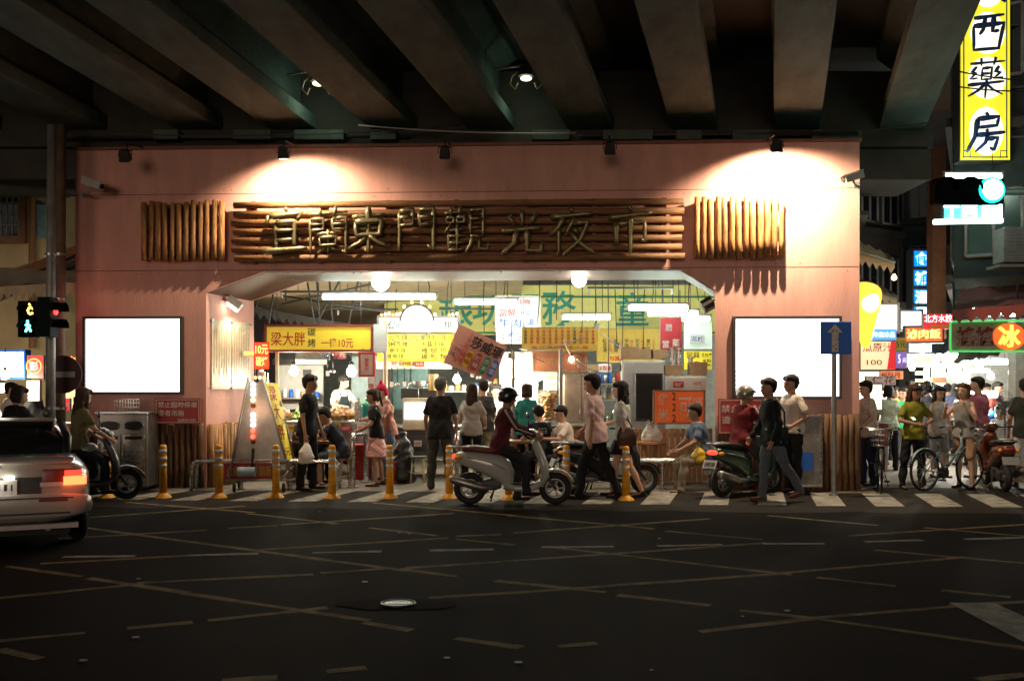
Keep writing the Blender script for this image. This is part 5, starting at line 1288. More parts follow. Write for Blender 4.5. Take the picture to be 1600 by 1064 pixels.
br = (cor[1] - cor[0]).normalized(); bu = (cor[0] - cor[3]); bu = (bu - br * bu.dot(br)).normalized(); bn = br.cross(bu)
def bpt(fu, fv): return cor[0].lerp(cor[1], fu).lerp(cor[3].lerp(cor[2], fu), fv) + bn * .035
mb = MB()
mb.text('莎威瑪', bpt(.66, .28), br, bu, .24, INK, .58, off=.02)
for s, fu, m in (('原味', .40, M['yellow']), ('辣味', .57, M['red']), ('芥末', .74, M['green']), ('蜂蜜', .90, M['blue'])):
    c = bpt(fu, .70); r = .055; hh = .11
    mb.prism([c + br * (math.cos(R(a)) * r) + bu * (math.sin(R(a)) * r + (hh if a < 180 else -hh)) for a in range(0, 360, 20)], bn * -.004, m)
    mb.text(s, c + bn * .004, br, bu, .105, M['sign_white'] if m != M['yellow'] else RED, .1, vertical=True, gap=1.15, off=.01)
for fu, s, m, f in ((.28, '沙威瑪', RED, .105), (.19, '一份三五', RED, .085), (.09, '沙拉', INK, .1)): mb.text(s, bpt(fu, .66), br, bu, f, m, f, vertical=True, gap=1.05)
mb.text('土耳其', bpt(.30, .28), br, bu, .09, RED, .09, vertical=True, gap=1.1)
mb.build('lettering', t)
for i in (0, 1):
    mb = MB(); mb.tube([cor[i], P((700, 850)[i], (470, 566)[i], 18.2)], .008, M['dark_grey'], 5); mb.build('cord', t)
rows = [('汁骨排麵線', 821 + 9.6 * i, 524, 5.4, 5, (INK if i in (0, 8) else RED), True) for i in range(12)]
board('menu_cloth', 'wide orange yellow menu cloth with red vertical columns of text', (815, 511, 934, 549), 18.5, YEL_SOFT, rows + [('各式湯品麵食小菜', 875, 543, 5, 90, RED)], depth=.04, hang=(.55, -.47, .47))
board('menu_sign', 'brown red board with faded characters below the wide menu cloth', (834, 551, 915, 579), 18.7, mk('brown_red', (.30, .1, .05), .5), [('沙威瑪大餅', 874, 565, 13, 70, mk('faded_gold', (.4, .2, .08), .5))], depth=.06, frame=M['wood'])
board('menu_sign', 'glowing cream menu panel with orange rows beside the meat spit', (849, 577, 871, 627), 19.0, em('menu_glow', (1, .78, .35), 1.5), [('沙威瑪', 860, 590, 7, 15, RED), ('三十五元', 860, 600, 6, 15, RED), ('大份', 860, 610, 6, 12, RED), ('五十元', 860, 619, 6, 14, RED)], depth=.05)
board('light_box', 'tall plain white light box behind teal hooded woman', (783, 553, 838, 632), 19.9, WHITE_LIT, depth=.2, frame=M['light_grey'])
for px, y0, Y, s in ((802, 548, 17.6, 'thin pale stall post beside the dazzling bulb'), (876, 545, 17.7, 'thin pale stall post right of glowing menu panel'), (1131 - 95, 520, 19.0, 'thin post behind dark loudspeaker')):
    mb = MB(); mb.cyl(at(px, Y, .004), P(px, y0, Y), .03, M['galv'], 12); tag(mb.build('stall_post', loc=at(px, Y, 0)), s, 'post')
counter('shawarma counter with wooden front behind seated diners', 776, 935, 18.0, .8, .95, M['steel'], M['wood'])
c = at(857, 18.5, .98); t = thing('meat_spit', 'tall cone of stacked meat on an upright spit', 'meat spit', c)
mb = MB()
for i in range(130):
    z = rnd.uniform(.06, .52); r = (.06 + .085 * z / .5) * rnd.uniform(.85, 1.05); a = rnd.uniform(0, 6.28)
    mb.ell(c + V((math.cos(a) * r, math.sin(a) * r, z)), .045, .045, .022, SNACK[i % 5], n=7, k=5)
mb.rings([(c + V((0, 0, z)), (r, 0, 0), (0, r, 0)) for z, r in ((.05, .06), (.3, .11), (.54, .14), (.56, .1))], SNACK[0], 14); mb.build('meat', t)
mb = MB(); mb.cyl(c, c + V((0, 0, .68)), .012, M['steel']); mb.cyl(c, c + V((0, 0, .04)), .12, M['steel']); mb.build('spit', t)
mb = MB(); mb.box(c + V((.0, .2, .32)), (.34, .06, .56), M['steel_dull']); mb.box(c + V((0, .165, .32)), (.28, .01, .48), em('heater', (1, .3, .05), 1.5)); mb.build('heater', t)
for i, (px, h, a, b) in enumerate(((818, .26, 'red', 'white'), (823, .3, 'orange_plastic', 'red'), (829, .24, 'yellow', 'red'), (834, .22, 'red', 'white'), (792, .2, 'white', 'blue'), (797, .26, 'dark_red', 'red'))):
    bottle(at(px, 18.15, .973), M[a], M[b], h, ('red squeeze bottle with white cap in sauce row', 'tallest orange bottle with red cap in sauce row', 'yellow bottle with red cap in sauce row', 'short red bottle at right end of sauce row', 'short white bottle with blue cap by stall post', 'dark red bottle by stall post')[i])
t = cabinet('fridge', 'tall brownish steel fridge behind the walking couple', (882, 584, 936, 706), 18.9, .7, mk('fridge_brown', (.26, .2, .15), .35, metal=.5), 2, cat='fridge')
for i in range(26):
    px = rnd.uniform(725, 780); Y = rnd.uniform(18.1, 18.6); h = rnd.uniform(.08, .25); c = at(px, Y, .945); m = (M['white'], M['steel'], SNACK[i % 5], M['red'], GREENS[i % 3])[i % 5]; r = rnd.uniform(.03, .07)
    mb = MB(); mb.rings([(c + V((0, 0, z * h)), (q * r, 0, 0), (0, q * r, 0)) for z, q in ((0, .9), (.5, 1), (.95, 1), (1, .7), (1.12, .5))], m, 12); tag(mb.build('jar', loc=c), 'jar or tub among the crowded containers on the steak counter', 'jar', 'jars and tubs on the steak counter')
# stall D
board('poster_wall', 'yellow poster wall with white capsule captions behind the hanging cords', (932, 513, 1034, 566), 21.5, YEL_SOFT, [(s, 945 + 17 * i, 540, 7, 7, INK, True) for i, s in enumerate(('紅豆湯', '綠豆湯', '芋頭湯', '花生湯', '薏仁湯'))] + [(s, 953 + 17 * i, 540, 6, 6, RED, True) for i, s in enumerate(('三十元', '三十元', '四十元', '四十元', '三十元'))], depth=.05)
board('hanging_banner', 'dark red hanging banner with pale characters at right of hall', (1031, 496, 1066, 548), 18.3, mk('banner_red', (.36, .02, .03), .75), [('藥', 1056, 536, 13, 12, M['sign_white']), ('當', 1040, 538, 13, 12, M['sign_white']), ('膳', 1045, 512, 12, 11, M['galv'])], depth=.02, hang=(.5, -.4, .4))
board('glowing_sign', 'bright white and green panel under short tube lamp', (1068, 502, 1113, 546), 21.0, em('pale_lit', (.8, .95, .85), .35), depth=.06)
board('stall_sign', 'yellow sign with black characters at right edge of the opening', (1068, 548, 1113, 578), 19.6, YEL_HOT, [('阿興', 1083, 555, 11, 20, INK), ('老店', 1083, 569, 11, 18, RED), ('花枝羹', 1104, 555, 7, 16, INK), ('米粉', 1104, 564, 7, 14, INK), ('肉羹', 1104, 572, 7, 14, INK)], depth=.06)
cabinet('stall_screen', 'tall grey steel stall back behind dark loudspeaker', (972, 563, 1040, 735), 17.9, .15, M['light_grey'], 1)
t = cabinet('loudspeaker', 'tall black loudspeaker box beside the orange banner', (993, 583, 1036, 658), 17.3, .35, M['black'], 0, cat='loudspeaker')
mb = MB(); mb.box(P(1014, 620, 17.31), (.40, .012, .74), mk('speaker_cloth', (.02, .02, .021), .9, bump=.5, bscale=200)); mb.build('grille', t)
cabinet('drinks_fridge', 'low white fridge with printed front above the orange banner', (1042, 588, 1104, 640), 17.7, .5, M['white'], 1, cat='fridge')
for px, h in ((1050, 45), (1060, 45), (1079, 30)):
    mb = MB(); mb.cyl(P(px, 590, 18.0), P(px, 590 - h, 18.0), .04, M['steel'], 14); mb.cyl(P(px, 590 - h, 18.0), P(px, 588 - h, 18.0), .05, M['steel'], 14); tag(mb.build('steel_flue', loc=P(px, 590, 18.0)), 'steel flue pipe rising behind the low white fridge, ' + {1050: 'left of the pair', 1060: 'right of the pair', 1079: 'shorter one apart'}[px], 'pipe')
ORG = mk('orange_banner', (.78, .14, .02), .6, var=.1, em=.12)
board('orange_banner', 'bright orange banner with white characters above the wooden fence', (1022, 611, 1100, 661), 17.0, ORG, [('雀', 1036, 625, 21, 18, M['sign_white']), ('米', 1036, 648, 19, 17, M['sign_white']), ('222', 1053, 636, 17, 14, INK, True), ('可', 1071, 636, 36, 22, M['sign_white']), ('頌', 1090, 634, 28, 17, M['sign_white'])], depth=.03, frame=M['wood'], fw=.02)
t = thing('slat_fence', 'low wooden slat fence below the orange banner', 'fence', at(1050, 17.1, 0))
for i in range(15):
    mb = MB(); c = at(992 + i * 8.4, 17.08, .46); mb.box(c + V((0, 0, rnd.uniform(-.01, .02))), (.078, .028, .9), M['wood_pale']); mb.build('slat', t, bevel=.006)
mb = MB(); mb.box(at(1050, 17.12, .82), (1.36, .035, .07), M['wood']); mb.box(at(1050, 17.12, .3), (1.36, .035, .07), M['wood']); mb.build('rail', t)
table('small wooden table carrying two white plastic bags', 996, 1040, 16.5, .45, .70, M['wood'])
carrier_bag(at(1013, 16.7, .72 + .30), .85, 'white plastic bag, left one on the small wooden table'); carrier_bag(at(1025, 16.68, .72 + .26), .75, 'white plastic bag, right lower one on the small wooden table')
# hanging cords and sockets
cords = [(757, 440, 520), (790, 440, 470), (843, 440, 505), (930, 450, 510), (950, 450, 610), (961, 460, 540), (975, 450, 575), (990, 440, 490), (1007, 460, 548), (1020, 440, 490), (1034, 440, 480), (1052, 440, 498), (1078, 440, 490), (1090, 440, 470), (1063, 505, 560), (702, 440, 480), (668, 440, 470), (620, 460, 500), (910, 450, 520), (870, 440, 500)]
for i, (px, y0, y1) in enumerate(cords):
    Y = 18.0 + (i * .37) % 2.2; p, q = P(px, y0 - 8, Y), P(px + rnd.uniform(-4, 4), y1, Y)
    mb = MB(); mb.tube([p, p.lerp(q, .4) + V((rnd.uniform(-.03, .03), 0, 0)), q], .009, M['black'], 5)
    if px in (950, 961, 975, 1007, 930): mb.box(q, (.09, .05, .12), M['dark_grey'])
    tag(mb.build('hanging_cord', loc=p), 'thin black cord hanging from the hall roof among the stalls', 'cord', 'cords hanging from the hall roof')
for a, b, s in (((940, 520), (1060, 548), .25), ((900, 560), (980, 570), .2), ((812, 545), (915, 525), .1), ((880, 530), (940, 575), .3), ((690, 500), (610, 530), .2)):
    cable('loose_wire', sag(P(*a, 18.2), P(*b, 18.3), s), .010, M['galv'], 'loose pale wire looping between stall posts', 'wire', 'loose wires among the stalls')
# shelves of goods behind the stalls
for (x0, x1, y, Y, n_) in ((935, 975, 600, 19.6, 6), (935, 975, 625, 19.6, 6), (690, 780, 612, 20.4, 9), (430, 500, 622, 20.2, 7), (900, 975, 660, 19.3, 7)):
    a, b = P(x0, y, Y), P(x1, y, Y); t = thing('goods_shelf', {935: 'steel shelf of jars behind the walking couple', 690: 'steel shelf of tubs behind the tilted pink banner', 430: 'steel shelf of tubs beneath the range hood', 900: 'lower steel shelf of tubs behind the walking couple'}[x0] + (' upper' if y == 600 else ''), 'shelf', a.lerp(b, .5))
    mb = MB(); mb.box(a.lerp(b, .5), (b.x - a.x, .3, .025), M['steel_dull']); mb.build('board', t)
    for i in range(n_):
        c = a.lerp(b, (i + .5) / n_) + V((0, 0, .014)); h = rnd.uniform(.1, .26); r = rnd.uniform(.04, .07); m = rnd.choice((M['white'], M['steel'], M['red'], SNACK[1], GREENS[0], M['blue'], M['cream']))
        mb = MB(); mb.rings([(c + V((0, 0, z * h)), (q * r, 0, 0), (0, q * r, 0)) for z, q in ((0, .9), (.06, 1), (.8, 1), (.84, .8), (1, .8))], m, 12); tag(mb.build('goods_tub', loc=c), 'tub or jar standing on one of the back shelves', 'tub', 'tubs on the back shelves')

# small clutter that crowds the stalls
CARD = [(M['white'], RED, 'white'), (M['yellow'], INK, 'yellow'), (M['red'], M['sign_white'], 'red')]
k_ = 0
for (x0, x1, y, Y, n_) in ((420, 600, 668, 18.27, 8), (612, 715, 690, 17.96, 4), (782, 930, 672, 17.96, 6), (610, 705, 566, 19.72, 5), (1044, 1100, 600, 17.66, 2)):
    for i in range(n_):
        m, im, cn = CARD[k_ % 3]; px = x0 + (x1 - x0) * (i + .5) / n_ + rnd.uniform(-4, 4); k_ += 1
        c = P(px, y + rnd.uniform(-3, 3), Y); mb = MB(); wd = rnd.uniform(.12, .2); mb.box(c, (wd, .012, .11), m); mb.text(('10元', '35元', '50元', '特價', '現烤')[k_ % 5], c + V((0, -.008, 0)), EX, EZ, .075, im, wd * .8, ext=.002, off=.015)
        tag(mb.build('price_card', loc=c), cn + ' price card taped to a stall counter', 'price card', 'price cards on the market counters')
for i, (px, y, Y) in enumerate(((1052, 588, 17.9), (1092, 588, 17.9), (985, 562, 17.95), (1010, 562, 17.95), (1030, 562, 17.95), (556, 556, 20.9), (594, 556, 20.9), (640, 570, 20.8), (905, 584, 19.1), (925, 584, 19.1))):
    s = rnd.uniform(.22, .36); h = rnd.uniform(.14, .28); c = P(px, y, Y) + V((0, .15, .02)); t = thing('carton', ('small', 'low', 'tall', 'wide', 'worn')[i % 5] + ' brown carton on top of a cabinet, ' + ('over orange banner', 'over white fridge end', 'beside loudspeaker', 'above loudspeaker', 'by grey screen edge', 'above pale blue cabinet', 'at end of pale blue cabinet', 'on teal cooling cabinet', 'on brown fridge', 'at edge of brown fridge')[i], 'carton', c)
    mb = MB(); mb.box(c + V((0, 0, h / 2)), (s, .26, h), mk('carton', (.34, .22, .12), .85, var=.2)); mb.build('box', t, bevel=.006)
    mb = MB(); mb.box(c + V((0, -.005, h + .002)), (.06, .255, .004), M['cream']); mb.build('tape', t)
for i, (px, y, Y) in enumerate(((612, 575, 19.0), (621, 577, 19.0), (632, 575, 19.0), (642, 576, 19.0), (738, 560, 19.0), (748, 566, 19.0), (760, 570, 19.0), (922, 590, 18.2), (938, 595, 18.2), (520, 556, 18.9), (512, 558, 18.9))):
    p = P(px, y, Y); mb = MB(); mb.tube([p + V((0, 0, .12)), p], .007, M['steel'], 6); mb.tube([p, p - V((0, 0, .26))], .009, M['black'], 6)
    if i % 2: mb.ell(p - V((0, .02, .29)), .05, .03, .04, M['steel'], n=12)
    else: mb.box(p - V((0, 0, .31)), (.07, .008, .1), M['steel'])
    tag(mb.build('ladle' if i % 2 else 'turner', loc=p), ('steel ladle' if i % 2 else 'flat steel turner') + ' hanging over the stalls', 'utensil', 'kitchen tools hanging over the stalls')
for i, (px, y, Y, txt, m, im) in enumerate(((506, 556, 20.8, '冰豆漿', M['white'], M['ink_blue']), (530, 554, 20.6, '十元', M['red'], M['sign_white']), (614, 556, 19.9, '牛排', M['white'], INK), (748, 556, 20.2, '涼麵', M['white'], RED), (760, 540, 20.6, '臭豆腐', YEL_SOFT, RED), (725, 545, 20.4, '湯圓', M['white'], INK), (945, 575, 20.0, '米粉湯', M['white'], RED), (960, 560, 20.4, '肉圓', YEL_SOFT, RED), (1090, 530, 20.8, '花枝', M['white'], M['ink_blue']), (640, 570, 20.3, '鐵板', M['white'], RED))):
    board('paper_sign', 'small paper sign reading food names, hung ' + ('under grill sign', 'near the cook', 'under steak menu', 'behind the pink banner', 'above long haired woman', 'left of pink banner edge', 'behind walking couple', 'near hanging cords', 'by short tube lamp', 'over teal cabinet')[i], (px - 11, y - 7, px + 11, y + 7), Y, m, [(txt, px, y, 8.5, 19, im)], depth=.02, off=.015)
# ================================================================ PEOPLE IN PLACE
def gp(px, Y, z=.004): return V(((px - CX) / FPX * Y, Y, z))
BLK, NAVY, WHT = (.014, .014, .016), (.02, .022, .035), (.62, .58, .55)
pA = person('man in black tee and dark trousers standing in profile with white plastic bag', gp(481, 15.85), 78, 1.79, dict(la=(8, 6, 20, 4), ra=(-2, 8, 10, 4), ll=(6, 4, -2), rl=(-3, 5, -6)), 'b', 'short', 'black', (BLK, 'short', -.12), ('trousers', BLK))
carrier_bag(wpt(pA, pA['wr'][-1] + pA['fd'][-1] * .13) + V((.0, 0, -.03)), .92, 'white plastic bag hanging from the hand of man in black tee')
person('seated diner in grey tee raising a hand to the mouth', gp(462, 17.0), 82, 1.64, dict(seat=.45, lean=16, la=(45, 6, 120, -15), ra=(40, 8, 125, -10), ll=(82, 8, 0), rl=(80, 8, 4), head=(0, 14)), 'c', 'short', 'black', ((.10, .09, .10), 'short', -.1), ('trousers', BLK))
person('seated diner in navy tee bending over the table', gp(536, 16.62), -82, 1.70, dict(seat=.45, lean=26, la=(55, 6, 100, -8), ra=(50, 8, 95, -10), ll=(80, 8, -5), rl=(82, 8, 6), head=(0, 18)), 'c', 'short', 'black', (NAVY, 'short', -.1), ('shorts', (.06, .07, .09)))
person('seated diner with grey brown hair half hidden behind man in black tee', gp(501, 17.55), 8, 1.6, dict(seat=.45, lean=14, la=(40, 6, 100, -10), ra=(40, 6, 100, -10), ll=(80, 8, 0), rl=(80, 8, 0), head=(0, 10)), 'b', 'bob', 'grey', ((.03, .03, .03), 'short', -.1), ('trousers', BLK))
person('cook in white shirt and dark apron working behind the grill counter', gp(531, 19.45, .14), 35, 1.72, dict(lean=12, la=(28, 14, 75, -12), ra=(35, 22, 80, -22), head=(30, 18)), 'c', 'short', 'black', (WHT, 'short', -.1, 'collar'), ('trousers', (.1, .1, .11)), apron=(.02, .03, .04))
person('woman in black top and checked pink skirt with ponytail at the grill counter', gp(588, 16.5), -80, 1.57, dict(lean=5, la=(14, 8, 62, -8), ra=(10, 8, 55, -8), ll=(5, 4, -3), rl=(-6, 5, -10), head=(0, 6)), 'b', 'pony', 'brown', (BLK, 'short', -.06), ('skirt', (.45, .12, .12), 'check'), (.05, .03, .02), fem=True)
person('woman in pink tee and red headscarf working beside the grill counter', gp(606, 17.55), -55, 1.66, dict(lean=8, la=(30, 10, 82, -20), ra=(30, 10, 80, -20), head=(0, 22)), 'c', 'headscarf', (.5, .02, .05), ((.62, .3, .24), 'short', -.12), ('trousers', (.14, .2, .28)), fem=True)
person('grey haired man in black shirt seen from behind at the steak counter', gp(688, 15.9), 176, 1.75, dict(la=(6, 12, 22, 0), ra=(6, 12, 22, 0), ll=(3, 5, -2), rl=(-4, 5, -6), head=(-10, 8)), 'b', 'short', 'grey', (BLK, 'short', -.14, 'collar'), ('trousers', (.05, .052, .042)), build=1.08)
person('woman with very long hair and pale tee seen from behind at the counter', gp(737, 17.0), 172, 1.66, dict(la=(20, 10, 60, -5), ra=(22, 10, 60, -5), ll=(2, 4, -3), rl=(-2, 5, -5), head=(15, 4)), 'c', 'verylong', 'brown', ((.5, .44, .38), 'short', -.08), ('trousers', BLK), fem=True)
person('man in charcoal tee and cream trousers behind the long haired woman', gp(755, 17.7), 190, 1.74, dict(la=(15, 9, 50, -5), ra=(15, 9, 50, -5), head=(20, 5)), 'b', 'short', 'black', ((.05, .05, .055), 'short', -.1), ('trousers', (.5, .44, .32)))
person('woman in patterned grey top facing out beside the tilted banner', gp(774, 19.3), 5, 1.66, dict(la=(20, 10, 60, -10), ra=(20, 10, 60, -10), head=(0, 8)), 'c', 'curly', 'black', ((.4, .44, .45), 'short', -.1, None, 'dots'), ('trousers', (.08, .1, .12)), fem=True, far=True)
person('woman in teal hooded top with bobbed hair at the meat spit', gp(823, 17.55), 168, 1.66, dict(la=(22, 10, 60, -8), ra=(22, 10, 60, -8), head=(-12, 6)), 'c', 'bob', 'brown', ((.03, .22, .2), 'long', -.12, 'collar'), ('trousers', BLK), fem=True)
stool(gp(848, 16.55), .45, .17, 'wooden stool under the diner in black tee', M['wood'], M['wood']); stool(gp(888, 16.5), .45, .17, 'wooden stool under the diner in white shirt', M['wood'], M['wood'])
table('wooden table between the black tee diner and white shirt diner', 795, 905, 16.85, .55, .70, M['wood'])
pD = person('seated diner in black tee with pale print seen from behind', gp(848, 16.5), 200, 1.68, dict(seat=.45, lean=16, la=(40, 12, 85, -14), ra=(40, 12, 85, -14), ll=(80, 10, 0), rl=(80, 10, 0), head=(0, 14)), 'c', 'short', 'black', (BLK, 'short', -.1), ('trousers', NAVY), build=1.05)
U_ = V((0, -math.sin(R(16)), math.cos(R(16)))); mb = MB()
for i in range(9):
    q = pD['Pv'] + U_ * (.30 + .035 * (i // 3)) - pD['FT'] * .137 + XX * (-.06 + .055 * (i % 3)); mb.tube([q, q + XX * rnd.uniform(.02, .05) + U_ * rnd.uniform(-.02, .02)], .006, M['light_grey'], 5)
mb.build('shirt_print', pD['root'])
person('seated diner in white shirt with elbow on the table', gp(889, 16.45), -70, 1.66, dict(seat=.45, lean=12, la=(42, 8, 92, -25), ra=(38, 10, 96, -20), ll=(82, 8, 0), rl=(80, 8, 5), head=(0, 10)), 'c', 'short', 'black', ((.68, .6, .54), 'short', -.1, 'collar'), ('trousers', NAVY))
person('tall walking man in pale pink shirt and black trousers', gp(931, 14.5), -118, 1.81, dict(lean=4, la=(-14, 9, 4, 4), ra=(22, 9, 45, 2), ll=(20, 4, 8), rl=(-14, 4, -26), head=(8, 4)), 'b', 'short', 'black', ((.6, .43, .43), 'short', -.13, 'collar'), ('trousers', BLK))
pW = person('walking woman with long dark hair pale top short skirt and boots', gp(974, 14.75), -100, 1.70, dict(lean=3, la=(-10, 8, 6, 2), ra=(25, 9, 75, -10), ll=(-14, 4, -26), rl=(18, 4, 6), head=(-8, 4)), 'c', 'long', 'black', ((.42, .44, .42), 'short', -.1), ('short_skirt', BLK), BLK, fem=True)
c = wpt(pW, pW['Pv'] + V((.17, .06, .02)))
t = thing('shoulder_bag', 'brown shoulder bag on the hip of the walking woman', 'bag', c)
mb = MB(); mb.rings([(c + V((0, 0, z)), (a, 0, 0), (0, b, 0)) for z, a, b in ((-.16, .09, .04), (-.15, .14, .06), (0, .15, .065), (.1, .12, .05), (.12, .09, .03))], mk('bag_leather', (.07, .03, .022), .45), 14, True, False, 3); mb.build('pouch', t)
mb = MB(); q = wpt(pW, pW['sh'][-1] + V((.06, 0, .06))); mb.tube([c + V((.08, -.03, .1)), c.lerp(q, .5) + V((.03, -.12, 0)), q, c.lerp(q, .5) + V((.02, .13, 0)), c + V((-.05, .05, .1))], .011, M['black'], 6); mb.build('strap', t)
pB = person('seated man in blue grey tee on the low steel bench', gp(1100, 15.72), -78, 1.70, dict(seat=.47, lean=14, la=(30, 8, 62, -6), ra=(26, 10, 55, -4), ll=(78, 10, 10), rl=(74, 8, -2), head=(-6, 2)), 'b', 'short', 'black', ((.09, .12, .19), 'short', -.1), ('trousers', (.24, .2, .14)), build=1.08)
c = gp(1091, 15.5, .47); carrier_bag(c + V((0, 0, .26)), .78, 'yellow plastic bag lying on the low steel bench', mk('yellow_bag', (.66, .42, .03), .35, var=.1, bump=.4, bscale=25))
# ---------------------------------------------------------------- scooters and riders
PEARL = mk('pearl_paint', (.44, .46, .42), .22, var=.06, coat=.6)
GREENP = mk('green_paint_gloss', (.06, .105, .075), .2, var=.1, coat=.7, metal=.3)
DARKP = mk('dark_paint_gloss', (.012, .013, .015), .4, var=.1, coat=.15)
SHADED_SILV = mk('shaded_silver', (.10, .10, .105), .3, var=.1, coat=.5, metal=.3)  # paint darkened, the shadow on the scooter is put into it
ORNG = mk('orange_paint_gloss', (.16, .045, .02), .25, var=.1, coat=.6)
MAROON_SEAT = mk('maroon_seat', (.14, .035, .028), .5, var=.15)
s1 = gp(800, 13.85, 0)
scooter('pearl white motor scooter ridden across the front of the opening', s1, 0, PEARL, MAROON_SEAT, True, '')
def on_scooter(base, rz, dx, dz=0.0): return V(base) + Matrix.Rotation(rz, 3, 'Z') @ V((dx, 0, dz))
person('scooter rider in maroon track jacket and black helmet on white scooter', on_scooter(s1, 0, -.16), 90, 1.66, dict(seat=.735, lean=9, la=(40, 12, 74, -2), ra=(38, 12, 70, 2), rl=(62, 7, 2), ll=(42, 12, -4), head=(6, 4)), 'b', None, 'black', ((.10, .02, .025), 'long', -.12, 'stripe'), ('trousers', (.025, .027, .03)), BLK, helmet=mk('helmet_black', (.015, .015, .016), .3, coat=.5))
rz2 = R(38); s2 = gp(1128, 14.75, 0) + Matrix.Rotation(rz2, 3, 'Z') @ V((.585, 0, 0))
scooter('green motor scooter with lit red tail lamp seen from rear quarter', s2, rz2, GREENP, M['black'], True, 'QWJ-268')
person('rider in dark red jacket and silver helmet on green scooter', on_scooter(s2, rz2, -.14), 90 + 38, 1.72, dict(seat=.735, lean=8, la=(36, 14, 64, 4), ra=(34, 14, 62, 4), rl=(50, 12, -4), ll=(52, 8, 2), head=(-30, 4)), 'b', None, 'black', ((.16, .02, .022), 'long', -.12, 'stripe'), ('trousers', (.07, .065, .06)), BLK, helmet=mk('helmet_silver', (.24, .23, .20), .25, coat=.6, metal=.4))
s3 = gp(948, 15.15, 0); scooter('dark motor scooter parked behind the walking couple', s3, R(12), DARKP, M['black'], False, '')
rz4 = R(24); s4 = gp(128, 14.25, 0); scooter('shadowed motor scooter carrying the long haired woman beside recycling bin', s4, rz4, SHADED_SILV, M['black'], False, '')
person('woman with long wavy hair in olive top sitting on shadowed scooter', on_scooter(s4, rz4, -.05), 90 + 40, 1.66, dict(seat=.735, lean=6, la=(25, 14, 55, 2), ra=(26, 12, 55, 0), rl=(55, 9, 0), ll=(48, 10, -4), head=(20, 6)), 'c', 'verylong', 'brown', ((.15, .13, .06), 'short', -.1), ('trousers', (.06, .06, .07)), fem=True)
rz5 = R(55); s5 = gp(30, 14.6, 0); scooter('black motor scooter half hidden behind the white car', s5, rz5, DARKP, M['black'], False, '')
person('rider in black jacket with dark hair behind the white car', on_scooter(s5, rz5, -.12), 90 + 60, 1.72, dict(seat=.735, lean=10, la=(34, 16, 60, 4), ra=(34, 16, 60, 4), rl=(55, 9, 0), ll=(50, 9, -4), head=(-20, 12)), 'b', 'bob', 'black', (BLK, 'long', -.12), ('trousers', BLK), build=1.18)
rz6 = R(78); s6 = gp(1556, 16.1, 0); scooter('dark motor scooter with orange panels parked among the street crowd', s6, rz6, ORNG, M['black'], False, '')
person('man in black jacket and jeans striding past the green scooter', gp(1206, 14.2), -75, 1.72, dict(lean=4, la=(-4, 10, 22, 0), ra=(6, 10, 35, 0), ll=(-20, 4, -34), rl=(8, 4, 2), head=(0, 2)), 'b', 'short', 'black', ((.012, .016, .017), 'long', -.14, 'collar'), ('trousers', (.10, .12, .15)), (.12, .05, .03))
t_ = gp(1214, 14.12, .98); t = thing('messenger_bag', 'black messenger bag slung at hip of man in black jacket', 'bag', t_)
mb = MB(); mb.rings([(t_ + V((0, 0, z)), (a, 0, 0), (0, b, 0)) for z, a, b in ((-.16, .13, .03), (-.14, .16, .05), (.06, .16, .05), (.1, .14, .03))], M['black'], 14, True, False, 3.4); mb.build('pouch', t)
mb = MB(); mb.tube([t_ + V((.1, -.04, .08)), t_ + V((.06, -.16, .3)), t_ + V((-.04, -.1, .5))], .014, M['dark_grey'], 6); mb.build('strap', t)
person('man in cream short sleeved shirt with hand on hip below white screen', gp(1238, 15.25), -62, 1.78, dict(lean=1, la=(-6, 22, 50, -32), ra=(10, 10, 30, 0), ll=(4, 4, 0), rl=(-8, 5, -14), head=(-12, 4)), 'b', 'short', 'black', ((.56, .5, .42), 'short', -.02, 'collar'), ('trousers', BLK), BLK)
# ---------------------------------------------------------------- street crowd at the right
G_ = 'crowd in the side street'
person('man in dotted white shirt and blue jeans beside gate corner', gp(1356, 16.6), -75, 1.70, dict(la=(14, 9, 50, -5), ra=(12, 9, 40, 0), head=(0, 6)), 'c', 'short', 'black', ((.6, .52, .46), 'short', -.12, 'collar', 'dots'), ('trousers', (.03, .04, .08)), group=G_)
person('woman in yellow green top and dark trousers looking at a phone', gp(1427, 15.95), 6, 1.65, dict(la=(18, 24, 70, -48), ra=(18, 24, 70, -48), ll=(2, 6, -2), rl=(-2, 8, -4), head=(8, 18)), 'b', 'long', 'brown', ((.21, .2, .025), 'short', -.1), ('trousers', BLK), fem=True, group=G_)
p = gp(1427, 15.6, 1.13); mb = MB(); mb.box(p, (.06, .11, .016), M['black'], Euler((R(25), 0, 0)).to_matrix()); mb.box(p + V((0, -.005, .01)), (.052, .095, .004), em('phone_glow', (.5, 1, .6), 1.2), Euler((R(25), 0, 0)).to_matrix()); tag(mb.build('mobile_phone', loc=p), 'small glowing mobile phone held by woman in yellow green top', 'phone')
person('woman with rust hair in grey vest and tan shorts drinking', gp(1507, 16.05), -50, 1.66, dict(lean=3, la=(30, 20, 150, -25), ra=(40, 18, 140, -25), ll=(4, 4, -2), rl=(-6, 5, -8), head=(-5, -4)), 'c', 'bob', 'rust', ((.26, .25, .24), 'none', -.08), ('shorts', (.34, .22, .13)), fem=True, group=G_)
person('woman in white sleeveless top behind the bicycle', gp(1466, 18.0), 20, 1.62, dict(head=(-20, 8)), 'c', 'long', 'black', (WHT, 'none', -.08), ('shorts', (.3, .3, .3)), fem=True, far=True, group=G_)
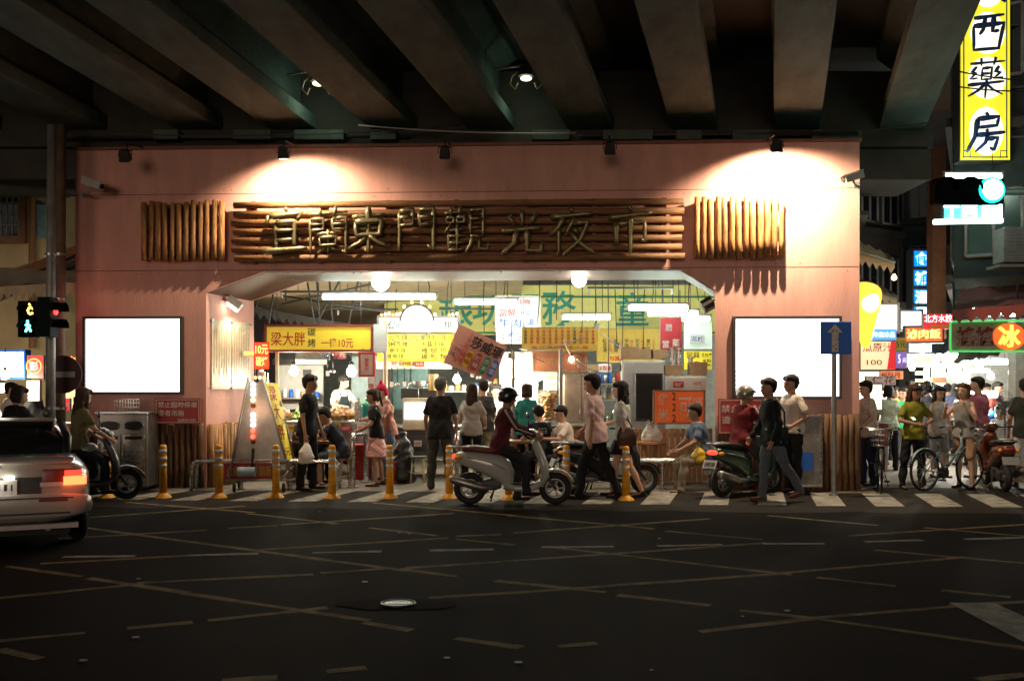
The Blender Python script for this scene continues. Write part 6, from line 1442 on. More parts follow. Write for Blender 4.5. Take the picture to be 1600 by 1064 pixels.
person('man in rose pink shirt and cream trousers seen from behind', gp(1530, 17.9), 200, 1.78, dict(la=(10, 12, 40, -2), ra=(8, 12, 30, 0), head=(40, 6)), 'c', 'short', 'black', ((.5, .15, .2), 'short', -.12), ('trousers', (.55, .52, .48)), far=True, group=G_)
person('person in pale tee sitting beside the standing fan', gp(1564, 18.6), -30, 1.62, dict(seat=.45, lean=6, ll=(80, 8, 0), rl=(80, 8, 0), la=(20, 8, 50, -5), ra=(20, 8, 50, -5), head=(0, 8)), 'c', 'short', 'black', ((.5, .55, .56), 'short', -.1), ('trousers', (.3, .32, .34)), far=True, group=G_)
stool(gp(1564, 18.6), .45, .16, 'plastic stool under the person beside the standing fan', M['red'], M['red'])
person('man in dark tee and white shorts at far right edge of the street', gp(1603, 16.15), 165, 1.74, dict(la=(12, 10, 30, 0), ra=(8, 10, 20, 0), ll=(12, 4, -2), rl=(-10, 4, -20)), 'b', 'short', 'black', ((.03, .035, .03), 'short', -.12), ('shorts', (.6, .6, .62)), group=G_)
for px, Y, face, h, hair, hc_, top_, bot, s in ((1389, 19.5, 170, 1.64, 'bob', 'black', (.55, .6, .48), BLK, 'woman in pale lime tee seen from behind down the street'), (1374, 21, 150, 1.7, 'short', 'black', WHT, (.1, .1, .12), 'man in white tee partly behind the pale lime tee'), (1398, 22.5, 20, 1.62, 'long', 'black', (.6, .5, .03), BLK, 'person in yellow tee deep in the street crowd'), (1411, 20.5, -40, 1.6, 'short', 'black', (.04, .36, .16), (.1, .1, .12), 'person in green tee just left of the woman with phone'), (1449, 20, 175, 1.72, 'curly', 'black', (.05, .05, .06), BLK, 'person with bushy black hair in dark top down the street'), (1460, 23, 0, 1.68, 'short', 'black', (.3, .3, .34), BLK, 'man in grey tee facing out deep in the street crowd'), (1437, 25, 10, 1.66, 'bob', 'brown', (.5, .45, .4), BLK, 'woman in beige top at the back of the street crowd'), (1556, 22, 30, 1.72, 'short', 'black', (.3, .06, .05), BLK, 'man in brick red tee behind the rose pink shirt'), (1480, 24, 160, 1.7, 'short', 'black', (.08, .1, .2), BLK, 'man in navy tee deep in the street by the bright shop'), (1503, 21, 190, 1.62, 'long', 'black', (.6, .6, .62), (.1, .1, .14), 'woman in white tee behind the drinking woman'), (1420, 28, 0, 1.7, 'short', 'black', (.5, .5, .5), BLK, 'man in pale tee farthest along the street'), (1362, 24, 180, 1.7, 'short', 'black', (.5, .2, .15), BLK, 'man in coral tee deep behind the dotted shirt man'), (1383, 26, 0, 1.62, 'bob', 'brown', (.62, .62, .6), BLK, 'woman in white tee deep behind the pale lime tee'), (1424, 22.5, 190, 1.75, 'short', 'black', (.15, .2, .3), BLK, 'tall man in slate blue tee deep behind the phone woman'), (1473, 27, 0, 1.66, 'short', 'black', (.55, .5, .3), BLK, 'man in straw coloured tee near the warm shop window'), (1492, 26, 170, 1.7, 'long', 'black', (.3, .1, .2), BLK, 'woman in plum tee at the far food counter'), (1514, 24.5, 10, 1.64, 'bob', 'black', (.6, .55, .5), BLK, 'woman in ivory tee behind the street food counter'), (1540, 23.5, 0, 1.7, 'short', 'black', (.6, .6, .58), (.1, .1, .1), 'cook in white tee behind the street food counter')):
    person(s, gp(px, Y), face, h, dict(head=(rnd.uniform(-20, 20), 6), la=(10, 9, 35, 0), ra=(5, 9, 20, 0), ll=(rnd.uniform(-6, 8), 4, -4)), 'b', hair, hc_, (top_, 'short', -.1), ('trousers', bot), far=True, fem=hair in ('long', 'bob'), group=G_)
bicycle('pale blue city bicycle standing between the phone woman and drinking woman', gp(1480, 15.8, 0), R(28), mk('bike_blue', (.25, .34, .38), .3, coat=.4))
bicycle('black bicycle with wire basket seen end on at the gate corner', gp(1374, 15.75, 0), R(-108), M['black'])
# left side crowd
person('man in white shirt walking far behind the white car', gp(14, 17.5), 100, 1.68, dict(la=(10, 9, 30, 0), head=(0, 6)), 'c', 'short', 'black', (WHT, 'short', -.1), ('trousers', BLK), far=True, group='crowd at the left stalls')
person('man in dark jacket standing at the left red stall', gp(52, 19.0), 160, 1.7, dict(head=(0, 6)), 'b', 'short', 'black', ((.03, .03, .03), 'long', -.1), ('trousers', BLK), far=True, group='crowd at the left stalls')

# ================================================================ CAR
def car(label, loc, rz, paint):
    t = thing('sedan_car', label, 'car', loc, rz, local=True)
    mb = MB()
    st = [(.0, .42, .98, .70), (.03, .36, 1.015, .76), (.14, .30, 1.035, .81), (.5, .25, 1.05, .845), (1.2, .24, 1.02, .85), (2.4, .24, .97, .85), (3.4, .25, .93, .84), (4.1, .28, .86, .80), (4.4, .36, .76, .68)]
    mb.rings([((x, 0, (a + b) / 2), (0, w_, 0), (0, 0, (b - a) / 2)) for x, a, b, w_ in st], paint, 28, True, False, 4.2); mb.build('body', t)
    mb = MB()
    st = [(.60, .94, 1.02, .64), (.72, .92, 1.10, .66), (1.0, .9, 1.25, .66), (1.32, .9, 1.385, .62), (2.2, .9, 1.42, .61), (2.75, .9, 1.32, .63), (3.3, .9, 1.0, .66)]
    mb.rings([((x, 0, (a + b) / 2), (0, w_, 0), (0, 0, (b - a) / 2)) for x, a, b, w_ in st], M['glass'], 24, True, False, 4.0); mb.build('window', t)
    mb = MB(); mb.rings([((x, 0, z), (0, w_, 0), (0, 0, .014)) for x, z, w_ in ((1.28, 1.375, .50), (1.5, 1.405, .54), (2.2, 1.425, .54), (2.7, 1.345, .54))], M['black'], 16, True, False, 4); mb.build('roof', t)  # roof and pillars coloured black for the darkness they are lost in
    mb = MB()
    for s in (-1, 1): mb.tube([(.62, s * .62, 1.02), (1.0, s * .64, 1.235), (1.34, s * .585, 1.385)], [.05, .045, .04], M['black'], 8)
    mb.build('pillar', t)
    mb = MB(); mb.rings([((x, 0, z), (0, w_, 0), (0, 0, h)) for x, z, w_, h in ((-.075, .52, .66, .12), (-.06, .52, .78, .135), (.02, .52, .84, .14), (.14, .50, .865, .14), (.4, .47, .865, .13), (.55, .45, .84, .1))], paint, 24, True, False, 5); bu = mb.build('rear_bumper', t)
    mb = MB(); mb.box((-.078, 0, .44), (.012, 1.3, .02), M['dark_grey']); mb.box((-.07, 0, .61), (.012, 1.36, .016), M['dark_grey'])
    for s in (-1, 1): mb.box((-.075, s * .5, .585), (.012, .26, .03), M['dark_red'])
    mb.build('trim_strip', bu)
    mb = MB(); mb.box((-.0, 0, .29), (.1, 1.45, .05), M['light_grey']); mb.build('valance', t)
    mb = MB(); mb.rings([((x, 0, z), (0, w_, 0), (0, 0, h)) for x, z, w_, h in ((-.035, 1.0, .60, .018), (-.01, 1.015, .68, .03), (.07, 1.035, .70, .03), (.6, 1.05, .66, .012))], paint, 20, True, False, 4); bo = mb.build('boot_lid', t)
    mb = MB(); mb.torus((-.005, 0, .945), (1, 0, 0), .035, .007, M['steel'], 20, 6); mb.torus((-.007, 0, .945), (1, 0, 0), .018, .005, M['steel'], 16, 6); mb.build('badge', bo)
    mb = MB(); mb.box((.0, 0, .74), (.02, .78, .20), M['dark_grey']); mb.build('plate_recess', t)
    mb = MB(); mb.box((-.02, 0, .735), (.012, .36, .165), M['white']); pl = mb.build('number_plate', t, bevel=.004)
    mb = MB()
    for i in range(6): mb.box((-.028, -.13 + i * .052, .735), (.003, .012 + .014 * (i % 2), .07), M['ink'])
    mb.build('worn_lettering', pl)
    for s in (-1, 1):
        mb = MB(); mb.box((-.02, s * .11, .842), (.03, .09, .022), em('plate_lamp', (1, .93, .75), 10)); mb.build('plate_lamp', t)
        mb = MB(); mb.rings([((.01 + .05 * (i == 3), s * y, .845), (0, 0, .078), (.03, 0, 0)) for i, y in enumerate((.40, .52, .60, .76))], M['dark_red'], 14, True, False, 5)
        tl = mb.build('tail_light', t)
        mb = MB(); mb.rings([((x, s * y, .79), (0, 0, .05), (.03, 0, 0)) for x, y in ((-.008, .59), (-.004, .68), (.02, .76), (.07, .80))], TL_HOT, 14, True, False, 4); mb.build('brake_lens', tl)
        mb = MB(); mb.rings([((x, s * y, .875), (0, 0, .032), (.03, 0, 0)) for x, y in ((-.008, .60), (-.004, .68), (.02, .76))], TL_RED, 14, True, False, 4); mb.build('lamp_lens', tl)
        mb = MB(); mb.box((-.006, s * .48, .755), (.02, .2, .05), M['sign_white']); mb.build('reverse_lens', tl)
    for x in (.78, 3.45):
        for s in (-1, 1):
            wheel(t, (x, s * .74, .30), (0, 1, 0), .30, .19, M['steel_dull'], 6)
    mb = MB(); mb.box((.8, 0, .24), (1.4, 1.3, .12), M['black']); mb.build('underbody', t)
    mb = MB(); mb.cyl((-.04, -.45, .27), (.3, -.45, .28), .03, M['steel_dull']); mb.build('exhaust', t)
    for s in (-1, 1):
        mb = MB(); mb.ell((2.9, s * .93, .98), .07, .1, .06, paint); mb.build('wing_mirror', t)
    d = bpy.data.lights.new('plate_light', 'POINT'); d.energy = .9; d.color = (1, .92, .75); d.shadow_soft_size = .03
    o = bpy.data.objects.new('plate_light', d); COL.objects.link(o); o.parent = t; o.location = (-.12, 0, .85)
    for s in (-1, 1):
        d = bpy.data.lights.new('brake_light', 'POINT'); d.energy = 1.0; d.color = (1, .12, .04); d.shadow_soft_size = .06
        o = bpy.data.objects.new('brake_light', d); COL.objects.link(o); o.parent = t; o.location = (-.2, s * .72, .8)
    t.scale = (1, 1, .88)
    return t
car('white sedan with glowing tail lamp and lit number plate pulling out', (-4.98, 9.62, 0), R(90 + 25), mk('car_white', (.44, .425, .38), .25, var=.04, coat=.7))
# ================================================================ NEON TROLLEY
TY = 15.45
def tp(px, py, dy=0.0): return P(px, py, TY + dy)
t = thing('sign_trolley', 'wheeled A-frame sign trolley with LED price panel and yellow board', 'sign trolley', gp(410, TY + .2, 0))
mb = MB(); a = [tp(389, 597), tp(409, 597), tp(447, 719), tp(363, 719)]
mb.prism(a, (0, .03, 0), mk('trolley_sheet', (.34, .33, .30), .35, metal=.5, var=.25)); mb.build('grey_panel', t)
mb = MB(); b = [tp(408, 597, .0), tp(430, 599, .45), tp(452, 718, .55), tp(437, 718, .0)]
mb.prism([p + V((.03, 0, 0)) for p in b], (.02, .01, 0), em('trolley_yellow', (.8, .56, .03), .25)); yb = mb.build('yellow_board', t)
r_ = (tp(430, 599, .45) - tp(408, 597)).normalized()
mb = MB()
for ch, f, m, s in (('梁', .14, RED, .26), ('大', .38, RED, .26), ('胖', .64, RED, .26), ('10元', .89, RED, .15)):
    c = b[0].lerp(b[1], .42).lerp(b[3].lerp(b[2], .42), f) + V((.07, -.05, 0)); up_ = (b[0].lerp(b[1], .5) - b[3].lerp(b[2], .5)).normalized()
    mb.text(ch, c, r_, up_, s, m, .2 if len(ch) == 1 else .34, ext=.002, off=.008)
for ch, f in (('碳', .27), ('烤', .50)):
    c = b[0].lerp(b[1], .84).lerp(b[3].lerp(b[2], .84), f) + V((.07, -.05, 0)); mb.text(ch, c, r_, up_, .11, INK, .09, ext=.002)
mb.build('lettering', yb)
mb = MB()
for p, q in ((tp(388, 590, -.02), tp(357, 752, -.02)), (tp(409, 590, -.03), tp(457, 752, .0)), (tp(431, 594, .47), tp(466, 748, .58)), (tp(357, 750, -.02), tp(457, 750, -.02)), (tp(366, 719, -.02), tp(452, 719, -.02)), (tp(457, 750, 0), tp(466, 746, .58)), (tp(437, 750, 0), tp(461, 726, .3))): mb.tube([p, q], .018, M['galv'], 7)
mb.build('frame', t)
mb = MB(); mb.box(tp(394, 736, .05), (.86, .03, .26), M['sign_red']); rb = mb.build('red_banner', t)
mb = MB(); mb.text('止痛貼布熱銷新品', tp(394, 736, .03), EX, EZ, .17, M['yellow'], .8, ext=.002, off=.01); mb.build('lettering', rb)
for px, dy in ((366, 0), (443, 0), (374, .5), (452, .5)):
    c = tp(px, 756, dy); c.z = .075; wheel(t, c, (1, .2, 0), .075, .045, M['grey'], 4)
mb = MB(); mb.cyl(tp(372, 737, -.08), tp(399, 737, -.08), .075, mk('pale_blue_can', (.3, .45, .52), .4), 18); mb.build('cable_drum', t)
for i, y in enumerate((600, 608, 616, 625, 634, 648, 656, 664, 673, 682, 690)):
    on = i not in (4, 10)
    c_ = (1, .95, .85) if y < 620 or 640 < y < 668 else (1, .55, .2) if y < 630 else (1, .06, .03)
    mb = MB(); mb.ell(tp(395, y, -.03), .036, .03, .036, em('trolley_bulb', c_, 6) if on else M['dark_red'], n=12, k=7); mb.build('bulb', t)
mb = MB(); mb.tube([tp(395, 700, -.02), tp(394, 730, -.03)], .02, M['black']); mb.build('cable', t)
mb = MB(); q = Matrix.Rotation(R(12), 3, 'Z'); c = tp(409, 556, .0); mb.box(c, (.23, .05, .43), M['red'], q); mb.tube([tp(402, 577), tp(400, 598)], .015, M['black']); mb.tube([tp(417, 577), tp(416, 598, .1)], .015, M['black']); lp = mb.build('led_panel', t)
mb = MB(); LED = em('led_red', (1, .06, .02), 1.6); LEDY = em('led_amber', (1, .42, .1), 3.5)
mb.add([c + q @ V((sx * .105, -.029, sz * .205)) for sx, sz in ((-1, -1), (1, -1), (1, 1), (-1, 1))], [(0, 1, 2, 3)], LED)
mb.text('10元', c + q @ V((0, -.032, .10)), q @ EX, EZ, .17, LEDY, .19, ext=.002, off=.012); mb.text('碳烤', c + q @ V((0, -.032, -.09)), q @ EX, EZ, .16, LEDY, .18, ext=.002, off=.012); mb.build('lettering', lp)
for i, x in enumerate((399, 406, 413)):
    mb = MB(); mb.ell(tp(x, 590, -.02), .026, .022, .026, em('trolley_bulb', ((1, .35, .1), (.8, 1, .6), (1, .5, .1))[i], 5), n=10, k=6); mb.build('bulb', t)
t = board('led_sign', 'small amber LED strip sign glowing behind the LED price panel', (380, 548, 398, 557), 17.2, em('led_back', (1, .3, .05), 1.2), [('營業中', 389, 552.5, 7, 16, LEDY)], depth=.05)
for e_, px, py, pw, col in ((1, 395, 640, 4, (1, .5, .3)),):
    d = bpy.data.lights.new('trolley_glow', 'POINT'); d.energy = pw; d.color = col; d.shadow_soft_size = .2; o = bpy.data.objects.new('trolley_glow', d); COL.objects.link(o); o.location = tp(px, py, -.2)

# ================================================================ STREET FURNITURE IN FRONT OF THE GATE
# recycling bin
x0, x1 = at(150, 15.55, 0).x, at(229, 15.55, 0).x; cx = (x0 + x1) / 2; wd = x1 - x0; zt = P(0, 646, 15.55).z
t = thing('recycling_bin', 'stainless steel recycling bin with two oval openings', 'recycling bin', (cx, 15.8, 0))
mb = MB(); mb.box((cx, 15.83, zt / 2 + .03), (wd, .5, zt - .08), M['steel_dull']); mb.box((cx, 15.82, zt), (wd + .05, .56, .035), M['steel']); mb.build('body', t, bevel=.012)
for i, s in enumerate((-1, 1)):
    c = V((cx + s * wd * .24, 15.57, zt - .19)); mb = MB()
    mb.rings([(c + V((0, y, 0)), (.14 * g, 0, 0), (0, 0, .065 * g)) for y, g in ((.0, 1.0), (-.012, 1.12), (-.014, 1.04), (-.002, .92))], M['steel'], 24, True, True, 2.6); mb.build('opening_rim', t)
    mb = MB(); mb.rings([(c + V((0, y, 0)), (.13, 0, 0), (0, 0, .06)) for y in (.02, .004)], M['black'], 24, False, False, 2.6); mb.build('opening', t)
    c = V((cx + s * wd * .24, 15.566, zt * .42)); mb = MB(); mb.box(c, (wd * .44, .02, zt * .62), M['steel_dull'] if s < 0 else M['steel']); d_ = mb.build('door', t, bevel=.006)
    mb = MB(); mb.box(c + V((0, -.014, zt * .27)), (wd * .34, .012, .05), M['black']); mb.tube([c + V((-wd * .2, -.012, -.2)), c + V((-wd * .2, -.045, -.18)), c + V((-wd * .2, -.045, .22)), c + V((-wd * .2, -.012, .24))], .012, M['steel']); mb.build('handle', d_)
mb = MB()
for sx in (-1, 1):
    for sy in (15.62, 16.02): mb.cyl((cx + sx * (wd / 2 - .05), sy, .004), (cx + sx * (wd / 2 - .05), sy, .08), .03, M['black'])
mb.build('foot', t)
c = V((at(198, 15.8, 0).x, 15.8, zt + .02)); t = thing('wire_crate', 'small white wire crate on top of the recycling bin', 'crate', c); mb = MB()
for z in (.0, .07, .14, .2): mb.tube([c + V((x, y, z)) for x, y in ((-.15, -.12), (.15, -.12), (.15, .12), (-.15, .12))], .005, M['white'], 5, True)
for i in range(8):
    f = -1 + 2 * i / 7
    for x, y in ((f * .15, -.12), (f * .15, .12)): mb.tube([c + V((x, y, 0)), c + V((x, y, .2))], .004, M['white'], 4)
mb.build('wire', t)
# blue arrow sign
px_, Yb = 1303, 14.9
c = P(1306, 528, Yb); t = thing('arrow_sign', 'square blue road sign with white upward arrow on grey pole', 'road sign', gp(px_, Yb, 0))
mb = MB(); mb.cyl(gp(px_, Yb + .03, .003), P(px_, 503, Yb + .03), .038, M['galv'], 14); mb.cyl(gp(px_, Yb + .03, .002), gp(px_, Yb + .03, .04), .07, M['galv'], 14); mb.build('pole', t)
mb = MB(); mb.box(c, (.465, .02, .49), M['blue']); pl = mb.build('plate', t, bevel=.012)
mb = MB(); c2 = c + V((-.015, -.011, 0)); ar = [(-.05, -.21), (.05, -.21), (.05, .08), (.115, .08), (0, .205), (-.115, .08), (-.05, .08)]
mb.prism([c2 + V((x, 0, z)) for x, z in ar][::-1], (0, -.003, 0), M['sign_white'])
for i in range(7): mb.box(c2 + V((rnd.uniform(-.06, .06), -.005, rnd.uniform(-.18, .14))), (rnd.uniform(.01, .035), .002, rnd.uniform(.008, .02)), M['ink'])
mb.build('arrow', pl)
# stainless board behind the man in cream shirt
t = thing('display_case', 'leaning steel framed panel with a blue square behind man in cream shirt', 'panel', gp(1258, 15.5, 0))
a, b = P(1238, 650, 15.5), P(1281, 758, 15.5); mb = MB(); mb.box(a.lerp(b, .5), (b.x - a.x, .1, a.z - b.z), mk('case_face', (.30, .29, .27), .25, var=.5, scale=3, metal=.3)); mb.build('panel', t)
mb = MB()
for x in (a.x, b.x): mb.box((x, 15.48, (a.z + b.z) / 2), (.035, .12, a.z - b.z + .04), M['steel'])
for z in (a.z, b.z): mb.box(((a.x + b.x) / 2, 15.482, z), (b.x - a.x - .04, .12, .035), M['steel'])
mb.build('frame', t)
mb = MB(); q1, q2 = P(1246, 707, 15.44), P(1270, 735, 15.44); mb.box(q1.lerp(q2, .5), (q2.x - q1.x, .01, q1.z - q2.z), M['blue']); mb.build('blue_square', t)

# ================================================================ LEFT SIDE
for px, r, m, Y, s in ((79, .075, M['galv'], 15.3, 'pale steel pole carrying the signal heads at left of gate'), (94, .085, mk('rusty_pole', (.16, .10, .07), .7, var=.4), 15.9, 'brown rusty pole close behind the pale steel pole')):
    t = thing('utility_pole', s, 'pole', gp(px, Y, 0)); mb = MB(); mb.tube([gp(px, Y, .002), P(px, 500, Y), P(px + 2, 196, Y)], [r, r * .93, r * .85], m, 16); mb.build('shaft', t)
    mb = MB()
    for y in (400, 470, 640): mb.cyl(P(px, y, Y), P(px, y - 4, Y), r * 1.15, M['steel_dull'], 16)
    mb.build('band', t)
t = thing('pedestrian_signal', 'pedestrian signal with amber countdown above a cyan walking figure', 'traffic signal', P(45, 500, 15.4))
mb = MB(); mb.box(P(45, 499, 15.46), (.27, .16, .56), M['shade_black']); mb.tube([P(60, 500, 15.46), P(79, 500, 15.3)], .025, M['shade_black']); mb.build('housing', t, bevel=.02)
for y in (485, 512):
    mb = MB(); c = P(45, y, 15.36)
    mb.prism([c + V((.135 * math.cos(R(a)), 0, .135 * math.sin(R(a)))) for a in range(0, 181, 20)] + [c + V((.12 * math.cos(R(a)), 0, .12 * math.sin(R(a)))) for a in range(180, -1, -20)], (0, -.12, 0), M['shade_black']); mb.build('hood', t)
AMB = em('amber_led', (1, .55, .08), 7); CYA = em('cyan_led', (.12, 1, .85), 6)
mb = MB(); c = P(46, 485, 15.37)
for x, z in ((.03, .1), (0, .095), (-.0, .09), (.05, .03), (.02, .045), (-.01, .03), (-.025, 0), (-.015, -.035), (.01, -.055), (.04, -.045)): mb.ell(c + V((x, 0, z)), .018, .012, .018, AMB, n=8, k=5)
mb.build('countdown', t)
mb = MB(); c = P(43, 511, 15.37)
for x, z in ((.0, .09), (.0, .06), (.005, .03), (-.02, .03), (.03, .02), (.01, 0), (-.01, -.03), (.03, -.03), (-.025, -.06), (.045, -.055), (-.1, .09)): mb.ell(c + V((x, 0, z)), .021, .012, .021, CYA, n=8, k=5)
mb.build('walking_figure', t)
t = thing('traffic_signal', 'dark signal head facing right with a red arrow glowing at its edge', 'traffic signal', P(78, 495, 15.1))
mb = MB(); mb.box(P(75, 496, 15.1), (.20, .3, .60), mk('signal_green', (.006, .014, .012), .7, spec=.1)); mb.build('housing', t, bevel=.02)
for y in (486, 512):
    mb = MB(); c = P(86, y, 15.1); mb.prism([c + V((0, .13 * math.cos(R(a)), .13 * math.sin(R(a)))) for a in range(0, 181, 20)] + [c + V((0, .115 * math.cos(R(a)), .115 * math.sin(R(a)))) for a in range(180, -1, -20)], (.16, 0, 0), M['shade_black']); mb.build('hood', t)
mb = MB(); mb.ell(P(87, 487, 15.06), .03, .05, .05, em('red_signal', (1, .03, .02), 5)); mb.build('red_lens', t)
d = bpy.data.lights.new('red_signal_light', 'POINT'); d.energy = 2.2; d.color = (1, .05, .04); d.shadow_soft_size = .08
o = bpy.data.objects.new('red_signal_light', d); COL.objects.link(o); o.location = P(106, 482, 15.5)
c = P(98, 585, 15.7); t = thing('no_entry_sign', 'round no entry sign in shadow on the brown pole', 'road sign', c)
mb = MB(); mb.cyl(c, c + V((0, .015, 0)), .30, mk('shaded_red', (.035, .008, .008), .7), 36); mb.build('disc', t)  # shade put into the disc's dark red and the bar's grey
mb = MB(); mb.box(c + V((0, -.004, 0)), (.38, .006, .09), M['grey']); mb.build('bar', t)
# house behind
HOUSE = mk('house_wall', (.6, .47, .25), .85, var=.2, scale=1.2, bump=.2)
t = thing('corner_house', 'cream rendered corner house with barred window above stalls', 'house', (-11.5, 22.5, 0))
mb = MB(); mb.box((-15.2, 24.5, 3.6), (10.4, 5, 7.2), HOUSE); mb.build('wall', t)
mb = MB(); mb.box((-15.2, 21.7, 6.15), (10.8, .7, .5), M['concrete_dark']); mb.box((-15.2, 21.55, 5.86), (10.9, .9, .1), M['concrete']); mb.build('cornice', t, bevel=.03)
mb = MB(); a, b = P(-6, 283, 21.94), P(30, 370, 21.94); mb.box(a.lerp(b, .5), (b.x - a.x, .06, a.z - b.z), M['glass']); wn = mb.build('window', t)
mb = MB()
for i in range(5): mb.box((a.x + (b.x - a.x) * i / 4, 21.9, (a.z + b.z) / 2), (.025, .03, a.z - b.z), M['grey'])
for i in range(6): mb.box(((a.x + b.x) / 2, 21.885, b.z + (a.z - b.z) * i / 5), (b.x - a.x, .025, .025), M['grey'])
mb.build('grille', wn)
mb = MB()
for x in (a.x - .1, b.x + .1): mb.box((x, 21.92, (a.z + b.z) / 2), (.14, .14, a.z - b.z + .3), M['wood'])
mb.box(((a.x + b.x) / 2, 21.92, b.z - .08), (b.x - a.x + .06, .14, .14), M['wood']); mb.box(((a.x + b.x) / 2, 21.92, a.z + .08), (b.x - a.x + .06, .14, .14), M['wood']); mb.build('window_frame', t)
mb = MB(); a, b = P(58, 320, 21.94), P(72, 372, 21.94); mb.box(a.lerp(b, .5), (b.x - a.x, .07, a.z - b.z), mk('pale_glass', (.2, .34, .36), .15)); mb.build('window', t)
mb = MB(); mb.cyl((P(50, 300, 21.8).x, 21.8, 2.5), (P(50, 300, 21.8).x, 21.8, 5.8), .07, M['wood'], 12); mb.build('downpipe', t)
mb = MB(); mb.box((-20.5, 30, 6), (14, 6, 12), mk('dark_block', (.05, .045, .04), .9)); tag(mb.build('apartment_block', loc=(-20, 30, 0)), 'dark unlit block rising behind the cream corner house', 'building')
mb = MB()
for i in range(4):
    a, b = P(-25, 452 - i * 6, 20.2 - i * .06), P(118, 395 - i * 6, 18.6 - i * .06)
mb.prism([P(-30, 445, 20.4), P(120, 382, 18.2), P(120, 396, 18.2), P(-30, 462, 20.4)], (0, .25, 0), M['wood']); mb.prism([P(-30, 468, 20.3), P(120, 404, 18.1), P(120, 412, 18.1), P(-30, 480, 20.3)], (0, .2, 0), M['dark_grey']); tag(mb.build('awning_beam', loc=P(45, 425, 19)), 'sloping brown awning beams crossing the cream house', 'beam')
tarp('pale awning with saw tooth hem over the left stalls', [P(-40, 452, 16.8), P(124, 440, 16.4), P(124, 405, 19.8), P(-40, 425, 20.2)], (0, 14, M['cream']), M['cream'])
mb = MB(); mb.box((-9.2, 24, 1.9), (9, .15, 3.8), M['dark_grey']); tag(mb.build('stall_back_wall', loc=(-9.2, 24, 0)), 'dark wall at the back of the left stalls', 'wall')
board('light_box', 'large white light box sign at left edge above stalls', (-30, 549, 38, 590), 18.5, WHITE_HOT, depth=.2, frame=M['blue'])
t = board('stall_sign', 'red sign with a white character in a gold ring at the left stall', (42, 555, 68, 591), 18.4, RED_LIT, [('彭', 53, 572, 15, 14, em('sign_glyph', (1, .9, .7), 1.0))], depth=.2)
mb = MB(); mb.torus(P(53, 572, 18.39), (0, 1, 0), .135, .012, em('gold_ring', (1, .55, .1), 1.0), 30, 6); mb.build('ring', t)
board('stall_sign', 'dark red sign with yellow brush stroke half hidden by no entry sign', (100, 556, 122, 594), 18.4, RED_LIT, [('力', 113, 563, 14, 14, em('yellow_glyph', (1, .75, .05), 1.0))], depth=.1)
board('glowing_sign', 'warm lit stall panel below the red sign with gold ring', (41, 594, 62, 627), 18.6, em('warm_panel', (1, .75, .4), 2.0), depth=.1)
board('glowing_sign', 'bright stall panel seen right of the no entry sign', (96, 586, 118, 640), 18.9, em('warm_panel', (1, .55, .25), 1.3), [('彭', 106, 600, 12, 12, M['sign_white'])], depth=.1)
board('menu_sign', 'small red and white stall panel beside the long haired woman', (96, 622, 110, 642), 18.2, RED_LIT, [('滷味', 103, 632, 7, 12, M['sign_white'])], depth=.06)
for px, Y in ((4, 18.9), (8, 17.9)):
    bulb(px, 607 - (Y < 18) * 20, Y, .07, 'small lit bulb at the far left stall' + (' over the walking man' if Y < 18 else ' behind the walking man'), None, .5, 25)
counter('dark food stall counter behind the white car and riders', -60, 116, 18.9, .8, .95, M['steel'], M['dark_red'])
for i in range(10):
    c = at(-20 + i * 13, 19.1, .975); h = rnd.uniform(.1, .3); mb = MB(); mb.rings([(c + V((0, 0, z * h)), (q * .07, 0, 0), (0, q * .07, 0)) for z, q in ((0, .9), (.6, 1), (1, .8))], rnd.choice((M['white'], M['red'], M['steel'], M['cream'])), 12); tag(mb.build('goods_tub', loc=c), 'tub or jar on the left stall counter', 'tub', 'tubs on the left stall counter')
# ================================================================ SIDE STREET AT THE RIGHT
DARKW = mk('dark_facade', (.055, .06, .06), .8, var=.35, scale=1.2)
def facade(name, label, a, b, z1, depthv, m, wins=(), floors=(), cat='building', z0=0.0):
    """block with front from ground point a to b, height z1"""
    a = V(a); b = V(b); t = thing(name, label, cat, a.lerp(b, .5)); d = (b - a).normalized(); n = V((d.y, -d.x, 0)); 
    if n.dot(V(depthv)) > 0: n = -n
    mb = MB(); mb.prism([a + V((0, 0, z0)), b + V((0, 0, z0)), b + V((0, 0, z1)), a + V((0, 0, z1))], depthv, m); mb.build('wall', t)
    for f0, f1, zz0, zz1, wm in wins:
        q0, q1 = a.lerp(b, f0), a.lerp(b, f1); mb = MB(); mb.prism([q0 + V((0, 0, zz0)) + n * .03, q1 + V((0, 0, zz0)) + n * .03, q1 + V((0, 0, zz1)) + n * .03, q0 + V((0, 0, zz1)) + n * .03], n * -.028, wm); w_ = mb.build('window', t)
        mb = MB(); c = (q0 + q1) / 2
        for p, q in ((q0 + V((0, 0, zz0)), q1 + V((0, 0, zz0))), (q0 + V((0, 0, zz1)), q1 + V((0, 0, zz1))), (q0 + V((0, 0, zz0)), q0 + V((0, 0, zz1))), (q1 + V((0, 0, zz0)), q1 + V((0, 0, zz1))), (c + V((0, 0, zz0)), c + V((0, 0, zz1)))): mb.tube([p + n * .04, q + n * .04], .04, M['grey'], 4)
        mb.build('frame', w_)
    for zz in floors:
        mb = MB(); mb.prism([a + V((0, 0, zz)) + n * .15, b + V((0, 0, zz)) + n * .15, b + V((0, 0, zz + .18)) + n * .15, a + V((0, 0, zz + .18)) + n * .15], n * -.147, M['concrete_dark']); mb.build('ledge', t)
    return t
WG = mk('dim_green_glass', (.02, .05, .04), .3, em=.02); WD = M['glass']
a = at(1490, 19.0, 0); b = a + V((.47, 1, 0)) * 22
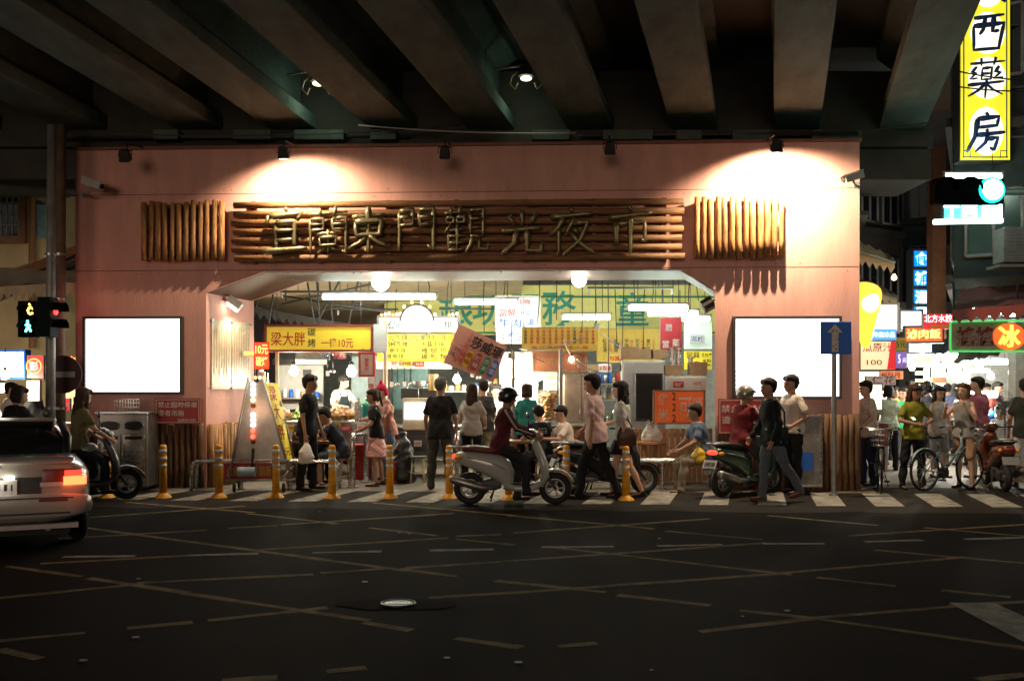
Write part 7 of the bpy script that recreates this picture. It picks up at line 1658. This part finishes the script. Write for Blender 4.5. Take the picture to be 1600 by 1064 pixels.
facade('shop_house', 'dark multi storey shop house carrying the tall yellow pharmacy sign', a, b, 13, V((9, -1, 0)), DARKW, [(.03 + .16 * i, .13 + .16 * i, z, z + 1.3, WG if (i + j) % 3 == 0 else WD) for i in range(5) for j, z in enumerate((4.2, 7.2, 10.0))], (3.6, 6.6, 9.6), z0=2.9)
facade('corner_shop', 'dark shop house front facing the junction above the ice shop', at(1490, 18.95, 0), at(1760, 17.4, 0), 12.5, V((1.75, 3.5, 0)), mk('teal_dark_wall', (.02, .032, .032), .9, var=.3), [(.08, .42, 4.1, 5.3, WG), (.52, .9, 4.1, 5.3, WD), (.08, .42, 7.4, 8.7, WD), (.52, .9, 7.4, 8.7, WG)], (3.5, 6.4, 9.4), z0=2.9)
facade('apartment_block', 'dark distant tower at the far end of the side street', at(1335, 46, 0), at(1500, 44, 0), 14, V((1, 8, 0)), DARKW, [(.08 + .23 * i, .24 + .23 * i, 3.5 + 2.9 * j, 5.1 + 2.9 * j, WD) for i in range(4) for j in range(3)], (3.2, 6.1, 9.0))
facade('apartment_block', 'dark block of flats behind the striped awnings of side street', at(1300, 31, 0), at(1410, 33, 0), 9.5, V((0, 6, 0)), mk('brown_block', (.07, .06, .05), .85), [(.1 + .3 * i, .32 + .3 * i, 4.4 + 2.6 * j, 5.9 + 2.6 * j, WD) for i in range(3) for j in range(2)], (3.8, 6.6))
# tall pharmacy sign
SG = em('pharmacy_yellow', (.86, .78, .03), 1.0); SGW = em('pharmacy_core', (1, .95, .72), 1.5)
t = thing('pharmacy_sign', 'tall lit yellow sign with blue brush characters hanging above the street', 'sign', P(1540, 252, 18.2))
mb = MB(); c0, c1 = P(1500, 252, 18.2), P(1579, -170, 18.2); mb.box(c0.lerp(c1, .5) + V((0, .17, 0)), (c1.x - c0.x, .3, c1.z - c0.z), M['dark_grey']); mb.build('casing', t)
def pane(x0, y0, x1, y1, dy, m, name, par, Y=18.2):
    mb = MB(); mb.add([P(x0, y1, Y - dy), P(x1, y1, Y - dy), P(x1, y0, Y - dy), P(x0, y0, Y - dy)], [(0, 1, 2, 3)], m); return mb.build(name, par)
pane(1501, -168, 1578, 250, .0, SG, 'face', t)
mb = MB()
for (x, y, rx, ry) in ((1543, 52, 27, 33), (1542, 122, 29, 33), (1541, 205, 27, 38), (1543, -22, 27, 34), (1543, -100, 27, 34)):
    p = P(x, y, 18.19); mb.add([p + V((rx * pxm(18.19) * math.cos(R(a)), 0, ry * pxm(18.19) * math.sin(R(a)))) for a in range(0, 360, 12)], [tuple(range(30))], SGW)
mb.build('tube_glow_pane', t)
SB = mk('sign_blue', (.012, .06, .22), .5, var=0)
mb = MB()
for ch, x, y in (('大', 1543, -22), ('西', 1543, 52), ('藥', 1541, 123), ('房', 1541, 208)): brush(mb, ch, P(x, y, 18.165), EX + V((0, 0, .06)), EZ + V((.1, 0, 0)), 62 * pxm(18.2), (.05 if ch != '藥' else .034), SB, flat=.15)
mb.build('lettering', t)
mb = MB()
for z in (-166, 246):
    mb.tube([P(1504, z, 18.18), P(1575, z, 18.18)], .012, SB, 4)
for x in (1506, 1573): mb.tube([P(x, -166, 18.18), P(x, 246, 18.18)], .012, SB, 4)
mb.tube([P(1506, 236, 18.18), P(1516, 236, 18.18), P(1516, 246, 18.18)], .01, SB, 4); mb.tube([P(1573, 236, 18.18), P(1563, 236, 18.18), P(1563, 246, 18.18)], .01, SB, 4); mb.build('border', t)
mb = MB()
for y in (40, 137, 215): mb.tube([P(1579, y, 18.3), P(1640, y - 4, 18.3)], .03, M['dark_grey'], 6)
mb.build('bracket', t)
for i, (a_, b_) in enumerate((((1497, 136), (1640, 142)), ((1497, 112), (1640, 128)))):
    cable('street_wire', sag(P(*a_, 17.6), P(*b_, 17.6), .04), .014, M['black'], ('lower', 'upper')[i] + ' black wire crossing in front of the tall yellow sign', 'wire')
tube_lamp(1477, 1564, 277, 17.6, 'lit white tube lamp under the tall yellow pharmacy sign', True, .035, .5)
# green signal
c = P(1550, 297, 14.2); t = thing('traffic_signal', 'green traffic signal lens glowing in front of the pharmacy sign', 'traffic signal', c)
mb = MB(); mb.box(c + V((-.30, .14, 0)), (1.0, .22, .36), M['shade_black']); mb.tube([c + V((.2, .14, 0)), c + V((3.0, .3, .05))], .05, M['galv'], 10); mb.build('housing', t, bevel=.03)
mb = MB(); mb.ell(c, .19, .04, .19, em('green_halo', (.02, .95, .72), 1.6), n=24, k=9); ln = mb.build('lens', t)  # cyan halo round the lamp added as a wider glowing disc
mb = MB(); mb.ell(c + V((0, -.03, 0)), .15, .04, .15, em('green_core', (.7, 1, .95), 6), n=24, k=9); mb.build('lamp_core', ln)
for dx in (-.33, -.66):
    mb = MB(); mb.ell(c + V((dx, .02, 0)), .12, .02, .12, M['shade_black'], n=18); mb.build('unlit_lens', t)
for dx in (-.33, -.66):
    mb = MB(); mb.prism([c + V((dx, .03, 0)) + V((.185 * math.cos(R(a)), 0, .185 * math.sin(R(a)))) for a in range(0, 181, 15)] + [c + V((dx, .03, 0)) + V((.172 * math.cos(R(a)), 0, .172 * math.sin(R(a)))) for a in range(180, -1, -15)], (0, -.10, 0), M['shade_black']); mb.build('visor', t)
d = bpy.data.lights.new('green_signal_light', 'POINT'); d.energy = 8; d.color = (.08, 1, .72); d.shadow_soft_size = .15
o = bpy.data.objects.new('green_signal_light', d); COL.objects.link(o); o.location = c + V((.1, -.9, -.1))
d = bpy.data.lights.new('green_signal_back', 'POINT'); d.energy = 5; d.color = (.08, 1, .72); d.shadow_soft_size = .15
o = bpy.data.objects.new('green_signal_back', d); COL.objects.link(o); o.location = c + V((.1, .7, .2))
# cyan neon sign
t = board('neon_sign', 'cyan neon sign with white characters on a bright base line', (1474, 319, 1566, 345), 17.4, em('cyan_face', (.1, .75, .72), 1.0), depth=.15, frame=M['dark_grey'])
mb = MB(); GL = em('white_neon', (.8, 1, 1), 5)
for s, x in (('丁', 1487), ('藥', 1515), ('房', 1545)): mb.text(s, P(x, 332, 17.36), EX, EZ, 27 * pxm(17.4), GL, 26 * pxm(17.4), ext=.01, off=.02)
mb.build('lettering', t)
mb = MB(); mb.cyl(P(1459, 347, 17.3), P(1566, 345, 17.3), .045, GL, 10); mb.cyl(P(1562, 320, 17.3), P(1562, 345, 17.3), .04, GL, 10); mb.build('neon_tube', t)
# blue square signs
for i, (y, ch) in enumerate(((404, '食'), (434, '補'), (464, '湯'), (489, '屋'))):
    board('blue_sign', ('topmost blue square sign of the stack', 'second blue square sign of the stack', 'third blue square sign of the stack', 'lowest blue square sign of the stack, half hidden by white box')[i], (1427, y - 12, 1453, y + 13), 27.5 - .01 * i, BLUE_LIT, [(ch, 1440, y + 1, 21, 20, em('blue_sign_glyph', (.6, .97, 1), 3.5))], depth=.4, frame=M['dark_grey'], group='stack of blue square signs', fw=.05, off=.03)
mb = MB(); mb.box(P(1463, 420, 26.5), (.35, .4, 6.4), mk('brick_pillar', (.22, .09, .04), .8)); tag(mb.build('brick_pillar', loc=P(1463, 420, 26.5)), 'narrow brown brick pillar right of the blue square signs', 'pillar')
# awnings fixed behind the gate corner
for i, (y0, y1, x1, s) in enumerate(((372, 408, 1398, 'topmost of three striped awnings at gate corner'), (428, 462, 1402, 'middle of three striped awnings at gate corner'), (468, 480, 1408, 'lowest of three striped awnings at gate corner'))):
    Y = 18.6 + i * 1.6
    tarp(s, [P(1330, y0 + 22, Y), P(x1, y1, Y), P(x1 - 12, y0 + 26, Y + 2.4), P(1330, y0, Y + 2.4)], (0, 6, M['cream']), mk('awning_cloth', (.5, .38, .2), .8))
    mb = MB(); mb.tube([P(1332, y0 + 20, Y - .03), P(x1, y1 + 2, Y - .03)], .025, M['galv'], 6); mb.tube([P(x1, y1 + 2, Y), P(x1 - 12, y0 + 26, Y + 2.4)], .025, M['galv'], 6); tag(mb.build('awning_pole', loc=P(1340, y0, Y)), 'metal pole frame of the ' + s[:s.index(' of')] + ' striped awning', 'pole')
bulb(1397, 434, 18.4, .05, 'tiny lit bulb on the end of the middle striped awning', em('orange_bulb', (1, .6, .3), 10), .1, 0)
# inflatable yellow cone
t = thing('lit_cone', 'big glowing yellow cone lantern beside the gate corner', 'lantern', P(1350, 545, 17.8)); c = P(1350, 490, 17.8)
mb = MB(); mb.rings([(c + V((.05 * (-z), 0, z)), (r, 0, 0), (0, r, 0)) for z, r in ((-.62, .03), (-.55, .08), (-.2, .19), (.0, .245), (.15, .285), (.25, .31), (.35, .32), (.43, .30), (.49, .25), (.53, .18), (.555, .09), (.56, .02))], em('cone_yellow', (1, .62, .06), 1.5), 32); mb.build('body', t)
mb = MB(); mb.ell(c + V((.02, -.25, .2)), .16, .08, .2, em('cone_hot', (1, .95, .6), 4)); mb.build('lamp', t)
board('column_sign', 'white glowing column sign with blue foot near the yellow cone', (1364, 476, 1402, 518), 18.6, em('lilac_white', (.9, .88, 1), 2.2), depth=.3, frame=M['light_grey'])
board('column_sign', 'blue lettered panel at foot of the white column sign', (1360, 514, 1401, 532), 18.55, em('blue_panel', (.08, .35, .9), 1.3), [('冷飲冰品', 1381, 523, 9, 34, em('white_glyph', (1, 1, 1), 2))], depth=.3)
board('juice_sign', 'pale juice stall sign with large red characters over yellow fruit', (1344, 533, 1399, 578), 18.4, em('juice_face', (1, .72, .45), 1.0), [('瓜原汁', 1371, 543, 15, 46, RED), ('100', 1366, 566, 11, 24, mk('olive_ink', (.3, .25, .02), .5))], depth=.1)
mb = MB(); mb.prism([P(1392, 533, 18.36), P(1399, 533, 18.36), P(1399, 577, 18.36), P(1386, 577, 18.36)], (0, -.01, 0), RED_LIT); tag(mb.build('red_ribbon', loc=P(1393, 555, 18.36)), 'red wedge shaped panel at right end of the juice sign', 'sign')
board('glowing_sign', 'very bright yellow white stall glow made as a panel below the juice sign', (1342, 580, 1378, 640), 18.9, em('stall_glare', (1, .88, .55), 4), depth=.1)  # blown-out glow of the stall, put in as an emitting panel
board('stall_sign', 'orange strip sign with red characters below the juice sign', (1375, 579, 1412, 593), 18.5, em('orange_strip', (1, .35, .15), .9), [('鹹酥雞', 1392, 586, 11, 30, RED)], depth=.06)
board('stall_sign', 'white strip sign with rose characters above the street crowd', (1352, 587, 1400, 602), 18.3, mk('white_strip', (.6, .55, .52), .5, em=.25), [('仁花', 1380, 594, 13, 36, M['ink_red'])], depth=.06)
board('price_sign', 'yellow five yuan price card above the purple one', (1399, 527, 1417, 549), 18.8, YEL_SOFT, [('5元', 1408, 538, 12, 15, INK)], depth=.04)
board('price_sign', 'purple five yuan price card below the yellow one', (1399, 549, 1417, 576), 18.8, em('purple_card', (.25, .15, .55), .6), [('5', 1405, 560, 19, 9, em('white_glyph', (1, 1, 1), 1.2)), ('元', 1413, 563, 8, 7, em('white_glyph', (1, 1, 1), 1.2)), ('均一價', 1408, 572, 5, 14, M['yellow'])], depth=.04)
board('light_box', 'blank white light box between blue signs and red sign', (1407, 486, 1440, 515), 21.5, em('white_box', (.85, .9, 1), 2.6), depth=.2, frame=M['grey'])
board('light_box', 'lower blank white light box under the orange LED sign', (1420, 536, 1456, 550), 21.5, em('white_box', (.75, .9, 1), 2.2), depth=.2)
board('led_sign', 'orange red LED sign running across the street', (1417, 511, 1470, 534), 21.0, em('led_field', (1, .12, .02), 1.0), [('滷肉飯', 1443, 522, 16, 48, em('led_glyph', (1, .6, .15), 4))], depth=.15, frame=M['dark_grey'], right=(1, -.25, 0))
board('stall_sign', 'red sign with pink white characters above the LED sign', (1444, 490, 1492, 514), 20.5, RED_LIT, [('北方水餃', 1466, 498, 13, 40, em('pink_glyph', (1, .75, .85), 2.2)), ('●●', 1468, 510, 6, 26, M['yellow'])], depth=.15, right=(1, -.2, 0))
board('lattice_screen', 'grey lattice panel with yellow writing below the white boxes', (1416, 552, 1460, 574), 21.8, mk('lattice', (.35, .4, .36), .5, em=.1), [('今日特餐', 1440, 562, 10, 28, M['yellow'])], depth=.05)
# ice shop
t = thing('ice_shop_sign', 'ice shop sign with dark red characters, one glowing orange, in green neon frame', 'sign', P(1545, 552, 17.0))
mb = MB(); mb.box(P(1560, 526, 17.1), (1.66, .12, .48), mk('ice_face', (.42, .36, .31), .5)); mb.build('face', t)
mb = MB()
for s, x in (('搖', 1509), ('搖', 1539)): mb.text(s, P(x, 526, 17.03), EX, EZ, 31 * pxm(17), mk('dull_red', (.25, .03, .025), .5), 29 * pxm(17), ext=.012, off=.02)
mb.build('lettering', t)
mb = MB(); mb.text('冰', P(1577, 526, 17.02), EX, EZ, 36 * pxm(17), em('ice_glyph', (1, .58, .05), 4), 34 * pxm(17), ext=.012, off=.02); mb.build('lit_character', t)
mb = MB(); mb.add([P(1577 + 26 * math.cos(R(a)), 526 + 21 * math.sin(R(a)), 17.035) for a in range(360, 0, -15)], [tuple(range(24))], em('ice_backlight', (1, .1, .02), 1.6)); mb.build('backlit_patch', t)
mb = MB(); mb.tube([P(x, y, 16.98) for x, y in ((1488, 503), (1630, 500), (1630, 549), (1488, 549), (1485, 546), (1485, 506))], .016, em('green_neon', (.08, .8, .16), .8), 7, True); mb.build('neon_tube', t)
mb = MB(); mb.tube([P(1490, 500, 17.15), P(1490, 440, 17.2)], .02, M['black']); mb.tube([P(1590, 500, 17.15), P(1590, 440, 17.2)], .02, M['black']); mb.build('hanger', t)
tarp('dark red folded shop awning above the ice shop sign', [P(1490, 486, 16.7), P(1660, 470, 16.2), P(1660, 440, 18.3), P(1500, 452, 18.5)], (0, 9, M['dark_red']), mk('maroon_canvas', (.10, .03, .025), .8))
tarp('striped pale canopy edge under the dark red awning', [P(1500, 497, 17.2), P(1660, 488, 16.9), P(1660, 470, 18.6), P(1500, 480, 18.8)], None, mk('pale_canopy', (.3, .25, .22), .8))
tube_lamp(1545, 1585, 490, 17.8, 'short lit tube lamp over the ice shop sign', True, .05, .3)
tube_lamp(1512, 1560, 484, 18.4, 'longer lit tube lamp behind the ice shop sign', True, .03, .3)
mb = MB(); c = P(1586, 385, 17.8); t = thing('air_conditioner', 'old pale air conditioner unit on the dark shop house', 'air conditioner', c)
mb.box(c, (.62, .4, .62), mk('ac_case', (.2, .23, .22), .6)); mb.build('casing', t, bevel=.02)
mb = MB()
for i in range(8): mb.box(c + V((-.08, -.205, -.22 + i * .06)), (.36, .012, .02), M['grey'])
mb.build('grille', t)
mb = MB(); mb.box(c + V((0, .1, -.36)), (.7, .5, .05), M['galv']); mb.build('bracket', t)
t = thing('stall_pillar', 'pale square pillar behind standing fan', 'pillar', gp(1592, 18.3, 0)); mb = MB(); mb.box(gp(1592, 18.4, 1.45), (.28, .28, 2.9), mk('pale_pillar', (.5, .48, .44), .6)); mb.build('shaft', t, bevel=.02)
mb = MB(); mb.box(gp(1592, 18.4, .06), (.36, .36, .12), M['concrete']); mb.build('base', t)
c = gp(1569, 17.3, 0); hc = P(1570, 632, 17.2); t = thing('standing_fan', 'large standing fan with wire guard near pale pillar', 'fan', c)
mb = MB()
for i in range(4): mb.torus(hc, (.2, -1, .1), .06 + .06 * i, .005, M['light_grey'], 30, 5)
for i in range(16):
    a = 2 * math.pi * i / 16; q = V((math.cos(a), .2 * math.cos(a), math.sin(a))); mb.tube([hc + V((0, -.05, 0)), hc + q * .15 + V((0, -.04, 0)), hc + q * .24], .003, M['light_grey'], 4)
mb.build('guard', t)
mb = MB()
for i in range(3):
    a = i * 2.094; q = V((math.cos(a), .2 * math.cos(a) + .03, math.sin(a))); q2 = V((math.cos(a + .7), .2 * math.cos(a + .7) - .03, math.sin(a + .7))); mb.prism([hc, hc + q * .2, hc + q2 * .2], (0, .006, 0), mk('fan_blade', (.4, .45, .48), .3))
mb.build('blade', t)
mb = MB(); mb.cyl(hc + V((.02, .02, 0)), hc + V((.05, .2, 0)), .07, M['grey'], 16); mb.tube([hc + V((.05, .12, 0)), V((c.x + .04, c.y + .02, .05))], .02, M['light_grey']); mb.cyl((c.x + .04, c.y + .02, .002), (c.x + .04, c.y + .02, .05), .2, M['grey'], 20); mb.build('stand', t)
# stalls along the street
counter('bright street food counter behind rose pink shirt man', 1500, 1570, 20.5, .8, .95, M['steel'], M['blue'])
counter('juice stall counter behind the pale lime tee', 1340, 1392, 19.2, .7, .95, M['steel'], M['dark_red'])
for (x0, y0, x1, y1, Y, c_, s, lab) in ((1463, 598, 1478, 622, 26, (1, .9, .6), 4, 'warm bright shop window deep in the street'), (1428, 600, 1438, 612, 27, (.9, 1, .95), 5, 'small white lit panel far down the street'), (1455, 561, 1490, 590, 24, (.6, .85, 1), 1.6, 'pale blue lit shop front far down the street'), (1505, 545, 1540, 562, 22, (1, .7, .4), 1.4, 'peach coloured lit canopy panel behind the ice sign'), (1515, 610, 1560, 622, 20.9, (.7, .85, 1), 2.2, 'white blue lit display case behind rose pink shirt'), (1506, 575, 1515, 600, 21, (1, .35, .15), 1.6, 'narrow orange lit strip at the street food counter'), (1480, 575, 1545, 583, 21.5, (.9, .97, 1), 2.4, 'long white lit shelf edge at the street food counter'), (1430, 580, 1446, 586, 25, (1, .9, .1), 2.0, 'upper small yellow lit strip deep in the street'), (1430, 592, 1446, 597, 25, (1, .9, .1), 2.0, 'lower small yellow lit strip deep in the street'), (1408, 605, 1424, 622, 29, (.6, .6, .65), 1.0, 'dim grey lit panel at the end of the street')):
    board('glowing_sign', lab, (x0, y0, x1, y1), Y, em('street_panel', c_, s), depth=.1)
mb = MB(); mb.box(P(1430, 590, 33), (7, .2, 5), mk('street_end', (.12, .12, .12), .8)); tag(mb.build('street_end_wall', loc=P(1430, 660, 33)), 'grey wall closing the far end of the side street', 'wall')
for i, (px, py, Y) in enumerate(((1470, 575, 22), (1530, 570, 20.2), (1548, 588, 20.4), (1425, 575, 26), (1385, 612, 19.6), (1452, 566, 24.5))):
    bulb(px, py, Y, .07, ('bare bulb near the pale blue shop front', 'bare bulb under the ice shop sign', 'bare bulb above the white display case', 'bare bulb deep in the street over yellow strips', 'bare bulb under the juice stall signs', 'bare bulb before the lattice panel')[i], None, .4, 130 if i in (0, 1, 3, 4) else 60, (1, .92, .78))
for i, (x0, x1, y, Y) in enumerate(((1490, 1560, 555, 20.0), (1440, 1490, 548, 23.0))):
    tarp(('slanted pale tarpaulin over the street food counter', 'slanted blue grey tarpaulin farther down the street')[i], [P(x0, y + 12, Y), P(x1, y, Y), P(x1 + 6, y - 22, Y + 2.5), P(x0 + 10, y - 12, Y + 2.5)], None, mk('street_tarp', ((.45, .42, .38), (.3, .38, .42))[i], .8))
for i in range(14):
    px = 1502 + i * 4.7; c = at(px, 20.7, .98); h = rnd.uniform(.08, .3); mb = MB(); r = rnd.uniform(.04, .08)
    mb.rings([(c + V((0, 0, z * h)), (q * r, 0, 0), (0, q * r, 0)) for z, q in ((0, .9), (.6, 1), (1, .8))], rnd.choice((M['white'], M['red'], M['steel'], M['cream'], M['blue'])), 12); tag(mb.build('goods_tub', loc=c), 'tub or jar on the street food counter', 'tub', 'tubs on the street food counter')

mb = MB(); mb.box((15.5, 26.5, 1.45), (9, .2, 2.9), mk('arcade_wall', (.55, .56, .54), .7)); tag(mb.build('arcade_back_wall', loc=(15.5, 26.5, 0)), 'pale wall at the back of the open shop arcade', 'wall')
tube_lamp(1510, 1580, 566, 21.5, 'lit tube lamp deep inside the open arcade', True, .04, .3)
tube_lamp(1440, 1500, 556, 26, 'lit tube lamp over the street stalls far down', True, .05, .3)
